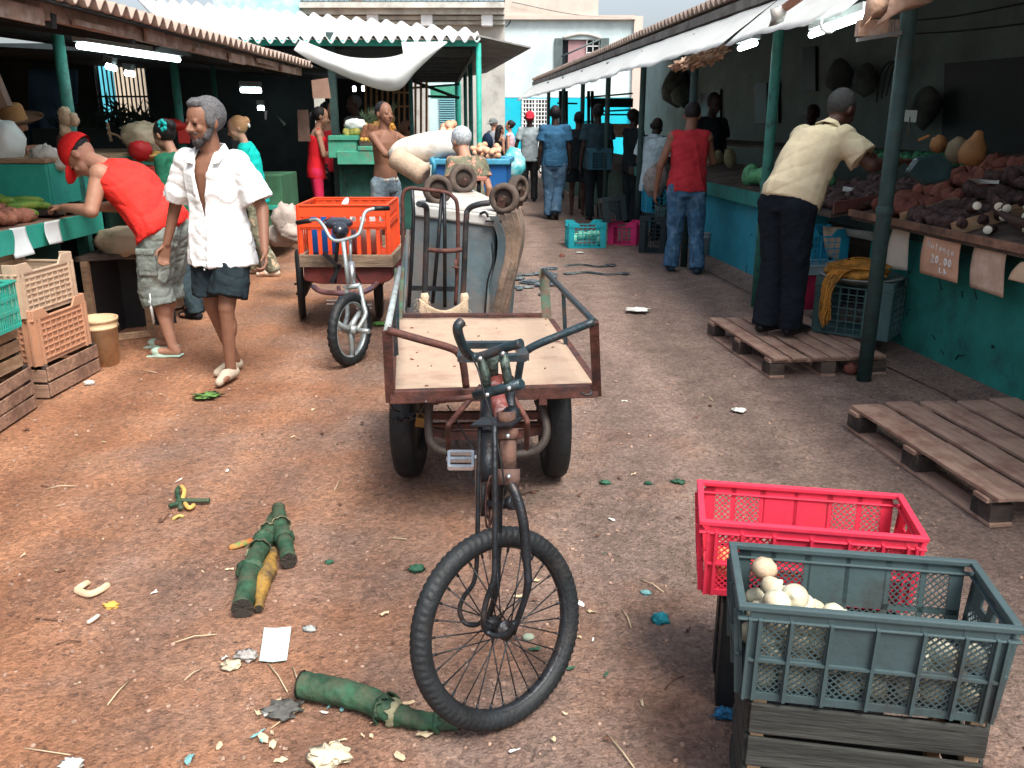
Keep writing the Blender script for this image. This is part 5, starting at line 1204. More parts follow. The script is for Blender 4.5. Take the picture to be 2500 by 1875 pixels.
# corner posts and rails
RZ = .875
def up(p, z): return V((p.x, p.y, z))
pfl = fl+V((-.018, -.015, -.04)); pfr = fr2+V((.018, -.015, -.04)); pbl = bl+V((-.005, 0, -.02)); pbr = br+V((.0, 0, -.02))
tfl = P(945, 806, 3.04); tfr = P(1450, 785, 3.06)
m = MB(); m.bar(pfl, tfl, .034, .020, up=(0, 1, 0)); m.build('corner_post', rust, tri)
m = MB(); m.bar(pfr, tfr, .034, .020, up=(0, 1, 0)); m.build('corner_post', rust, tri)
gp = M('flaking_green_iron', (.06, .13, .09), .7, .5, 20, .3, 60, dirt=(.15, .07, .05), da=.45, dscale=14)
tbl = P(976, 655, 4.45); tbr = P(1327, 660, 4.45)
m = MB(); m.bar(pbl, tbl, .05, .02, up=(0, 1, 0)); m.build('corner_post', gp, tri)
m = MB(); m.bar(pbr, tbr, .05, .02, up=(0, 1, 0)); m.build('corner_post', gp, tri)
railb = iron_bl
m = MB(); m.tube([tbr, tfr.lerp(tbr, .06), tfr], .013, 10); m.tube(arc([tfr, tfr.lerp(P(1295, 848, 3.05), .5), P(1310, 842, 3.05), P(1284, 858, 3.06), P(1273, 875, 3.07), P(1262, 940, 3.1)], 5), .0150, 10); m.build('side_rail', railb, tri)
m = MB(); m.tube([tbl, tfl], .013, 10); m.build('side_rail', M('grey_blue_rail', (.28, .33, .33), .5, .3, 20, .2, 80, dirt=(.12, .07, .06), da=.4, dscale=14), tri)
m = MB(); m.tube(arc([tfl, tfl.lerp(P(1108, 852, 3.05), .5), P(1100, 850, 3.05), P(1122, 866, 3.06), P(1131, 890, 3.07), P(1138, 944, 3.09)], 5), .0145, 10); m.build('front_rail', rust, tri)
for s, (a, b_, c, d) in enumerate(((fr2, br, tfr, tbr), (fl, bl, tfl, tbl))):
    for t_ in ((.52,) if s == 0 else (.4, .72)):
        m = MB(); m.bar(a.lerp(b_, t_), c.lerp(d, t_), .018, .008, up=(0, 1, 0)); m.build('rail_upright', railb, tri)
# undercarriage
rim_st = rust
for (u, v) in ((1004, 1168), (1350, 1160)):
    g = PZ(u, v); R0 = .285
    solid_wheel(tri, (g.x, 3.80, R0), R0, .062, V((1, .06 if u > 1200 else -.05, 0)), name='rear_wheel', w_=.055)
m = MB(); m.tube([(-.47, 3.80, .285), (.16+.06, 3.80, .285)], .018, 8); m.build('axle', iron, tri)
m = MB()
m.tube(arc([P(1050, 972, 3.25), P(1046, 1020, 3.22), P(1050, 1075, 3.2), P(1070, 1098, 3.2), P(1110, 1106, 3.2), P(1200, 1112, 3.2), P(1290, 1106, 3.2), P(1320, 1090, 3.2), P(1334, 1060, 3.22), P(1330, 1020, 3.25), P(1312, 975, 3.28)], 5), .017, 10)
m.build('bumper_tube', M('grey_rust_tube', (.055, .045, .04), .6, .4, 15, .3, 70, metal=.2), tri)
m = MB()
m.bar(P(1040, 1014, 3.5), P(1320, 1012, 3.5), .03, .03); m.bar(P(1050, 1040, 3.4), P(1320, 1036, 3.4), .03, .02); m.bar(P(1052, 1052, 3.3), P(1100, 1062, 3.26), .02, .035); m.bar(P(1100, 1062, 3.26), P(1260, 1062, 3.26), .02, .035); m.bar(P(1260, 1062, 3.26), P(1325, 1048, 3.3), .02, .035)
m.build('cross_bars', rust, tri)
m = MB()
m.tube(arc([P(1175, 942, 3.05), P(1135, 990, 3.0), P(1100, 1030, 2.98), P(1094, 1045, 2.98), P(1095, 1098, 3.1)], 5), .0105, 8); m.tube(arc([P(1240, 945, 3.05), P(1262, 985, 3.0), P(1285, 1022, 2.98), P(1287, 1040, 2.98), P(1286, 1095, 3.1)], 5), .0105, 8)
m.tube([P(1066, 980, 2.95), P(1160, 968, 2.9)], .010, 8); m.build('stay', rust, tri)
for (y0_, x_) in ((3.35, -.30), (3.35, .12)):
    m = MB(); m.bar((x_, 3.15, .575), (x_, 4.38, .575), .03, .04); m.build('long_bearer', rust, tri)
for s_, x_ in ((-1, -.40), (1, .13)):
    m = MB(); m.bar((x_, 3.72, .29), (x_, 3.72, .59), .03, .03); m.bar((x_, 3.88, .29), (x_, 3.88, .59), .03, .03); m.build('axle_bracket', iron, tri)
# lock and chain
m = MB()
cp = [P(966, 1026, 3.44), P(985, 1024, 3.43), P(1002, 1018, 3.42), P(1014, 1014, 3.40)]
for k, p in enumerate(arc(cp, 2)):
    R1 = frame((0, 0, 1) if k % 2 else (0, 1, 0)); m.tube([p+R1 @ V((.018*math.cos(a), .011*math.sin(a), 0)) for a in [i*.785 for i in range(8)]], .0045, 6, closed=True)
ch = m.build('lock_chain', iron, tri)
m = MB(); c = P(1026, 1030, 3.36); m.box(c, (.038, .02, .040), Matrix.Rotation(.15, 3, 'Y')); m.tube([c+V((-.012, 0, .02)), c+V((-.012, 0, .036)), c+V((.012, 0, .036)), c+V((.012, 0, .02))], .004, 6); m.build('padlock', M('brass', (.22, .14, .05), .4, .3, 20, .1, metal=.7), ch, bevel=.003)
m = MB(); m.tube(arc([P(1418, 958, 3.08), P(1430, 964, 3.07), P(1442, 962, 3.07), P(1443, 955, 3.08)]), .005, 6); m.build('hook', iron, tri)
m = MB(); m.tube([P(958, 968, 3.1), P(952, 985, 3.12), P(960, 1000, 3.2), P(975, 1005, 3.3)], .004, 5); m.tube([P(1040, 980, 3.1), P(1030, 1000, 3.2), P(1022, 1018, 3.3)], .004, 5); m.build('wire', iron, ch)

# ================================================================ second tricycle
t2 = thing('cargo_tricycle', 'tricycle with silver handlebars and a red box body carrying an orange crate', 'cargo tricycle', (-1.25, 6.6, 0))
wc = PZ(862, 880); wc = V((-1.10, 5.70, .25))
a2 = V((.93, -.37, 0)).normalized()
fr = frame(a2)
m = MB(); m.lathe([(.182, -.018), (.190, -.020), (.196, 0), (.190, .020), (.182, .018), (.178, 0)], wc, fr, 48, closed=True)
for k in range(3):
    a = 1.9+k*2.094; p1 = wc+fr @ V((.20*math.cos(a), .20*math.sin(a), 0)); pm = wc+fr @ V((.10*math.cos(a+.12), .10*math.sin(a+.12), 0)); m.tube([wc, pm, p1], [.030, .018, .022], 8)
m.lathe([(0, -.05), (.03, -.05), (.03, .05), (0, .05)], wc, fr, 16)
alu = M('silver_paint', (.34, .40, .41), .4, .15, 14, .2, 50, metal=.4, dirt=(.3, .3, .28), da=.36)
fw2 = m.build('front_wheel', alu, t2)
t = MB(); n1, n2 = 120, 12; vs_ = []
for i in range(n1):
    a = 2*math.pi*i/n1
    for k in range(n2):
        b = 2*math.pi*k/n2; rr = .032+(.003*(1 if (math.sin(a*30+k*1.6) > 0) else -1) if math.cos(b) > .1 else 0)
        vs_.append(wc+fr @ V(((.219+rr*math.cos(b))*math.cos(a), (.219+rr*math.cos(b))*math.sin(a), rr*math.sin(b))))
t.add(vs_, [(i*n2+k, i*n2+(k+1) % n2, ((i+1) % n1)*n2+(k+1) % n2, ((i+1) % n1)*n2+k) for i in range(n1) for k in range(n2)], 0, True); t.build('tyre', rubber, fw2)
for sg_ in (1, -1):
    m = MB(); m.tube([wc+a2*.06*sg_, wc+a2*.15*sg_], .017, 10); m.build('foot_peg', alu, t2)
m = MB(); yf = 5.86
m.tube(arc([wc+a2*.055, P(892, 770, 5.74), P(888, 745, 5.78), P(878, 698, yf)]), .016, 10); m.tube(arc([wc-a2*.055, P(848, 770, 5.85), P(846, 730, 5.86), P(848, 700, yf)]), .016, 10); m.tube([P(846, 702, yf), P(880, 697, yf)], .019, 8); m.build('fork', alu, t2)
m = MB(); m.tube([P(862, 692, 5.88), P(857, 640, 5.93)], .024, 12); m.build('head_tube', chrome, t2)
m = MB(); m.tube([P(850, 692, 5.84), P(845, 650, 5.86), P(838, 590, 5.89)], .014, 10); m.tube([P(856, 640, 5.93), P(855, 585, 5.95)], .011, 8); m.tube([P(870, 700, yf), P(838, 700, yf)], .008, 8); m.build('stem', alu, t2)
m = MB(); m.tube(arc([P(757, 538, 6.08), P(775, 537, 6.03), P(790, 552, 5.99), P(808, 582, 5.94), P(828, 588, 5.92), P(858, 580, 5.92), P(876, 570, 5.93), P(884, 545, 5.96), P(892, 518, 6.0), P(914, 509, 6.05)], 6), .0125, 10); hbr = m.build('handlebar', alu, t2)
for a, b in ((P(726, 544, 6.16), P(758, 538, 6.08)), (P(913, 509, 6.05), P(949, 508, 6.12))):
    m = MB(); m.tube([a, b], .0175, 10); m.build('grip', black, hbr)
m = MB(); c = P(825, 548, 6.35); 
m.ell(P(824, 545, 6.35), (.115, .13, .045), None, 18, 10); m.ell(P(832, 562, 6.25), (.06, .10, .06), None, 14, 8); m.build('saddle', M('glossy_black_saddle', (.02, .025, .035), .18, .3, 9, .05, spec=.6), t2)
m = MB(); m.tube([P(826, 570, 6.3), P(820, 640, 6.35), P(818, 690, 6.35)], .014, 8); m.bar(P(790, 618, 6.3), P(830, 655, 6.3), .02, .03); m.bar(P(832, 645, 6.3), P(808, 690, 6.3), .02, .03); m.tube([P(857, 650, 5.93), P(880, 690, 6.2)], .008, 6); m.build('seat_frame', iron, t2)
bw_ = 6.55
fl2, fr3 = P(742, 655, bw_), P(957, 640, bw_); bl2, br2 = P(716, 575, 7.7), P(944, 580, 7.7)
zt_ = (fl2.z+fr3.z)/2
m = MB()
def q3(x, y, z): return V((x, y, z))
Xl, Xr = P(731, 632, bw_).x, P(960, 632, bw_).x
zB, zT = P(0, 652, bw_).z, P(0, 622, bw_).z
wood_sl = M('grimy_board', (.22, .16, .11), .9, .4, 3, .5, 8, grain=(1.5, 14, 14), dirt=(.08, .06, .05), da=.42)
m.box(((Xl+Xr)/2, bw_, (zB+zT)/2), (Xr-Xl, .03, zT-zB)); m.box((Xl+.01, bw_+.58, (zB+zT)/2), (.03, 1.12, zT-zB)); m.box((Xr-.01, bw_+.58, (zB+zT)/2), (.03, 1.12, zT-zB)); m.box(((Xl+Xr)/2, bw_+1.15, (zB+zT)/2), (Xr-Xl, .03, zT-zB)); m.box(((Xl+Xr)/2, bw_+.58, zB), (Xr-Xl-.02, 1.1, .02)); m.build('tray_boards', wood_sl, t2, bevel=.004)
m = MB(); zb1 = P(0, 695, bw_).z; zb0 = P(0, 655, bw_).z
pp = [(Xl+.02, zb0), (Xr-.02, zb0), (Xr-.02, zb0-.09), (Xr-.10, zb1), (Xl+.14, zb1), (Xl+.02, zb0-.10)]
m.poly([V((x_, bw_+.02, z_)) for x_, z_ in pp], 1.1, (0, 1, 0)); m.build('body', M('worn_red_body', (.16, .035, .03), .7, .4, 7, .3, 40, dirt=(.06, .03, .03), da=.42, dscale=5), t2, bevel=.01)
m = MB(); m.tube(arc([P(765, 700, 6.5), P(785, 712, 6.4), P(830, 716, 6.35), P(880, 714, 6.35), P(905, 705, 6.4), P(920, 692, 6.5)]), .02, 8); m.tube([P(826, 700, 6.5), P(834, 745, 6.35)], .014, 8); m.tube([P(848, 705, 6.4), P(838, 745, 6.3)], .014, 8); m.build('frame_tube', M('red_blue_tube', (.13, .06, .06), .6, .5, 9, .2, dirt=(.04, .08, .16), da=.42, dscale=6), t2)
for (u, v, ax) in ((742, 776, V((1, .25, 0))), (932, 770, V((1, .20, 0)))):
    g = PZ(u, v); wheel_c = V((g.x, 7.15, .30)); spoked_wheel(t2, wheel_c, .29, .032, ax, 20, name='rear_wheel', tread=False)
m = MB(); m.bar(P(738, 690, 7.1), P(757, 700, 7.1), .12, .2); m.build('axle_box', iron, t2)
m = MB()
for (u0, u1, v) in ((798, 831, 741), (870, 907, 752)):
    for dz in (0, .025): m.bar(P(u0, v, 6.15)+V((0, 0, dz)), P(u1, v, 6.15)+V((0, 0, dz)), .03, .008)
m.build('pedals', chrome, t2)

# ================================================================ overturned rubbish container with its castors up
bn = thing('rubbish_container', 'upturned grey wheeled rubbish container caked with dirt, castors in the air', 'container', (-.2, 5.9, 0))
binm = M('grey_blue_plastic_dirty', (.075, .11, .125), .6, .3, 3, .4, 20, dirt=(.17, .125, .10), da=.42, dscale=3.4, sharp=.14)
bint = M('pale_top_plastic', (.46, .47, .45), .7, .15, 3, .4, 20, dirt=(.3, .24, .19), da=.42, dscale=3)
CY0, CY1 = 5.45, 6.45
tl_, tr_ = P(1005, 500, CY0), P(1215, 565, CY0)
# body: bottom (now on top) narrower, mouth on the ground
T_ = [P(1008, 500, CY0), P(1212, 528, CY0-.02), P(1262, 520, 6.1), P(1150, 468, 6.5), P(1010, 470, 6.4)]
B_g = [V((-.72, 5.38, .02)), V((-.22, 5.34, .02)), V((-.02, 6.1, .02)), V((-.3, 6.6, .02)), V((-.74, 6.5, .02))]
m = MB(); N = len(T_); lay = []
for k in range(7):
    j = k/6; bulge = .02*math.sin(j*math.pi)
    lay.append([T_[i].lerp(B_g[i], j)+V(((.0 if i in (0, 4) else bulge), -bulge if i < 2 else 0, 0)) for i in range(N)])
vs_ = [p for l_ in lay for p in l_]; m.add(vs_, [(k*N+i, k*N+(i+1) % N, (k+1)*N+(i+1) % N, (k+1)*N+i) for k in range(6) for i in range(N)]); m.build('tub', binm, bn, bevel=.02)
m = MB(); m.poly([p+V((0, 0, -.005)) for p in T_], .03, (0, 0, 1)); m.bar(T_[0]+V((0, -.015, -.03)), T_[1]+V((0, -.015, -.03)), .03, .07); m.build('base_plate', bint, bn, bevel=.012)
lidm = M('brown_caked_lid', (.24, .17, .125), .9, .4, 5, .6, 30, dirt=(.10, .085, .075), da=.46, dscale=4)
for k_, (du, yo, mtl) in enumerate(((0, 0, binm), (16, .01, lidm), (30, .03, lidm), (42, .06, lidm))):   # nested curved edges of tub and lids
    LP_ = [P(1216+du*1.05, 528-du*.2, 5.36+yo), P(1232+du*.9, 570, 5.35+yo), P(1230+du*.9, 625, 5.35+yo), P(1218+du*.8, 690, 5.35+yo), P(1208+du*.75, 740, 5.37+yo), P(1198+du*.75, 800, 5.4+yo)]
    a_ = arc(LP_, 5); n = len(a_); m = MB(); wv = [V((.012*noise.noise(p*7+V((k_, 0, 0))), 0, 0)) for p in a_]
    b_ = [p-V((.045, -.02, 0)) for p in a_]; c_ = [p+V((.03, .45, 0)) for p in a_]
    m.add([p+w_ for p, w_ in zip(b_, wv)]+[p+w_ for p, w_ in zip(a_, wv)]+c_, [(i, i+1, n+i+1, n+i) for i in range(n-1)]+[(n+i, n+i+1, 2*n+i+1, 2*n+i) for i in range(n-1)], 0, False)
    m.build('lid', mtl, bn, solid=.008)
m = MB(); m.tube(arc([P(1200, 590, 5.34), P(1203, 640, 5.33), P(1190, 690, 5.33), P(1184, 770, 5.36)], 6), .006, 6); m.build('lid_gap', black, bn)
def castor(u, v, y, rpx, ax, u2, v2, lbl):
    c = P(u, v, y); R = rpx*(c.y*.9566+(1.6-c.z)*.2915)/2100
    fr_ = frame(ax)
    g = MB(); g.lathe([(R*.62, -.022), (R*.66, -.03), (R*.97, -.026), (R, -.012), (R, .012), (R*.97, .026), (R*.66, .03), (R*.62, .022)], c, fr_, 40, closed=True); w0 = g.build('castor', rubber_b, bn)
    g = MB(); g.lathe([(R*.6, -.012), (R*.66, -.014), (R*.66, .014), (R*.6, .012)], c, fr_, 32, closed=True)
    for k in range(11): g.bar(c+fr_ @ V((R*.12*math.cos(k*.571), R*.12*math.sin(k*.571), 0)), c+fr_ @ V((R*.62*math.cos(k*.571), R*.62*math.sin(k*.571), 0)), .010, .005)
    g.lathe([(0, -.02), (R*.17, -.02), (R*.17, .02), (0, .02)], c, fr_, 14); g.lathe([(0, .006), (R*.6, .006), (R*.6, .009), (0, .009)], c, fr_, 24, mi=1); g.build('spokes', [rubber_b, M('brown_hub_disc', (.045, .033, .028), .9, .3)], w0)  # thin brown disc closes the hub behind the spokes
    g = MB(); q_ = P(u2, v2, y+.05); s_ = fr_ @ V((0, 0, 1))
    for sg in (-1, 1):
        e = c+s_*.036*sg; d = (q_-e); d.normalize(); cr3 = d.cross(s_).normalized()
        g.poly([e+cr3*.022-d*.018, e-cr3*.022-d*.018, q_+s_*.036*sg-cr3*.036, q_+s_*.036*sg+cr3*.036], .004, s_*sg)
        g.tube([e, e+s_*.012*sg], .010, 8)
    g.build('fork', rust_lt, w0)
    g = MB(); g.lathe([(.05, -.02), (.055, .0), (.04, .02)], q_+V((0, 0, -.03)), None, 16); g.build('swivel', iron, w0)
castor(1068, 463, 5.5, 36, V((.35, -1, .05)), 1052, 498, '')
castor(1130, 437, 6.3, 35, V((.45, -1, .1)), 1112, 470, '')
castor(1231, 484, 5.45, 37, V((-.25, -1, .0)), 1216, 532, '')
castor(1265, 461, 6.0, 33, V((1, -.75, .0)), 1258, 505, '')
m = MB(); m.tube(arc([P(1172, 522, 5.4), P(1185, 518, 5.38), P(1192, 530, 5.38)]), .008, 6); m.bar(P(1185, 540, 5.38), P(1225, 540, 5.38), .03, .01); m.build('bracket', iron, bn)

# hand truck leaning before it
ht = thing('hand_truck', 'steel hand truck frame with a strip of sacking tied across it', 'hand truck', (-.5, 5.0, 0))
hy = 4.95
m = MB()
m.tube(arc([P(1022, 498, hy-.12), P(1038, 503, hy-.04), P(1042, 525, hy), P(1040, 620, hy+.03), P(1036, 735, hy+.06)], 6), .017, 10)
m.tube(arc([P(1196, 495, hy-.02), P(1165, 500, hy-.02), P(1143, 512, hy), P(1138, 540, hy), P(1134, 640, hy+.03), P(1130, 735, hy+.06)], 6), .017, 10)
m.build('handles', M('dark_frame_tube', (.045, .05, .055), .45, .5, 14, .25, 70, metal=.4, dirt=(.12, .07, .055), da=.42, dscale=10), ht)
m = MB(); m.tube(arc([P(1040, 609, hy+.03), P(1090, 613, hy-.0), P(1136, 608, hy+.03)]), .014, 8); m.build('cross_bar', rust, ht)
m = MB(); cs = []
def slg(i, j):
    u = 1024+116*i; top = 728+30*math.sin(math.pi*i); v = top+(800-top)*j
    return P(u, v, hy+.02-.03*math.sin(i*9+j*3)*.5)
m.grid(slg, 24, 10); m.build('sacking', sack_m, ht, solid=.008)
m = MB()
for (u, w_) in ((1036, 24), (1133, 20)):
    m = MB(); m.tube([P(u, 716, hy+.03), P(u+1, 724, hy+.03), P(u, 735, hy+.03), P(u-1, 750, hy+.03), P(u-1, 800, hy+.04)], [.019, .027, .024, .029, .027], 12); m.build('sack_knot', sack_m, ht)
m = MB(); r2 = random.Random(4)
for k in range(34):
    u, v = (r2.choice((1022, 1045, 1146))+r2.uniform(-6, 6), r2.uniform(728, 775)); p = P(u, v, hy-.02); m.tube([p, p+V((r2.uniform(-.03, .03), -.01, r2.uniform(-.03, .02)))], .0012, 4)
m.build('frayed_threads', sack_m, ht)
# arched frame behind it
af = thing('trolley_frame', 'tall arched trolley frame of dark tubes standing behind the hand truck', 'trolley', (-.6, 5.25, 0))
ay = 5.28
m = MB(); m.tube(arc([P(988, 760, ay), P(985, 640, ay), P(983, 520, ay), P(984, 475, ay), P(1000, 460, ay), P(1040, 463, ay), P(1083, 469, ay), P(1105, 480, ay), P(1117, 510, ay), P(1117, 640, ay), P(1112, 745, ay)], 6), .012, 8); m.build('arch', rust, af)
m = MB()
for pts in ([P(1006, 462, ay), P(1010, 520, ay), P(1005, 640, ay), P(998, 750, ay)], [P(1084, 468, ay), P(1086, 560, ay), P(1086, 750, ay)], [P(1079, 472, ay+.02), P(1070, 590, ay+.02), P(1056, 740, ay+.02)]): m.tube(pts, .0115, 8)
m.bar(P(1000, 703, ay), P(1114, 706, ay), .012, .03); m.build('uprights', iron, af)
m = MB(); m.tube([P(1105, 652, ay-.03), P(1121, 654, ay-.03)], .007, 6); m.tube([P(1112, 634, ay-.02), P(1114, 668, ay-.02)], .008, 6); m.build('latch', rust, af)
# big green-blue strip: side of another trolley beside the left rail
m = MB(); m.poly([P(972, 700, 4.75), P(992, 560, 4.9), P(1000, 560, 4.9), P(985, 820, 4.75), P(962, 850, 4.7)], .02); m.build('side_panel', binm, af)

# ================================================================ blue cart with sack
bc = thing('blue_cart', 'big blue plastic cart with a pale rim, pushed down the lane', 'cart', (-.3, 9.3, 0))
blu = M('blue_bin_plastic', (.015, .12, .36), .5, .15, 4, .15, 30, dirt=(.05, .12, .25), da=.36); blr = M('blue_rim', (.06, .28, .42), .5, .2, 8, .2, 30)
yb = 9.2
a0, a1 = P(1058, 395, yb), P(1236, 392, yb); zlow = .12
m = MB(); top = [V((a0.x, yb, a0.z)), V((a1.x, yb, a0.z)), V((a1.x+.05, yb+.8, a0.z)), V((a0.x+.05, yb+.8, a0.z))]; bot = [V((p.x*(.8) + (-.2)*.2 , p.y+(.06 if k < 2 else -.06), zlow)) for k, p in enumerate(top)]
m.add(top+bot, [(0, 1, 5, 4), (1, 2, 6, 5), (2, 3, 7, 6), (3, 0, 4, 7), (4, 5, 6, 7)]); m.build('tub', blu, bc, bevel=.02, solid=.012)
m = MB()
for i in range(4): m.bar(top[i]+V((0, 0, .0)), top[(i+1) % 4]+V((0, 0, .0)), .075, .06, ext=.035)
m.build('rim', blr, bc, bevel=.012)
m = MB(); m.tube([P(1052, 385, yb-.1), P(1060, 400, yb-.1), P(1058, 430, yb-.1)], .025, 8); m.build('handle', blr, bc)
for x_ in (-.7, -.05):
    m = MB(); m.lathe([(0, -.03), (.10, -.03), (.10, .03), (0, .03)], (x_, yb+.1, .10), frame((1, 0, 0)), 20); m.build('castor', rubber, bc)
sk = MB(); pts = arc([P(950, 375, 9.9), P(1000, 366, 9.75), P(1050, 358, 9.6), P(1100, 352, 9.5), P(1135, 352, 9.45)], 6)
sk.tube(pts, [.03, .07, .11, .135, .15, .155, .16, .165, .17, .17, .17, .175, .175, .17, .17, .17, .165, .16, .16, .155, .15, .14, .12, .09, .04][:len(pts)], 16, flat=.8)
tag(sk.build('long_sack', sack_w), 'long white sack lying over the rim of the blue cart', 'sack')
sk = MB(); pts = arc([P(960, 382, 9.55), P(1000, 405, 9.45), P(1040, 430, 9.35)], 6); sk.tube(pts, [.05]+[.12]*(len(pts)-2)+[.07], 14); tag(sk.build('brown_sack', M('brown_sack', (.44, .33, .24), .9, .25, 6, .6, 60)), 'brown stained sack sagging under the white one', 'sack')
onm = M('orange_onion_mesh', (.62, .33, .20), .7, .35, 30, .4, 50, dirt=(.75, .6, .5), da=.4, dscale=20)
def meshbag(u, v, y, r, label, n=26):
    c = P(u, v, y); t = thing('onion_bag', label, 'bag', tuple(c), 0, 'mesh bags of onions around the blue cart'); mm = MB()
    rr = random.Random(int(u))
    for k in range(n):
        d = V((rr.gauss(0, 1), rr.gauss(0, 1), rr.gauss(0, 1)*.7)).normalized()*r*rr.uniform(.3, .85); mm.ell(c+d, r*.30, None, 8, 6)
    mm.build('onions', onm, t); return t
meshbag(1098, 327, 10.0, .15, 'mesh bag of onions on top of the white sack')
meshbag(1172, 370, 9.5, .11, 'mesh bag of onions on the blue cart just right of the grey haired head')
meshbag(1203, 372, 9.4, .11, 'mesh bag of onions at the right end of the blue cart')
st_ = thing('cart_stool', 'reddish wooden stool top and iron stem behind the upturned castors', 'stool', (-.4, 7.4, 0))
m = MB(); m.box(P(1170, 436, 7.6), (.13, .12, .03)); m.build('seat', M('red_stool', (.38, .15, .11), .8, .2), st_, bevel=.004)
m = MB(); m.tube([P(1169, 440, 7.6), P(1169, 480, 7.6)], .018, 8); m.tube([P(1169, 480, 7.6), V((P(1169, 480, 7.6).x, 7.6, 0))], .018, 8); m.build('stem', iron, st_)
tb = MB(); c = P(1255, 400, 12.5); tb.ell(c, (.16, .12, .22), None, 14, 10, nz=.2); tag(tb.build('shopping_bag', M('turquoise_bag', (.10, .55, .60), .4, .5, 8, .3, 20, dirt=(.7, .75, .75), da=.42, dscale=7)), 'turquoise and white shopping bag hanging behind the blue cart', 'bag')
tb = MB(); tb.box(P(1240, 432, 13), (.36, .3, .28)); tag(tb.build('white_box', white_pl, bevel=.02), 'white box standing behind the blue cart', 'box')
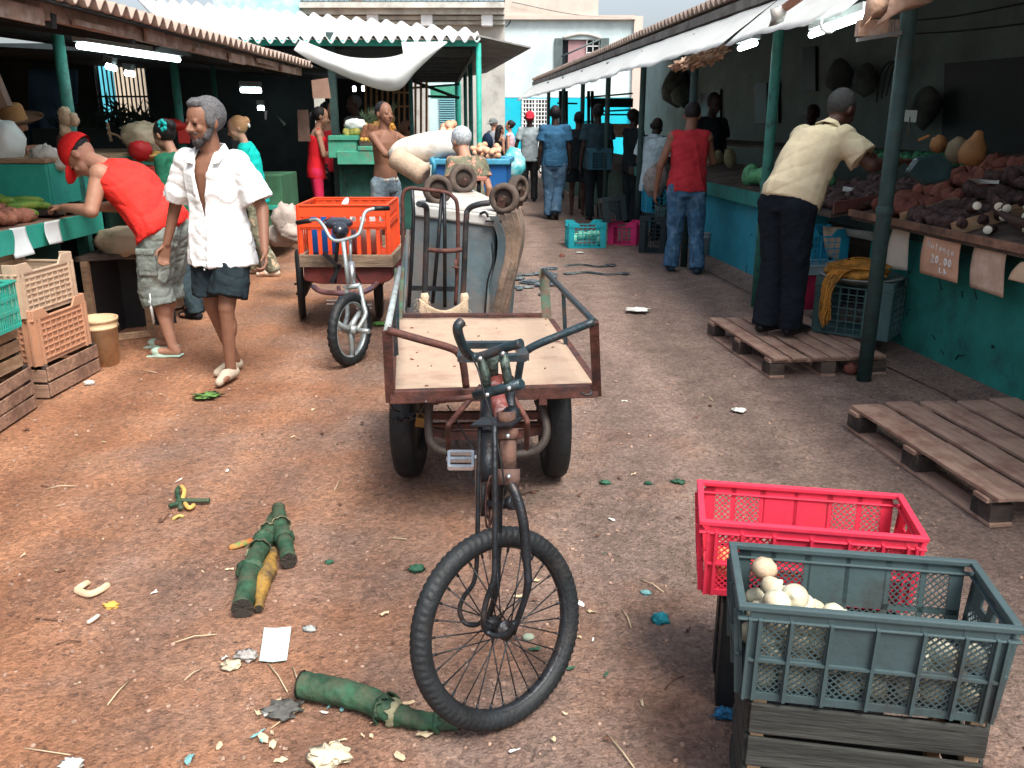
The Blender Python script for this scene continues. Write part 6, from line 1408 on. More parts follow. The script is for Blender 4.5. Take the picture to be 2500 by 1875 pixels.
# ================================================================ plastic crates
def plastic_crate(name, label, L, W, H, mat, style='grid', group=None, cat='crate', taper=.0, t=.006):
    """local frame: base centre at origin, long side along X"""
    o = thing(name, label, cat, (0, 0, 0), 0, group)
    def side(a, b, hsides, style, nm):
        a = V(a); b = V(b); n_ = (b-a).normalized(); out = n_.cross(V((0, 0, 1))); Lw = (b-a).length; m = MB()
        def pt(s, z): 
            k = taper*(z/H); return a+n_*s+V((0, 0, z))+out*k*1.0
        if style == 'ribbed':
            m.poly([pt(0, 0), pt(Lw, 0), pt(Lw, H), pt(0, H)], t*.5, out)
            for i in range(9): s = .05+(Lw-.1)*i/8; m.bar(pt(s, .03)+out*t, pt(s, H-.03)+out*t, .006, .012, up=out)
            for i in range(7): z = .03+(H-.06)*i/6; m.bar(pt(.05, z)+out*t, pt(Lw-.05, z)+out*t, .012, .006)
            for s in (.012, .05, Lw-.05, Lw-.012): m.bar(pt(s, 0)+out*t*1.5, pt(s, H)+out*t*1.5, .014, .018, up=out)
        elif style == 'grid':
            nx_ = max(4, int(Lw/.055)); nz_ = max(4, int(H/.045))
            for i in range(nx_+1): s = Lw*i/nx_; th = .012 if i in (0, nx_) else (.010 if i % 3 == 0 else .005); m.bar(pt(s, 0), pt(s, H), th, t*(1.6 if i % 3 == 0 else 1), up=out)
            for i in range(nz_+1): z = H*i/nz_; m.bar(pt(0, z), pt(Lw, z), t, .008 if i % 2 == 0 else .005, up=(0, 0, 1))
            m.poly([pt(.0, .0), pt(.07, 0), pt(.07, H), pt(0, H)], t, out); m.poly([pt(Lw-.07, .0), pt(Lw, 0), pt(Lw, H), pt(Lw-.07, H)], t, out)
        elif style == 'bars':
            nx_ = int(Lw/.022)
            for i in range(nx_+1): s = Lw*i/nx_; m.bar(pt(s, 0), pt(s, H), .007, t, up=out)
            for z in (0, H*.35, H*.66, H): m.bar(pt(0, z), pt(Lw, z), t*1.4, .02)
        elif style == 'slots':     # tall openings below a solid double band
            for z, h_ in ((H*.97, .012), (H*.70, .014), (H*.60, .02), (.01, .015)): m.bar(pt(0, z), pt(Lw, z), t*2, h_)
            m.poly([pt(0, H*.80), pt(Lw, H*.80), pt(Lw, H), pt(0, H)], t, out); m.poly([pt(0, H*.58), pt(Lw, H*.58), pt(Lw, H*.68), pt(0, H*.68)], t, out)
            nx_ = max(3, int(round(Lw/.078)))
            for i in range(nx_+1): s = Lw*i/nx_; m.bar(pt(s, 0), pt(s, H), .030 if 0 < i < nx_ else .04, t*1.2, up=out)
        elif style == 'diamond':
            # framed windows of crossing diagonal ribs
            def win(s0, s1, z0, z1, p=.0135):
                d = -(z1-z0)
                k = s0-(z1-z0)
                while k < s1:
                    for sg in (1, -1):
                        # line s = k + (z-z0) or mirrored
                        sA, zA, sB, zB = k, z0, k+(z1-z0), z1
                        if sA < s0: zA += s0-sA; sA = s0
                        if sB > s1: zB -= sB-s1; sB = s1
                        if sB-sA < .003: continue
                        if sg < 0: sA, sB = s0+s1-sA, s0+s1-sB
                        m.bar(pt(sA, zA), pt(sB, zB), .0028, t*(.7 if sg > 0 else .5), up=out)
                    k += p*1.25
            cols = [.0, .075, .155, .50-.105, .5, .5+.105, .845, .925, 1.0]
            Ws = [(.055, .155), (.18, .31), (.34, .495), (.515, .67), (.70, .83), (.855, .945)] if Lw > .3 else [(.10, .44), (.56, .90)]
            H1, H2, H3, H4 = H*.08, H*.42, H*.48, H*.84
            for i, (c0, c1) in enumerate(Ws):
                win(Lw*c0, Lw*c1, H1, H2)
                if not (Lw > .3 and i in (2, 3)): 
                    if Lw > .3 or True: win(Lw*c0, Lw*c1, H3, H4 if Lw > .3 else H*.62)
                else: m.poly([pt(Lw*c0-.005, H3), pt(Lw*c1+.005, H3), pt(Lw*c1+.005, H4), pt(Lw*c0-.005, H4)], t*.8, out)
            xs_ = [0]+[v_ for w_ in Ws for v_ in w_]+[1]
            for i in range(0, len(xs_), 2): m.poly([pt(Lw*xs_[i], 0), pt(Lw*xs_[i+1], 0), pt(Lw*xs_[i+1], H), pt(Lw*xs_[i], H)], t, out)
            for z0, z1 in ((0, H1), (H2, H3), (H4, H)):
                if Lw <= .3 and z0 == H4:
                    hz0, hz1 = H*.72, H*.88; m.poly([pt(0, H*.62), pt(Lw, H*.62), pt(Lw, hz0), pt(0, hz0)], t*.8, out); m.poly([pt(0, hz1), pt(Lw, hz1), pt(Lw, H), pt(0, H)], t*.8, out)
                    for s0_, s1_ in ((0, Lw*.30), (Lw*.70, Lw)): m.poly([pt(s0_, hz0), pt(s1_, hz0), pt(s1_, hz1), pt(s0_, hz1)], t*.8, out)
                else: m.poly([pt(0, z0), pt(Lw, z0), pt(Lw, z1), pt(0, z1)], t*.85, out)
            for c0 in ([.0, .04, .168, .325, .505, .685, .843, .96, 1.0] if Lw > .3 else [.04, .5, .96]): m.bar(pt(Lw*c0, H*.02)+out*(t+.004), pt(Lw*c0, H*(.88))+out*(t+.004), .007, .012, up=out)
            m.bar(pt(0, H2+.5*(H3-H2))+out*(t+.003), pt(Lw, H2+.5*(H3-H2))+out*(t+.003), .010, .006)
        return m.build(nm, mat, o, world=False, bevel=0)
    x, y = L/2, W/2
    hs = 'grid'
    side((-x, -y, 0), (x, -y, 0), 0, style, 'side_panel'); side((x, y, 0), (-x, y, 0), 0, style, 'side_panel')
    side((x, -y, 0), (x, y, 0), 1, style, 'end_panel'); side((-x, y, 0), (-x, -y, 0), 1, style, 'end_panel')
    m = MB(); e = taper
    if style == 'diamond':
        for zz_, ow, hh in ((H-.006, .009, .014), (H-.034, .008, .006)):
            for a, b in (((-x-e, -y-e), (x+e, -y-e)), ((x+e, -y-e), (x+e, y+e)), ((x+e, y+e), (-x-e, y+e)), ((-x-e, y+e), (-x-e, -y-e))): m.bar((*a, zz_), (*b, zz_), ow*2, hh, ext=ow if a[1] == b[1] else -ow-.0005)
    else:
        for a, b in (((-x, -y), (x, -y)), ((x, -y), (x, y)), ((x, y), (-x, y)), ((-x, y), (-x, -y))):
            a, b = V((*a, H)), V((*b, H)); n_ = (b-a).normalized(); short = (b-a).length < L-.01
            m.bar(a, b, .022, .012, ext=-.0115 if short else .0110)
            if style in ('grid', 'ribbed'):
                if short: 
                    m.bar(a+V((0, 0, .03)), a+n_*.07+V((0, 0, .03)), .016, .06); m.bar(b-n_*.07+V((0, 0, .03)), b+V((0, 0, .03)), .016, .06)
                else:
                    for q, d in ((a, n_), (b, -n_)): m.poly([q, q+d*.16, q+d*.11+V((0, 0, .06)), q+V((0, 0, .06))], .012, n_.cross(V((0, 0, 1))))
    m.build('rim', mat, o, world=False, bevel=.003)
    m = MB(); m.box((0, 0, .006), (L-.012, W-.012, .008)); m.build('floor', mat, o, world=False)
    return o
def wood_crate(label, L, W, H, nslat, mat, group=None, post=wood_dk, seed=0):
    o = thing('wooden_crate', label, 'crate', (0, 0, 0), 0, group); r = random.Random(seed); x, y = L/2, W/2; sh_ = H/nslat
    for (a, b, nm) in (((-x, -y), (x, -y), 's'), ((x, -y), (x, y), 'e'), ((x, y), (-x, y), 's'), ((-x, y), (-x, -y), 'e')):
        m = MB(); a, b = V((*a, 0)), V((*b, 0)); n_ = (b-a).normalized()
        for k in range(nslat):
            z = sh_*(k+.5)+r.uniform(-.003, .003); q = r.uniform(-.006, .006)
            m.bar(a+V((0, 0, z+q)), b+V((0, 0, z-q)), .010, sh_*.84+r.uniform(-.006, .004), ext=-.001 if nm == 's' else -.008)
        m.build('slat_side', mat, o, world=False, bevel=.0025)
    for sx in (-1, 1):
        for sy in (-1, 1):
            m = MB(); m.box((sx*(x-.022), sy*(y-.022), H/2+.004), (.03, .03, H+.008)); m.build('corner_post', post, o, world=False, bevel=.002)
    m = MB()
    for k in range(4): m.box((0, -y+W*(k+.5)/4, .012), (L-.03, W/4*.8, .008))
    m.build('floor', mat, o, world=False); return o
def put_at(o, x, y, z, deg, label=None, tilt=None):
    o.location = (x, y, z); o.rotation_euler = (tilt[0] if tilt else 0, tilt[1] if tilt else 0, R_(deg)); WM[o.name] = Matrix.Translation(V((x, y, z))) @ o.rotation_euler.to_matrix().to_4x4()
    if label: o['label'] = label
    return o
beige = M('beige_crate_plastic', (.56, .42, .30), .7, .15, 5, .2, 30, dirt=(.34, .2, .13), da=.38, dscale=5)
orng = M('orange_beige_plastic', (.52, .28, .17), .7, .15, 5, .2, 30, dirt=(.34, .2, .13), da=.38, dscale=5)
grn = M('green_crate_plastic', (.03, .36, .28), .6, .15, 5, .2, 30, dirt=(.1, .25, .18), da=.36)
# left stack
c = wood_crate('pale slatted wooden crate at the bottom of the left front stack', .62, .42, .255, 3, wood_y, 'slatted wooden crates by the green stall'); put_at(c, -2.96, 4.44, .004, 94)
c = wood_crate('pale slatted wooden crate under the green plastic crate at the far left', .62, .42, .26, 3, wood, 'slatted wooden crates by the green stall', seed=3); put_at(c, -3.00, 4.42, .262, 91)
c = plastic_crate('plastic_crate', 'green barred plastic crate on the slatted wooden crates at the far left', .58, .38, .24, grn, 'bars'); put_at(c, -2.90, 4.36, .527, 92)
c = wood_crate('low two slat wooden crate under the beige plastic crates', .60, .42, .19, 2, wood_y, 'slatted wooden crates by the green stall', seed=5); put_at(c, -2.98, 5.25, .004, 88)
c = plastic_crate('plastic_crate', 'orange beige plastic crate in the middle of the stack by the bucket', .56, .38, .275, orng, 'ribbed'); put_at(c, -2.99, 5.23, .205, 86)
c = plastic_crate('plastic_crate', 'beige plastic crate on top of the stack by the bucket', .56, .38, .255, beige, 'ribbed'); put_at(c, -3.02, 5.20, .50, 85)
# bucket
def bucket(label, x, y, r, h, mat, grp=None):
    t = thing('bucket', label, 'bucket', (x, y, 0), 0, grp); m = MB(); m.lathe([(0, .004), (r*.82, .0), (r*.98, h*.78), (r*1.05, h*.79), (r*1.05, h*.83), (r, h*.84), (r*1.02, h*.93), (r*1.06, h*.94), (r*1.06, h), (r*.98, h), (r*.8, .01), (0, .012)], seg=28); m.build('pail', mat, t, world=False)
    m = MB(); m.tube([V((r*1.07*math.cos(a), r*1.07*math.sin(a), h*.86-.10*math.sin(a) if math.sin(a) > 0 else h*.86)) for a in [i*math.pi/12 for i in range(13)]], .003, 5); m.build('handle', iron, t, world=False); return t
bucket('dirty cream plastic bucket beside the beige crate stack', -2.82, 5.72, .125, .33, M('grubby_cream_pail', (.62, .44, .26), .6, .15, 6, .2, 30, dirt=(.36, .22, .13), da=.42, dscale=5))
bucket('white bucket on the ground behind the legs of the red tank top man', 2.28, 10.5, .15, .34, M('white_pail', (.5, .52, .5), .6, .15))
# bench box with sack on top
bx = thing('wooden_bench', 'dark wooden box bench open at the front beside the cargo shorts', 'bench', (-3.2, 6.6, 0))
p0, p1 = PZ(235, 838), PZ(372, 822)
m = MB(); m.bar(p0+V((0, 0, .03)), p1+V((0, 0, .03)), .04, .05); m.bar(p0, p0+V((0, 0, .62)), .05, .05, up=(0, 1, 0)); m.bar(p1, p1+V((0, 0, .62)), .05, .05, up=(0, 1, 0)); m.build('frame', wood_x, bx, bevel=.004)
m = MB(); m.poly([p0+V((-.05, -.04, .62)), p1+V((.05, -.04, .62)), p1+V((.05, .55, .62)), p0+V((-.05, .55, .62))], .04, (0, 0, 1)); m.build('top', wood_dk, bx, bevel=.004)
m = MB(); m.poly([p0+V((0, .5, 0)), p1+V((0, .5, 0)), p1+V((0, .5, .6)), p0+V((0, .5, .6))], .02); m.poly([p0, p0+V((0, .5, 0)), p0+V((0, .5, .6)), p0+V((0, 0, .6))], .02); m.build('back', black, bx)
m = MB(); m.ell((p0.x*.55+p1.x*.45+.1, p0.y+.25, .73), (.28, .2, .12), None, 20, 12, nz=.25, nsc=12); tag(m.build('sack', sack_m), 'folded sackcloth lying on the dark box bench', 'sack')
c = wood_crate('orange tinted slatted wooden crate between the two men on the left', .55, .36, .30, 3, wood_x, seed=8); put_at(c, -3.02, 7.78, .004, 62)
m = MB(); m.box((-3.30, 7.55, .35), (.45, .3, .42), rotz(.5)); tag(m.build('pale_box', M('pale_carton', (.5, .36, .26), .9, .2), bevel=.01), 'pale carton behind the slatted crate between the two men', 'box')

# ---------------------------------------------------------------- the pink and the grey crate in front
rub_pink = M('pink_crate_plastic', (.66, .035, .075), .5, .12, 4, .15, 60, dirt=(.36, .04, .05), da=.38, dscale=4)
rub_grey = M('grey_crate_plastic', (.055, .088, .094), .5, .15, 4, .15, 60, dirt=(.045, .04, .036), da=.38, dscale=5)
c = plastic_crate('plastic_crate', 'bright pink plastic crate with diamond mesh windows behind the grey crate', .515, .228, .225, rub_pink, 'diamond', taper=.017)
c1_, c2_ = PZ(1725, 1272, .605), PZ(2287, 1316, .605); c3_, c4_ = PZ(1691, 1170, .605), PZ(2182, 1190, .605)
ctr = (c1_+c2_+c3_+c4_)/4; ang = math.degrees(math.atan2((c2_-c1_).y, (c2_-c1_).x)); put_at(c, ctr.x, ctr.y, .375, ang); print('pink', ctr, ang, (c2_-c1_).length, (c3_-c1_).length)
pinkp = (ctr.copy(), ang)
c = plastic_crate('plastic_crate', 'grey green plastic crate holding pale onions on the wooden crate', .515, .245, .245, rub_grey, 'diamond', taper=.018)
c1_, c2_ = PZ(1816, 1475, .615), PZ(2512, 1535, .615); c3_, c4_ = PZ(1775, 1320, .615), PZ(2373, 1366, .615)
ctr = (c1_+c2_+c3_+c4_)/4; ang = math.degrees(math.atan2((c2_-c1_).y, (c2_-c1_).x)); put_at(c, ctr.x, ctr.y, .368, ang); print('grey', ctr, ang, (c2_-c1_).length, (c3_-c1_).length)
gc, ga = ctr.copy(), R_(ang)
c = wood_crate('weathered grey wooden crate under the crate of onions', .50, .25, .36, 4, M('dark_weathered_wood', (.040, .042, .038), .9, .5, 2.2, .6, 6, grain=(1.5, 14, 14), dirt=(.025, .022, .02), da=.42), post=wood, seed=12); q = rotz(ga) @ V((.012, -.0, 0)); put_at(c, gc.x+q.x, gc.y+q.y, .002, ang)
c = plastic_crate('plastic_crate', 'black plastic crate under the pink crate', .44, .22, .34, black, 'grid'); put_at(c, pinkp[0].x+.03, pinkp[0].y+.02, .003, pinkp[1])
# onions
oni = M('white_onion_skin', (.58, .56, .42), .5, .25, 30, .2, 60, dirt=(.34, .22, .12), da=.40, dscale=9, sharp=.15)
om = MB(); om.lathe([(0, -.028), (.014, -.027), (.027, -.017), (.0325, 0), (.028, .016), (.016, .026), (.007, .030), (.004, .036), (0, .038)], seg=20)
oproto = om.build('onion', oni, world=False); tag(oproto, 'pale onion in the grey plastic crate', 'onion', 'onions in the grey crate')
r = random.Random(5); first = True
def local(c_, a_, x, y, z): q = rotz(a_) @ V((x, y, 0)); return (c_.x+q.x, c_.y+q.y, z)
spots = []
for lay_ in range(4):
    for i in range(8):
        for j in range(4):
            x = -.215+.062*i+r.uniform(-.006, .006)+.02*(lay_ % 2); y = -.082+.056*j+r.uniform(-.006, .006)
            if abs(x) > .225 or abs(y) > .095: continue
            z = .400+.048*lay_
            if lay_ >= 1 and x > -.08 and y > .0: continue
            if lay_ >= 2 and x > -.08 and y > -.03: continue
            if lay_ == 3 and (x > -.10 or y > .0): continue
            if lay_ == 2 and y > .02 and x > -.18: continue
            spots.append((x, y, z))
spots += [(-.15, -.03, .575), (-.085, -.085, .55), (-.19, .03, .56), (-.12, .02, .53), (-.06, -.03, .535), (-.19, -.05, .57), (-.15, .06, .52), (-.09, .05, .50)]
for k, (x, y, z) in enumerate(spots):
    o = oproto if k == 0 else oproto.copy()
    if k: col.objects.link(o)
    o.location = local(gc, ga, x, y, z); o.rotation_euler = (r.uniform(-.9, .9), r.uniform(-.9, .9), r.uniform(0, 6)); s = r.uniform(.80, 1.0); o.scale = (s, s, s*r.uniform(.85, 1))
lastm = MB(); tag(lastm.ell(local(gc, ga, -.205, .075, .585), (.030, .029, .027), None, 16, 10, nz=.1).build('onion', M('brown_onion', (.36, .2, .12), .7, .4, 20, .3, dirt=(.6, .5, .36))), 'brownish onion with dry roots at the left corner of the grey crate', 'onion')
# onions of the pink crate (seen orange through its mesh)
m = MB(); tag(m.build('x', oni)) if False else None
oo = None
for k in range(16):
    x, y = -.20+.057*(k % 8)+r.uniform(-.008, .008), -.05+.07*(k//8)
    o = oproto.copy(); o.data = oproto.data if k else oproto.data.copy()
    if k == 0:
        o.data.materials.clear(); o.data.materials.append(M('golden_onion_skin', (.66, .32, .12), .5, .25, 9, .1)); pm = o.data
    o.data = pm
    col.objects.link(o); o.location = local(pinkp[0], R_(pinkp[1]), x, y, .415); o.rotation_euler = (r.uniform(-.9, .9), r.uniform(-.9, .9), 0); o.scale = (1, 1, 1)
    o['label'] = 'golden onion at the bottom of the pink plastic crate'; o['group'] = 'onions in the pink crate'
# ---------------------------------------------------------------- pallets
def pallet(label, pts_front, n, mat, widths, L, W, z=.0, ang=0, org=(0, 0), seed=1):
    """planks run along local Y; org = far left corner"""
    t = thing('pallet', label, 'pallet', (org[0], org[1], z), R_(ang), 'wooden pallets laid before the right stalls'); r = random.Random(seed)
    x = 0; step = W/n
    for k in range(n):
        w_ = step*(.80+r.uniform(-.06, .05)); m = MB(); cx = step*(k+.5); dz = r.uniform(-.002, .003); e0 = r.uniform(-.02, .02)
        def fn(i, j): return V((cx-w_/2+w_*i, -L*j+e0, .128+dz+.003*noise.noise(V((k*3+i*2, j*6, seed)))))
        m.grid(fn, 3, 14); m.build('plank', mat, t, world=False, solid=.018, bevel=.002)
    for j in (.06, .5, .94):
        m = MB(); m.box((W/2, -L*j, .108), (W, .09, .020)); m.build('cross_board', mat, t, world=False, bevel=.002)
    for i in (.06, .5, .94):
        for j in (.06, .5, .94):
            m = MB(); m.box((W*i, -L*j, .058), (.10, .13, .078)); m.build('block', wood_dk, t, world=False, bevel=.003)
        m = MB(); m.box((W*i, -L/2, .010), (.10, L, .018)); m.build('runner', mat, t, world=False, bevel=.002)
    return t
pal_m = M('pallet_wood', (.36, .235, .175), .92, .28, 2.0, .5, 6, grain=(14, 1.3, 14), dirt=(.22, .115, .085), da=.42, dscale=6)
a = PZ(2066, 990, .13); b_ = PZ(2392, 1200, .13)
ang = math.degrees(math.atan2((b_-a).x, -(b_-a).y)); pallet('long pale brown pallet lying nearest on the right', None, 5, pal_m, None, 1.22, 1.02, ang=ang, org=(a.x, a.y), seed=2); print('palB', a, b_, ang, (b_-a).length)
a = PZ(1728, 778, .13); b_ = PZ(1870, 880, .13)
ang = math.degrees(math.atan2((b_-a).x, -(b_-a).y)); pallet('worn pallet under the man in the yellow shirt', None, 6, pal_m, None, 1.22, .80, ang=ang+2, org=(a.x, a.y), seed=6); print('palA', a, b_, ang, (b_-a).length)
# ---------------------------------------------------------------- crates under and before the right stalls
bcr = M('blue_crate_plastic', (.02, .32, .50), .6, .15, 5, .2, 30, dirt=(.05, .2, .28), da=.36); dgr = M('dark_green_grey_plastic', (.06, .12, .12), .6, .2, 5, .2, 30); tcr = M('teal_crate_plastic', (.015, .34, .40), .55, .15, 5, .1, 30, dirt=(.03, .2, .24), da=.36)
pcr = M('magenta_crate_plastic', (.62, .03, .16), .55, .1, 5, .1); kcr = M('black_crate_plastic', (.015, .03, .035), .55, .2, 5, .1)
mt = MB(); mt.lathe([(0, 0), (.17, 0), (.215, .30), (.2, .30), (.16, .01), (0, .01)], seg=4, R=rotz(math.pi/4), sq=1); tag(mt.build('pink_box', M('pink_tub_plastic', (.50, .035, .10), .6, .15), loc=(2.33, 6.93, .15), world=False, bevel=.01), 'pink plastic box under the blue crate behind the yellow shirted man', 'box')
c = plastic_crate('plastic_crate', 'bright blue plastic crate on the pink box behind the dark trousers', .40, .34, .28, bcr, 'grid'); put_at(c, 2.42, 6.93, .46, 10)
c = plastic_crate('plastic_crate', 'pale blue rimmed crate edge between the pink box and the blue crate', .40, .3, .06, M('pale_blue_plastic', (.30, .42, .46), .6, .1), 'bars'); put_at(c, 2.40, 6.9, .452, 5); c.hide_render = False
c = plastic_crate('plastic_crate', 'dark grey green crate on the pallet with a net basket on top', .52, .38, .34, dgr, 'grid'); put_at(c, 2.50, 6.08, .15, -38)
wbk = thing('net_basket', 'round metal basin with orange netting spilling over its edge', 'basin', (2.5, 6.1, .5))
m = MB(); m.lathe([(0, .50), (.16, .505), (.27, .545), (.285, .555), (.27, .56), (.16, .52), (0, .515)], (2.50, 6.1, 0), seg=36); m.build('basin', M('dull_tin', (.28, .30, .29), .5, .3, 12, .2, metal=.5), wbk)
net = M('orange_netting', (.58, .26, .04), .8, .3, 40, .9, 120, dirt=(.22, .13, .05), da=.42, dscale=14)
m = MB(); m.ell((2.46, 6.1, .575), (.20, .19, .075), None, 26, 14, nz=.5, nsc=16)
rn = random.Random(2)
for k in range(70):
    o1, o2, o3 = rn.uniform(-.05, .05), rn.uniform(-.05, .05), rn.uniform(-.02, .05); L9 = rn.uniform(.2, .36)
    m.tube([p + V((.010*noise.noise(p*30+V((k, 0, 0))), .010*noise.noise(p*30+V((0, k, 0))), 0)) for p in arc([V((2.40+o1, 6.02+o2, .62)), V((2.25+o3, 5.95+o2, .60)), V((2.19+o3*.7, 5.93+o2, .48)), V((2.20+o1*.5, 5.93+o2, .60-L9)), V((2.21+o1*.3, 5.94+o2*.5, .58-L9))], 4)], .0045, 4)
for k in range(60):
    a0, h0 = rn.uniform(0, 6.28), rn.uniform(.05, .2); c0 = V((2.47, 6.1, .60))
    m.tube([c0+V((h0*1.15*math.cos(a0+t*.35), h0*math.sin(a0+t*.35), .09-.35*h0+.03*noise.noise(V((t, k, 0))))) for t in range(8)], .0045, 4)
tag(m.build('orange_netting', net), 'bundle of orange netting on the metal basin', 'net')
def crate_px(u0, u1, vb, label, mat, H, depth=.4, deg=0, style='grid', z=0.0, y=None, L=None, tilt=None):
    p0, p1 = PZ(u0, vb, z), PZ(u1, vb, z); L_ = L or (p1-p0).length; c = plastic_crate('plastic_crate', label, L_, depth, H, mat, style, 'plastic crates standing on the lane before the right stalls'); a = R_(deg)
    put_at(c, (p0.x+p1.x)/2-math.sin(a)*depth/2, (p0.y+p1.y)/2+math.cos(a)*depth/2, z+.003, deg, tilt=tilt); return c
c = crate_px(1388, 1478, 606, 'teal plastic crate of green cabbages alone in the lane', tcr, .27, .36, 4)
m = MB(); rr = random.Random(3); p = PZ(1433, 606)
for k in range(14): m.ell((p.x-.2+.03*k+rr.uniform(-.02, .02), p.y+.12+rr.uniform(0, .12), .12+rr.uniform(-.05, .05)), .055, None, 8, 6)
tag(m.build('greens', M('pale_green_veg', (.22, .55, .40), .7, .4, 20, .3)), 'pale green vegetables heaped inside the teal crate', 'vegetables', kind='stuff')
crate_px(1484, 1552, 598, 'magenta plastic crate beside the teal crate', pcr, .24, .36, -16)
crate_px(1478, 1532, 545, 'black grid crate tilted on top of the magenta crate', kcr, .27, .3, 8, z=.30, tilt=(R_(-8), R_(-6)))
crate_px(1560, 1622, 618, 'tall black plastic crate before the man in the red tank top', kcr, .40, .45, -14)
crate_px(1578, 1660, 520, 'light blue plastic crate held high behind the red tank top man', bcr, .29, .36, 3, z=.42)
crate_px(1608, 1650, 548, 'small dark blue crate under the light blue one', dgr, .16, .3, 0, z=.34)
c = crate_px(1412, 1485, 448, 'dark blue plastic crate carried by the dark clothed person', M('navy_crate_plastic', (.02, .09, .13), .6, .2), .27, .3, 0, z=.86, y=14)
p = PZ(1412, 448, .86)
c.location = (1.42, 14.50, .86)
m = MB(); m.ell(PY(1600, 440, 11.3), (.16, .14, .2), None, 16, 12, nz=.35, nsc=14); tag(m.build('plastic_bag', M('brownish_bag', (.26, .22, .2), .6, .5, 14, .6, 30)), 'crumpled bag above the light blue crate', 'bag')
# ---------------------------------------------------------------- roots and fruit on the right stalls
def tuber_proto(name, mat, r_, nz_=.25, seed=0, seg=14):
    m = MB(); m.ell((0, 0, 0), r_, None, seg, 10, nz=nz_, nsc=7, seed=seed); o = m.build(name, mat, world=False); return o
taro = M('reddish_taro_skin', (.21, .07, .05), .75, .5, 30, .8, 60, dirt=(.10, .035, .03), da=.42, dscale=16)
dark_t = M('dark_malanga_skin', (.065, .04, .038), .8, .5, 30, .8, 60, dirt=(.14, .08, .07), da=.36, dscale=16)
def heap(proto, pts, label, cat, group, smin=.85, smax=1.15):
    for k, p in enumerate(pts):
        o = proto if k == 0 else proto.copy()
        if k: col.objects.link(o)
        o.location = p; o.rotation_euler = (random.uniform(0, 3), random.uniform(0, 3), random.uniform(0, 6)); s = random.uniform(smin, smax); o.scale = (s, s, s)
        tag(o, label, cat, group)
random.seed(21)
def tray(y, off, h): return V((rx(y, off), y, .945+.295*(off+.2)+h))
heap(tuber_proto('tuber', taro, (.055, .05, .085)), [tray(y, o_, .04+.06*(o_ > .2)+random.uniform(0, .03)) for y in (5.90, 5.99, 6.09, 6.2, 6.32) for o_ in (-.12, .03, .18, .34, .5, .66)], 'big reddish tuber on the tray beside the mottled post', 'tuber', 'reddish tubers on the right tray', .8, 1.25)
heap(tuber_proto('tuber', dark_t, (.045, .045, .065), seed=3), [tray(y, o_, .03+.05*(o_ > .1)+.05*(o_ > .3)+random.uniform(0, .03)) for y in [5.30+.085*k for k in range(7)] for o_ in (-.14, -.03, .09, .21, .33, .46, .6, .75)], 'dark knobbly malanga on the tray above its card', 'tuber', 'dark malangas on the right tray', .8, 1.2)
heap(tuber_proto('tuber', dark_t, (.05, .045, .075), seed=9), [V((rx(y, o_), y, .98+.2*(o_+.2)+random.uniform(0, .03))) for y in [6.72+.1*k for k in range(9)] for o_ in (-.22, -.1, .02, .15, .28, .42)], 'dark tuber heaped beside the yellow shirted man', 'tuber', 'dark tubers on the second table', .8, 1.15)
# cassava with white cut ends
yuc = M('cassava_bark', (.06, .035, .03), .85, .4, 20, .6, 50); yuw = M('cassava_flesh', (.78, .76, .62), .6, .06, 9, 0)
m = MB(); m.tube([(0, 0, 0), (0, .12, .005), (0, .26, 0)], [.026, .029, .015], 12); m.lathe([(0, .003), (.024, .003), (.025, .0)], (0, 0, 0), frame((0, -1, 0)), 12, mi=1)
yp = m.build('cassava', [yuc, yuw], world=False)
ys = []
for k in range(34):
    y = random.uniform(4.6, 5.22); ys.append((y, random.uniform(-.14, .30)))
for k, (y, o_) in enumerate(ys):
    o = yp if k == 0 else yp.copy()
    if k: col.objects.link(o)
    o.location = tray(y, o_, .03+.13*random.random()); o.rotation_euler = (random.uniform(-.3, .5), 0, random.uniform(-1.1, .1)); tag(o, 'cut cassava root showing its white end at the right edge of the photo', 'cassava', 'cassava roots on the nearest tray')
for k in range(10):
    o = yp.copy(); col.objects.link(o); y = random.uniform(6.62, 6.9); o.location = V((rx(y, -.25+random.uniform(0, .2)), y, .965+.05*random.random())); o.scale = (.7, .7, .7); o.rotation_euler = (.1, 0, -math.pi/2+random.uniform(-.8, .8)); tag(o, 'small cut cassava root before the red brown board', 'cassava', 'cassava roots beside the yellow shirted man')
# pumpkins etc on the upper shelf
pk = M('pumpkin_skin', (.24, .115, .04), .6, .25, 6, .2, 30, dirt=(.2, .13, .06), da=.4)
def gourd(u, v, y, r_, h, label, pear=False, mat=pk):
    c = PY(u, v, y); m = MB()
    if pear: m.lathe([(0, -h*.5), (r_*.7, -h*.48), (r_, -h*.2), (r_*.85, h*.08), (r_*.45, h*.3), (r_*.33, h*.45), (r_*.2, h*.5), (0, h*.52)], c, Matrix.Rotation(.2, 3, 'Y'), 22)
    else: m.ell(c, (r_, r_, h*.5), None, 20, 12, nz=.12)
    return tag(m.build('pumpkin', mat), label, 'pumpkin', 'pumpkins on the upper shelf')
gourd(2378, 362, 5.5, .082, .21, 'pear shaped orange pumpkin on the upper shelf', True); gourd(2338, 368, 5.7, .070, .17, 'dull round pumpkin left of the pear shaped one', False, M('dull_pumpkin', (.16, .13, .08), .7, .3)); gourd(2292, 352, 6.0, .055, .12, 'small orange pumpkin near the mottled post')
sheet_obj('hanging_paper', [(2209, 268), (2240, 270), (2236, 299), (2206, 297)], 6.6, M('grey_paper', (.42, .5, .48), .9, .1), 'small grey price paper on a stick behind the tubers', 'sign')
m = MB(); m.bar(PY(2221, 285, 6.6), PY(2216, 335, 6.6), .008, .006); tag(m.build('paper_stick', wood_dk), 'thin stick holding the grey price paper', 'stick')
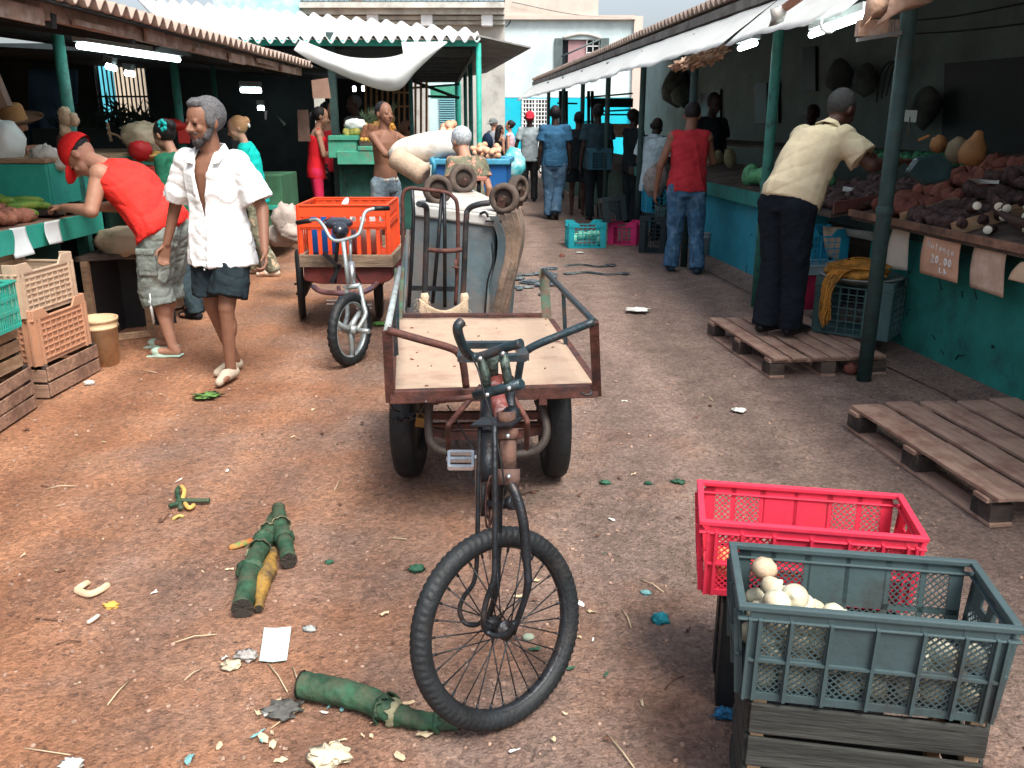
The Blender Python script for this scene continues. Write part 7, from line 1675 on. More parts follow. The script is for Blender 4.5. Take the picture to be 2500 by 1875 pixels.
tag(MB().poly([PY(2212, 420, 5.6), PY(2238, 385, 5.6), PY(2300, 375, 5.6), PY(2330, 400, 5.6), PY(2322, 440, 5.6), PY(2260, 455, 5.6)], .05).build('plastic_bag', M('teal_clear_bag', (.025, .06, .065), .3, .4, 9, .4, 20, spec=.6), bevel=.02), 'translucent teal plastic bag beside the post over the tubers', 'bag')
tag(MB().poly([PY(2360, 434, 5.3), PY(2440, 440, 5.2), PY(2438, 449, 5.2), PY(2385, 447, 5.3)], .01).build('knife', M('grey_blade', (.35, .42, .42), .4, .1, metal=.5)), 'long grey blade lying on the upper shelf', 'knife')
tag(MB().bar(PY(2242, 342, 6.2), PY(2268, 331, 6.2), .018, .012).build('orange_stick', M('orange_wood', (.5, .2, .06))), 'short orange stick on the shelf behind the post', 'stick')
sheet_obj('price_card', [(2060, 455), (2100, 461), (2096, 472), (2058, 466)], 6.95, paper_m, 'blank white label lying before the dark tubers', 'card')
# green limes / bananas heap behind
lime = M('green_lime_skin', (.03, .14, .07), .55, .4, 12, .2)
heap(tuber_proto('green_mango', lime, (.035, .032, .042), .1, 2, 10), [V((rx(y, o_), y, 1.30+.03*random.random())) for y in [6.6+.11*k for k in range(14)] for o_ in (.62, .72, .82)], 'dark green fruit in the rows behind the yellow shirted man', 'fruit', 'green fruit behind the tubers')
wm = M('striped_melon', (.10, .34, .16), .5, .6, 6, .1, 30, grain=(8, 8, 1)); 
heap(tuber_proto('watermelon', wm, (.085, .085, .12), .03, 1, 18), [V((rx(8.9+.22*k, .12), 8.9+.22*k, 1.05)) for k in range(4)]+[V((rx(8.3+.2*k, .35), 8.3+.2*k, 1.08)) for k in range(3)], 'striped green melon on the teal counter', 'melon', 'melons on the teal counter', .85, 1.05)
garl = M('pale_bulbs', (.30, .26, .2), .8, .4)
heap(tuber_proto('garlic', garl, (.035, .035, .03), .1, 2, 8), [V((rx(y, o_), y, 1.34+.02*random.random())) for y in [9.6+.12*k for k in range(9)] for o_ in (1.05, 1.15)], 'dull bulb in the row on the dark upper shelf', 'bulb', 'bulbs on the dark upper shelf')
heap(tuber_proto('gourd', M('dim_gourd', (.16, .15, .08), .8, .4), (.12, .07, .06), .1, 2, 10), [V((rx(y, .45), y, 1.16)) for y in (11.2, 11.6, 12.0)], 'dim oblong gourd on the far end of the teal counter', 'gourd', 'gourds at the far end of the teal counter')
# price cards hanging from the right tray
CARDFN = {}
def card(name, pts, y, mat, label, bulge=.0, cat='price card'):
    m = MB(); a, b, c, d = [PY(u, v, y[k]) for k, (u, v) in enumerate(pts)]
    def fn(i, j):
        p = a.lerp(b, i).lerp(d.lerp(c, i), j); return p+V((-.012*math.sin(j*3.1+i), -.006*math.sin(i*5), 0))
    m.grid(fn, 8, 10); o_ = tag(m.build(name, mat, solid=.002), label, cat, None); CARDFN[o_.name] = fn; return o_
cream = M('cream_paper', (.62, .57, .48), .9, .08, 8, .3, 30, dirt=(.5, .4, .3), da=.36)
peach = M('peach_card', (.62, .36, .24), .9, .10, 8, .3, 30, dirt=(.48, .22, .14), da=.3, dscale=5)
card('price_card', [(2183, 548), (2230, 546), (2212, 661), (2162, 654)], (6.1, 5.9, 5.9, 6.1), cream, 'blank narrow cream card hanging just right of the mottled post')
c1 = card('price_card', [(2261, 564), (2355, 582), (2334, 692), (2246, 666)], (5.55, 5.2, 5.2, 5.55), peach, 'peach card reading Malanga 20.00 Lb hanging from the tray')
card('price_card', [(2382, 592), (2466, 608), (2446, 728), (2368, 700)], (5.08, 4.8, 4.8, 5.08), M('peach_card_b', (.60, .42, .31), .9, .14, 12, .3, 30, dirt=(.68, .55, .45), da=.4, dscale=12), 'smudged peach card hanging at the right of the Malanga card')
card('price_card', [(2492, 640), (2560, 630), (2530, 700), (2462, 682)], (4.6, 4.4, 4.4, 4.6), M('tan_card', (.55, .38, .25), .9, .12), 'tan card cut off by the right edge of the photo')
card('price_card', [(2010, 552), (2065, 556), (2062, 648), (2020, 625)], (7.0, 6.8, 6.8, 7.0), M('brown_cream_card', (.46, .34, .23), .9, .3, 5, .3, 30, dirt=(.12, .09, .07), da=.40, dscale=4), 'half shaded brown card hanging behind the dark trousers')
card('price_card', [(2066, 558), (2142, 566), (2134, 590), (2070, 576)], (6.75, 6.5, 6.5, 6.75), M('grey_card', (.22, .24, .23), .9, .3), 'grey strip of card on the edge of the second table')
# lettering written with a brush on the Malanga card
GL = {'M': [[(0, 0), (.05, 1), (.35, .35), (.6, 1), (.7, 0)]], 'a': [[(.5, .5), (.25, .6), (0, .3), (.2, 0), (.45, .15), (.5, .6), (.6, 0)]], 'l': [[(.2, 1), (.2, .1), (.35, 0)]],
      'n': [[(0, .6), (.05, 0)], [(.05, .4), (.3, .6), (.45, .45), (.5, 0)]], 'g': [[(.5, .5), (.25, .6), (0, .3), (.2, .02), (.45, .15), (.5, .6), (.5, -.25), (.2, -.4)]],
      '2': [[(0, .8), (.25, 1), (.5, .8), (.35, .45), (0, 0), (.6, 0)]], '0': [[(.3, 1), (.02, .7), (.05, .2), (.3, 0), (.55, .25), (.55, .75), (.3, 1)]], '.': [[(.1, 0), (.14, .06)]],
      'L': [[(.1, 1), (.05, 0), (.5, 0)]], 'b': [[(.05, 1), (.05, 0), (.35, 0), (.45, .3), (.25, .5), (.05, .35)]]}
def write(text, par, i0, i1, j0, slope, h, mat, r_):
    fn = CARDFN[par.name]; m = MB(); n = len(text); adv = (i1-i0)/n
    nn = (fn(1, 0)-fn(0, 0)).cross(fn(0, 1)-fn(0, 0)).normalized()
    if nn.dot(V((0, 0, CH))-fn(.5, .5)) < 0: nn = -nn
    for k, ch_ in enumerate(text):
        for st in GL[ch_]:
            m.tube([fn(i0+(k+gx*.9)*adv, j0+slope*(k+gx)*adv-gy*h)+nn*(.0015+r_*.6) for (gx, gy) in st], r_, 5)
    lo = m.build('lettering', mat, par)
chalk = M('chalk_white', (.85, .88, .86), .9, .05, 9, 0)
write('Malanga', c1, .14, .92, .34, .10, .15, chalk, .0022); write('20.00', c1, .30, .88, .66, .06, .17, chalk, .0042); write('Lb', c1, .52, .78, .86, .05, .11, chalk, .0034)
# ---------------------------------------------------------------- goods of the left stalls
ging = M('russet_roots', (.46, .20, .13), .75, .4, 20, .6, 50, dirt=(.30, .12, .08), da=.42, dscale=12)
def lx(y): return -3.2+.031*(y-3.3)
heap(tuber_proto('russet_root', ging, (.045, .04, .06), .3, 4), [V((lx(y)-.10-d_, y, 1.0+.045*(d_ > .15)+.05*(d_ > .3)+random.uniform(0, .02))) for y in [5.25+.085*k for k in range(8)] for d_ in (0, .09, .18, .27, .38, .48)], 'knobbly russet root heaped at the front of the green stall', 'root', 'russet roots on the green stall', .8, 1.2)
cuc = M('cucumber_skin', (.12, .28, .05), .5, .35, 6, .2, 20, dirt=(.48, .40, .05), da=.40, dscale=3, sharp=.15)
m = MB(); m.tube([(-.11, 0, 0), (-.07, .004, 0), (0, .012, 0), (.07, .004, 0), (.105, -.004, 0)], [.014, .027, .031, .027, .012], 12); cp_ = m.build('cucumber', cuc, world=False)
cc = MB(); ky = 0
for k in range(24):
    o = cp_ if k == 0 else cp_.copy()
    if k: col.objects.link(o)
    y = 5.78+random.random()*.34; d_ = random.random()*.42; o.location = (lx(y)-.13-d_, y, 1.0+.12*d_+.045*random.random()+(.04 if k > 12 else 0)); o.rotation_euler = (0, random.uniform(-.15, .15), random.uniform(-.3, .5)+.3); tag(o, 'green and yellow cucumber heaped beside the russet roots', 'cucumber', 'cucumbers on the green stall')
for (pts, y, lb) in (([(22, 558), (64, 553), (81, 620), (38, 632)], (5.38, 5.5, 5.5, 5.38), 'blank white cloth card hanging at the left of the green stall edge'), ([(108, 543), (148, 536), (149, 592), (122, 597)], (5.7, 5.85, 5.85, 5.7), 'blank white card hanging nearest the red capped man')):
    o = card('price_card', pts, y, paper_m, lb)
m = MB(); m.ell(PY(8, 352, 6.55), (.15, .14, .175), None, 24, 16, nz=.16, nsc=7); tag(m.build('white_sack', M('white_bag_film', (.78, .84, .80), .4, .05, 5, .5, 9)), 'big full white plastic sack on the left shelf', 'sack')
m = MB(); m.ell(PY(108, 380, 6.5), (.10, .10, .075), None, 24, 14, nz=.4, nsc=14); m.ell(PY(148, 402, 6.45), (.055, .06, .045), None, 20, 12, nz=.4, nsc=14); tag(m.build('plastic_bag', M('clear_bag_film', (.62, .60, .52), .35, .12, 12, .8, 22)), 'crumpled clear plastic bag on the shelf by the red cap', 'bag')
m = MB(); p = PY(160, 285, 6.55)
m.ell(p, (.05, .04, .07), None, 14, 10, nz=.5, nsc=18); m.ell(p+V((.06, 0, -.02)), (.03, .03, .05), None, 12, 8, nz=.5, nsc=18); m.ell(p+V((-.02, 0, -.09)), (.035, .035, .05), None, 12, 8, nz=.4, nsc=18); tag(m.build('hanging_bundle', M('garlic_bundle', (.52, .42, .28), .8, .4, 20, .6, 40)), 'small straw coloured bundle tied to the first teal post', 'bundle')
# bread bags and bananas on the second stall
m = MB(); m.ell(PY(348, 338, 8.3), (.18, .16, .15), None, 22, 14, nz=.3, nsc=12); tag(m.build('bread_bag', M('cream_bag', (.62, .50, .34), .5, .25, 8, .6, 20)), 'cream bag of bread on the second green stall', 'bag')
m = MB(); m.ell(PY(342, 368, 7.9), (.10, .09, .085), None, 18, 12, nz=.3, nsc=12); tag(m.build('red_bag', M('red_bag_film', (.60, .03, .03), .45, .15, 8, .5, 20)), 'red plastic bag below the cream bread bag', 'bag')
m = MB(); m.ell(PY(412, 306, 9.0), (.16, .12, .065), None, 18, 12, nz=.2, nsc=9); m.box(PY(448, 325, 9.05), (.11, .1, .2), rotz(.3)); tag(m.build('red_basket', M('red_plastic', (.55, .03, .025), .5, .1, 8, .2), bevel=.01), 'red plastic basket behind the bread bags', 'basket')
ban = M('banana_skin', (.60, .36, .10), .6, .3, 12, .2, 30, dirt=(.35, .2, .08), da=.4, dscale=10)
m = MB(); m.tube(arc([(-.08, 0, .02), (-.04, 0, 0), (.02, 0, -.005), (.07, 0, .015)], 3), [.007]+[.016]*8+[.008], 8); bp_ = m.build('banana', ban, world=False)
for k in range(26):
    o = bp_ if k == 0 else bp_.copy()
    if k: col.objects.link(o)
    o.location = PY(393+random.uniform(-36, 26), 388+random.uniform(-16, 4), 8.0+random.uniform(-.1, .15)); o.rotation_euler = (random.uniform(-.6, .6), random.uniform(-.5, .5), random.uniform(0, 6)); tag(o, 'ripe banana lying on the second green stall', 'banana', 'bananas on the second green stall')
c = plastic_crate('plastic_crate', 'coral red crate under the bananas of the second stall', .4, .3, .22, M('coral_plastic', (.60, .10, .07), .6, .1), 'slots'); put_at(c, -3.22, 7.75, 1.003, 80)
c = wood_crate('flat slatted tray beside the coral red crate', .5, .35, .16, 3, wood_y, seed=31); put_at(c, -3.18, 8.25, 1.003, 88)
c = wood_crate('dark slatted tray behind the forearms of the red capped man', .4, .3, .12, 2, wood_dk, seed=33); put_at(c, -3.62, 7.25, 1.03, 80)
# dark leafy heap against the far gate
m = MB(); rr = random.Random(9)
for k in range(260):
    c = V((PY(290, 0, 10).x+rr.gauss(0, .45), 10+rr.gauss(0, .2), 1.52+abs(rr.gauss(0, .10)))); d = V((rr.uniform(-1, 1), rr.uniform(-.4, .4), rr.uniform(.2, 1))).normalized()*.16; s_ = d.cross(V((0, 1, 0))).normalized()*.018
    m.add([c-s_, c+s_, c+d], [(0, 1, 2)])
tag(m.build('leafy_heap', M('dark_leaves', (.015, .03, .022), .7, .4)), 'dark heap of leafy bunches before the barred gate', 'leaves', kind='stuff')
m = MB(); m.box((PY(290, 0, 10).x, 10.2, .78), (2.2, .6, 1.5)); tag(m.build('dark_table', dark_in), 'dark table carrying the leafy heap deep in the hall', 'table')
m = MB(); m.bar(PY(262, 300, 8.5), PY(272, 345, 8.5), .02, .02); m.tube(arc([PY(262, 325, 8.5), PY(285, 330, 8.5), PY(300, 342, 8.5)]), .012, 6); tag(m.build('scale_arm', wood), 'pale stick with a curved twig standing on the far table', 'stick')
# goods of the fruit stall
mam = M('mamey_skin', (.30, .13, .07), .8, .25, 12, .4, 50); 
mp = MB(); mp.lathe([(0, -.09), (.04, -.085), (.058, -.03), (.052, .03), (.025, .09), (0, .105)], seg=14); mo = mp.build('mamey', mam, world=False)
k = 0
for row, (v, us) in enumerate(((334, (888, 900, 912, 924, 936)), (322, (893, 906, 918, 932)))):
    for u in us:
        o = mo if k == 0 else mo.copy()
        if k: col.objects.link(o)
        k += 1; o.location = PY(u, v, 11.62+.15*row); o.rotation_euler = (random.uniform(-.15, .15), random.uniform(-.15, .15), 0); o.scale = (1, 1, random.uniform(.85, 1.1)); tag(o, 'brown mamey standing on end in the fruit crate', 'mamey', 'mameys in the fruit crate')
orf = M('orange_fruit', (.70, .30, .05), .6, .3, 9, .1, dirt=(.72, .5, .12), da=.45)
heap(tuber_proto('orange', orf, (.035, .035, .035), .05, 0, 10), [PY(u, 341, 11.52) for u in range(884, 1010, 9)]+[PY(930+9*i+4*(j % 2), 306+7*j, 11.95) for j in range(4) for i in range(4)], 'small orange fruit on the fruit stall', 'orange', 'oranges on the fruit stall')
pa = M('papaya_skin', (.42, .40, .10), .6, .4, 9, .2)
heap(tuber_proto('papaya', pa, (.055, .055, .08), .1, 0, 12), [PY(u, 324, 11.6) for u in (846, 861, 868)], 'green and yellow papaya beside the white bag', 'papaya', 'papayas on the fruit stall')
m = MB(); m.ell(PY(867, 306, 11.9), (.145, .10, .085), None, 22, 12, nz=.3, nsc=12); tag(m.build('white_bag', M('white_bag_film2', (.80, .86, .82), .5, .05, 6, .5, 14)), 'white plastic bag on the fruit stall', 'bag')
pine = M('pineapple_leaf', (.10, .16, .09), .7, .6, 9, .1); pin_s = M('pineapple_skin', (.36, .22, .07), .8, .5, 40, .6)
def pineapple(u, v, y):
    c = PY(u, v, y); t = thing('pineapple', 'pineapple with spiky grey green crown on the fruit stall', 'pineapple', tuple(c), 0, 'pineapples on the fruit stall'); m = MB(); m.ell(c, (.055, .055, .08), None, 12, 8, nz=.1); m.build('fruit', pin_s, t)
    m = MB()
    for k in range(22):
        a = random.uniform(0, 6.28); d = V((math.cos(a)*random.uniform(.2, .9), math.sin(a)*.6, 1)).normalized()*random.uniform(.14, .22); s_ = d.orthogonal().normalized()*.010; b0 = c+V((0, 0, .07)); m.add([b0-s_, b0+s_, b0+d], [(0, 1, 2)])
    m.build('crown', pine, t)
for (u, v, y) in ((893, 313, 12.1), (905, 316, 12.15), (917, 310, 12.2), (930, 304, 12.25), (945, 300, 12.3), (955, 290, 12.6), (912, 300, 12.6)): pineapple(u, v, y)
m = MB(); m.poly([PY(842, 290, 12.3), PY(878, 283, 12.4), PY(902, 284, 12.4), PY(906, 312, 12.3), PY(850, 318, 12.3)], .1); tag(m.build('black_sack', black, bevel=.03), 'black sack heaped behind the white bag', 'sack')
m = MB(); m.poly([PY(906, 268, 12.5), PY(915, 272, 12.5), PY(912, 296, 12.4), PY(903, 282, 12.5)], .02); tag(m.build('paper_cone', M('cream_paper2', (.6, .52, .36))), 'cream paper cone above the pineapples', 'paper')
c = plastic_crate('plastic_crate', 'blue mesh crate on the ground before the fruit stall', .42, .35, .34, M('mesh_blue', (.03, .13, .30), .6, .2), 'grid'); p = PZ(912, 560); put_at(c, -1.95, 11.1, .05, 0)
m = MB(); p = V((-1.66, 10.85, .36)); m.lathe([(0, 0), (.035, 0), (.036, .10), (.03, .14), (.012, .19), (.012, .22), (0, .22)], p, seg=14); tag(m.build('bottle', M('red_label_bottle', (.50, .04, .05), .3, .5, 9, 0)), 'red labelled bottle on the blue mesh crate', 'bottle')
# orange crate on the second tricycle
orc = M('orange_crate_plastic', (.74, .075, .018), .55, .12, 5, .15, 30, dirt=(.45, .06, .03), da=.38)
Xl, Xr = P(730, 600, 6.60).x, P(944, 600, 6.60).x
z0 = P(0, 625, 6.60).z
c = plastic_crate('plastic_crate', 'bright orange slotted crate riding on the second tricycle', Xr-Xl, .66, .43, orc, 'slots', t=.008); put_at(c, (Xl+Xr)/2, 6.97, z0-.05, 1); print('orange', Xl, Xr, z0)
m = MB(); m.box((Xl+.15, 6.95, z0+.15), (.25, .3, .34)); tag(m.build('blue_canister', M('blue_can', (.01, .12, .42), .4, .1), bevel=.02), 'blue canister standing inside the orange crate', 'canister')
m = MB(); m.lathe([(0, 0), (.10, 0), (.12, .2), (.12, .26), (.08, .36), (0, .38)], (Xr-.2, 6.95, z0-.02), seg=20); m.lathe([(0, 0), (.10, 0), (.11, .2), (.10, .3), (0, .33)], (Xr-.38, 7.05, z0-.02), seg=20); tag(m.build('grey_jugs', M('grey_jug', (.40, .38, .36), .4, .2, 6, .2)), 'grey translucent jugs inside the orange crate', 'jug')
m = MB(); m.ell(P(824, 516, 6.9), (.07, .05, .03), None, 14, 8, nz=.3); m.ell(P(842, 498, 6.85), (.025, .02, .055), Matrix.Rotation(.5, 3, 'Y'), 12, 8); tag(m.build('white_rag', white_pl), 'white rag and spoon on the orange crate', 'rag')
m = MB()
for (u, v, y, r_, s_) in ((700, 540, 7.9, (.13, .1, .16), 3), (722, 570, 7.8, (.13, .1, .09), 5), (690, 575, 8.0, (.15, .1, .10), 7), (715, 520, 8.0, (.07, .06, .06), 8)): m.ell(P(u, v, y), r_, None, 22, 14, nz=.34, nsc=9, seed=s_)
tag(m.build('rag_heap', M('grubby_white_sacking', (.36, .30, .26), .9, .3, 6, .6, 20)), 'heap of grubby white sacks left of the orange crate', 'sacks')
# stray tuber by the post
m = MB(); m.ell(PZ(2078, 900, .04), (.05, .045, .04), None, 16, 10, nz=.2); tag(m.build('coconut', taro), 'lone brown tuber on the ground at the foot of the mottled post', 'tuber')
# ================================================================ litter on the lane
stem_g = M('green_banana_stem', (.024, .070, .038), .7, .7, 14, .7, 40, dirt=(.065, .075, .045), da=.46, dscale=15, grain=(1, 1, 1)); stem_d = M('drying_stem', (.22, .21, .13), .8, .4, 9, .4, 30, dirt=(.05, .05, .04), da=.4, dscale=8)
cutm = M('cut_stem_end', (.03, .025, .02), .9, .4)
def stalk(label, pts, rs, mat, rings=(), seed=0, mats=None):
    m = MB(); P_ = arc([PZ(u, v, z) for u, v, z in pts], 12); n = len(P_); R = []; rg = sorted(rings)
    for i in range(n):
        f = i/(n-1); t_ = f*(len(rs)-1); k = min(int(t_), len(rs)-2)
        prev = max([0]+[q for q in rg if q <= f]); R.append((rs[k]+(rs[k+1]-rs[k])*(t_-k))*(.90+.10*math.exp(-(f-prev)*18)))
    m.tube(P_, R, 22)
    for v_ in m.v: v_ += V((noise.noise(v_*34), noise.noise(v_*34+V((9, 0, 0))), noise.noise(v_*34+V((0, 9, 0)))))*.0045+V((0, 0, .003*noise.noise(v_*90)))
    o = m.build('stem', mat); t = tag(o, label, 'banana stalk'); o.name = 'banana_stalk'
    for k, j in enumerate(rg):     # torn leaf sheath left at each node
        i = int(j*(n-1)); c = P_[i]; d = (P_[min(i+1, n-1)]-P_[i-1]).normalized(); q = MB(); fr_ = frame(d); N = 40; vs_ = []
        for ri in range(4):
            for a_ in range(N):
                an = 2*math.pi*a_/N; jag = noise.noise(V((math.cos(an)*3+seed, math.sin(an)*3, k*5))); rip = noise.noise(V((math.cos(an)*12, math.sin(an)*12, k*7+seed)))
                L_ = (.012+.030*max(0, jag+.15)+.006*rip)*ri/3; rad = R[i]*(1.0+.05*ri)+.006*ri/3*(1+rip)
                vs_.append(c+fr_ @ V((rad*math.cos(an), rad*math.sin(an), -L_*(1 if k % 2 else -1))))
        q.add(vs_, [(ri*N+a_, ri*N+(a_+1) % N, (ri+1)*N+(a_+1) % N, (ri+1)*N+a_) for ri in range(3) for a_ in range(N)], 0, True); q.build('leaf_sheath', mat if k % 2 == 0 else stem_d, o, solid=.002)
    for e_, (c, d) in enumerate(((P_[0], (P_[0]-P_[1]).normalized()), (P_[-1], (P_[-1]-P_[-2]).normalized()))):
        q = MB(); N = 26; Re = R[0] if e_ == 0 else R[-1]; fr_ = frame(d); vs_ = [c+d*.001]
        for ri in (1, 2, 3):
            for a_ in range(N): an = 2*math.pi*a_/N; rr_ = Re*ri/3*(1.04 if ri == 3 else 1); vs_.append(c+fr_ @ V((rr_*math.cos(an), rr_*math.sin(an), .004*noise.noise(V((an*6, ri*3, seed)))+.004)))
        q.add(vs_, [(0, 1+a_, 1+(a_+1) % N) for a_ in range(N)]+[(1+ri*N+a_, 1+ri*N+(a_+1) % N, 1+(ri+1)*N+(a_+1) % N, 1+(ri+1)*N+a_) for ri in (0, 1) for a_ in range(N)]); q.build('cut_end', cutm, o)
        for a_ in range(9):
            an = a_*.7; p0 = c+fr_ @ V((Re*math.cos(an), Re*math.sin(an), 0)); 
    return o
stalk('thick green banana stalk with a hollow dark end, lying left of the front wheel', [(592, 1485, .035), (610, 1400, .04), (635, 1340, .035), (655, 1300, .03), (672, 1262, .02)], [.036, .040, .036, .034, .028], stem_g, (.25, .5, .62, .8), 1)
stalk('shorter banana stalk lying behind the thick one', [(705, 1368, .035), (692, 1310, .04), (682, 1270, .045), (680, 1242, .045)], [.030, .034, .034, .030], stem_g, (.3, .6), 4)
stalk('yellow and black rotting banana flower beside the thick stalk', [(632, 1485, .02), (640, 1430, .025), (655, 1390, .03), (668, 1340, .025)], [.014, .030, .034, .012], M('rotting_yellow', (.42, .24, .05), .7, .5, 5, .3, 30, dirt=(.02, .025, .03), da=.5, dscale=7), (), 2)
stalk('long green banana stalk lying to the foot of the front wheel', [(738, 1672, .045), (790, 1682, .045), (850, 1694, .045), (905, 1712, .04), (955, 1738, .035), (1010, 1756, .03), (1060, 1762, .022), (1120, 1768, .015)], [.040, .042, .042, .040, .034, .028, .026, .018], stem_g, (.5, .62, .85), 3)
t = thing('banana_stub', 'withered green stub of a banana bunch on the left of the lane', 'banana stub', tuple(PZ(450, 1228)))
m = MB(); m.tube(arc([PZ(512, 1222, .02), PZ(480, 1222, .02), PZ(455, 1222, .022), PZ(432, 1222, .02)]), .011, 8); m.build('stem', stem_g, t)
for k, q in enumerate((((440, 1225), (432, 1200), (438, 1188)), ((445, 1222), (450, 1198), (442, 1186)), ((440, 1228), (425, 1232), (412, 1236)), ((450, 1228), (462, 1240), (475, 1232)), ((440, 1228), (440, 1240), (445, 1238)))):
    m = MB(); m.tube(arc([PZ(u, v, .02+.012*(i > 0 and k < 2)) for i, (u, v) in enumerate(q)]), [.007]+[.010]*(2*6-1)+[.006], 8); m.build('finger', [stem_g, ban][k % 2], t)
def flat(name, px, mat, label, cat, z=.008, th=.004, curlz=.012, grp=None):
    P_ = [PZ(u, v, z) for u, v in px]; c = sum(P_, V())/len(P_); m = MB(); n = len(P_); r = random.Random(int(px[0][0]))
    top = [p+V((0, 0, r.uniform(0, curlz)+gz(p.x, p.y)*0)) for p in P_]
    m.add(top+[c+V((0, 0, th))], [(i, (i+1) % n, n) for i in range(n)]); return tag(m.build(name, mat, solid=.0015), label, cat, grp)
flat('paper_sheet', [(645, 1533), (672, 1534), (711, 1531), (706, 1570), (700, 1612), (665, 1617), (633, 1614), (640, 1570)], M('pale_blue_paper', (.50, .68, .70), .8, .05, 20, .1), 'pale blue square of paper lying on the ground', 'paper', curlz=.002)
peel = M('pale_peel', (.62, .46, .30), .8, .25, 9, .3)
for (pts, lb, mt) in (([(180, 1438, .01), (215, 1450, .022), (245, 1440, .02), (268, 1425, .01)], 'curved pale banana peel on the left ground', peel), ([(182, 1444, .008), (200, 1430, .02), (218, 1420, .008)], 'short end of pale peel beside the curved one', peel),
                      ([(212, 1522, .008), (228, 1512, .012), (240, 1503, .01)], 'thin cigarette like scrap on the left ground', M('butt', (.6, .5, .42))), ([(558, 1338, .01), (585, 1330, .018), (618, 1318, .01)], 'orange and green scrap of fruit beside the banana stalks', M('orange_green_scrap', (.55, .12, .04), .7, .5, 12, .2, dirt=(.12, .22, .06), da=.45, dscale=14)),
                      ([(420, 1270, .006), (435, 1260, .014), (450, 1262, .006)], 'small yellowish curl below the banana stub', M('yellow_curl', (.45, .36, .12)))):
    m = MB(); P_ = arc([PZ(*q) for q in pts], 5); m.tube(P_, [.004]+[.013]*(len(P_)-2)+[.005], 8, flat=.6); tag(m.build('peel', mt), lb, 'peel')
def crumple(u, v, r_, mat, label, cat='scrap', name='scrap', nz=.9, fl=.5):
    c = PZ(u, v, r_*.35); m = MB(); m.ell(c, (r_, r_*.8, r_*fl), None, 18, 12, nz=nz, nsc=14, seed=u*.01); return tag(m.build(name, mat), label, cat)
wht = M('white_scrap', (.74, .74, .68), .8, .15, 20, .2); gsc = M('green_scrap', (.03, .10, .06), .7, .4, 12, .3); bsc = M('blue_green_shred', (.16, .34, .34), .7, .3, 12, .2)
crumple(272, 1478, .022, M('yellow_scrap', (.62, .36, .08)), 'small yellow crumpled scrap on the left ground'); 
crumple(755, 1535, .018, M('grey_scrap', (.3, .32, .3), .8, .5), 'small grey crumpled ball right of the paper sheet')
crumple(600, 1600, .030, M('grey_film', (.34, .32, .30), .5, .4, 20, .6), 'crumpled grey film beside the paper sheet'); crumple(565, 1622, .028, M('pale_husk', (.55, .46, .32), .8, .3, 20, .5), 'pale torn husk left of the grey film', fl=.3)
crumple(1018, 1388, .028, gsc, 'curled green leaf left of the front wheel', 'leaf', 'leaf'); crumple(804, 1372, .014, gsc, 'tiny green curl between the stalks and the wheel', 'leaf', 'leaf')
crumple(1612, 1512, .030, M('blue_green_mesh', (.02, .26, .32), .8, .5, 60, .9, 90), 'tangled blue green mesh ball on the lane', 'mesh', 'mesh_ball', .6, .7)
crumple(1768, 1742, .028, M('blue_twine', (.02, .12, .24), .8, .5, 60, .9, 90), 'knot of blue twine beside the wooden crate', 'twine', 'twine', 1.2, .4)
crumple(1577, 1448, .018, bsc, 'frayed green shoot on the lane right of the wheel'); crumple(1478, 1178, .022, gsc, 'dark curled leaf on the lane', 'leaf', 'leaf'); crumple(1582, 1180, .018, gsc, 'small dark tuft right of the curled leaf', 'leaf', 'leaf'); crumple(1655, 1176, .026, gsc, 'loose grass tuft left of the pink crate', 'grass', 'leaf', 1.4, .25)
crumple(805, 1845, .050, M('cream_husk', (.62, .54, .38), .8, .25, 20, .6), 'crumpled cream husk at the bottom of the picture', fl=.35); crumple(690, 1730, .045, M('dark_leaf', (.10, .10, .09), .7, .5, 12, .5), 'dark withered leaf left of the long stalk', 'leaf', 'leaf', 1.0, .3); crumple(175, 1868, .028, wht, 'white crumpled scrap at the bottom left corner')
crumple(655, 1740, .016, wht, 'round white scrap on the withered leaf'); crumple(1290, 1555, .020, M('sage_pebble', (.3, .36, .28)), 'sage green pebble seen through the spokes', 'pebble', 'pebble', .2); crumple(925, 790, .05, M('leaf_green', (.14, .34, .08)), 'green leaf lying beside the second tricycle wheel', 'leaf', 'leaf', .6, .3)
crumple(505, 965, .06, M('grass_tuft', (.12, .24, .06), .8, .5), 'wisp of green grass below the slippers of the man in white', 'grass', 'leaf', 1.8, .12); crumple(1560, 755, .09, wht, 'white flattened scrap in the middle of the lane', fl=.1); crumple(1415, 616, .05, wht, 'white scrap before the teal crate', fl=.1); crumple(1805, 1000, .04, wht, 'torn white scrap before the near pallet', fl=.12); crumple(218, 935, .03, wht, 'white scrap by the foot of the wooden crate'); crumple(1372, 625, .035, taro, 'brown onion lying in front of the teal crate', 'onion', 'onion', .1, .9)
r = random.Random(77)
cols_ = [wht, bsc, peel, gsc, M('brown_chip', (.12, .06, .04), .9, .4), M('straw_bit', (.5, .4, .26), .9, .2)]
nm_ = ['pale', 'blue green', 'peel coloured', 'green', 'dark brown', 'straw coloured']
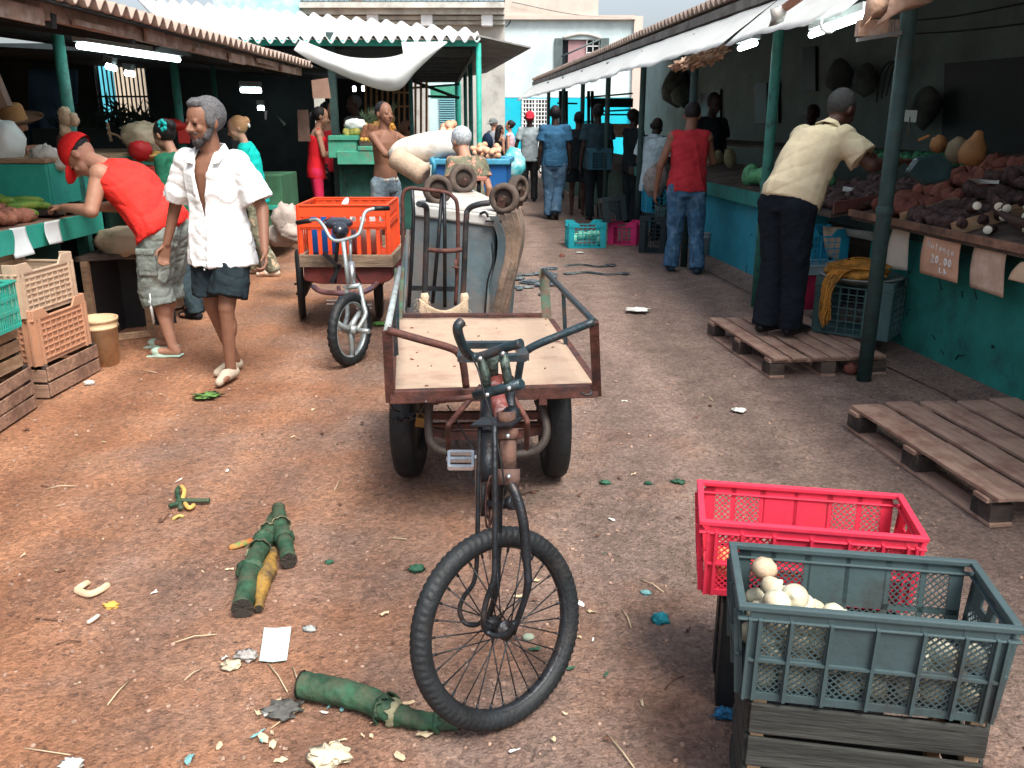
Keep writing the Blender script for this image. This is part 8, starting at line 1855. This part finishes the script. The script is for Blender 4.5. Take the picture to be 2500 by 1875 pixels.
for k in range(95):    # leaf and paper scraps
    u, v = (r.gauss(760, 110), r.uniform(1700, 1870)) if k < 24 else ((r.uniform(1250, 1750), r.uniform(960, 1850)) if k < 60 else ((r.uniform(0, 1000), r.uniform(930, 1870)) if k < 105 else (r.uniform(1350, 2100), r.uniform(640, 1000))))
    c = PZ(u, v, .006); w_ = r.choice((0, 1, 1, 2, 5)) if k < 24 else r.choice((2, 3, 4, 4, 4, 5, 5, 0)); Lh = r.uniform(.007, .022)*(1 if k < 24 else .8)*(1+.12*c.y); a = r.uniform(0, 3.14); d = V((math.cos(a), math.sin(a), 0)); s_ = V((-math.sin(a), math.cos(a), 0))*Lh*r.uniform(.10, .45)
    m = MB(); N = 9; wd_ = r.uniform(.15, .6); pts_ = [c+(d*math.cos(q_*.698)+d.cross(V((0, 0, 1)))*math.sin(q_*.698)*wd_)*Lh*r.uniform(.65, 1.1)+V((0, 0, r.uniform(0, .009))) for q_ in range(N)]; m.add(pts_+[c+V((0, 0, .006))], [(q_, (q_+1) % N, N) for q_ in range(N)])
    tag(m.build('scrap', cols_[w_], solid=.001), nm_[w_]+' scrap of leaf or paper trodden on the lane', 'scrap', nm_[w_]+' scraps trodden on the lane')
for k in range(26):     # straws and twigs
    u, v = r.uniform(100, 1750), r.uniform(900, 1860); c = PZ(u, v, .006); a = r.uniform(0, 3.14); d = V((math.cos(a), math.sin(a), 0))*r.uniform(.03, .07)
    m = MB(); m.tube([c-d, c+V((0, 0, .006))+d.orthogonal().normalized()*.004, c+d], .0016*(1+.1*c.y), 5); tag(m.build('straw', cols_[5] if k % 3 else cols_[4]), 'thin straw lying on the trodden lane', 'straw', 'straws on the lane')
m = MB(); m.tube([PZ(655, 1620, .008), PZ(680, 1650, .01), PZ(702, 1690, .006)], .0022, 5); tag(m.build('straw', cols_[5]), 'straw stem pointing away from the paper sheet', 'straw')
m = MB(); m.tube([PZ(1482, 1790, .008), PZ(1520, 1835, .01), PZ(1552, 1880, .006)], .0022, 5); tag(m.build('straw', cols_[5]), 'long pale straw at the bottom right of the front wheel', 'straw')
bpy.data.scenes.remove(TS)
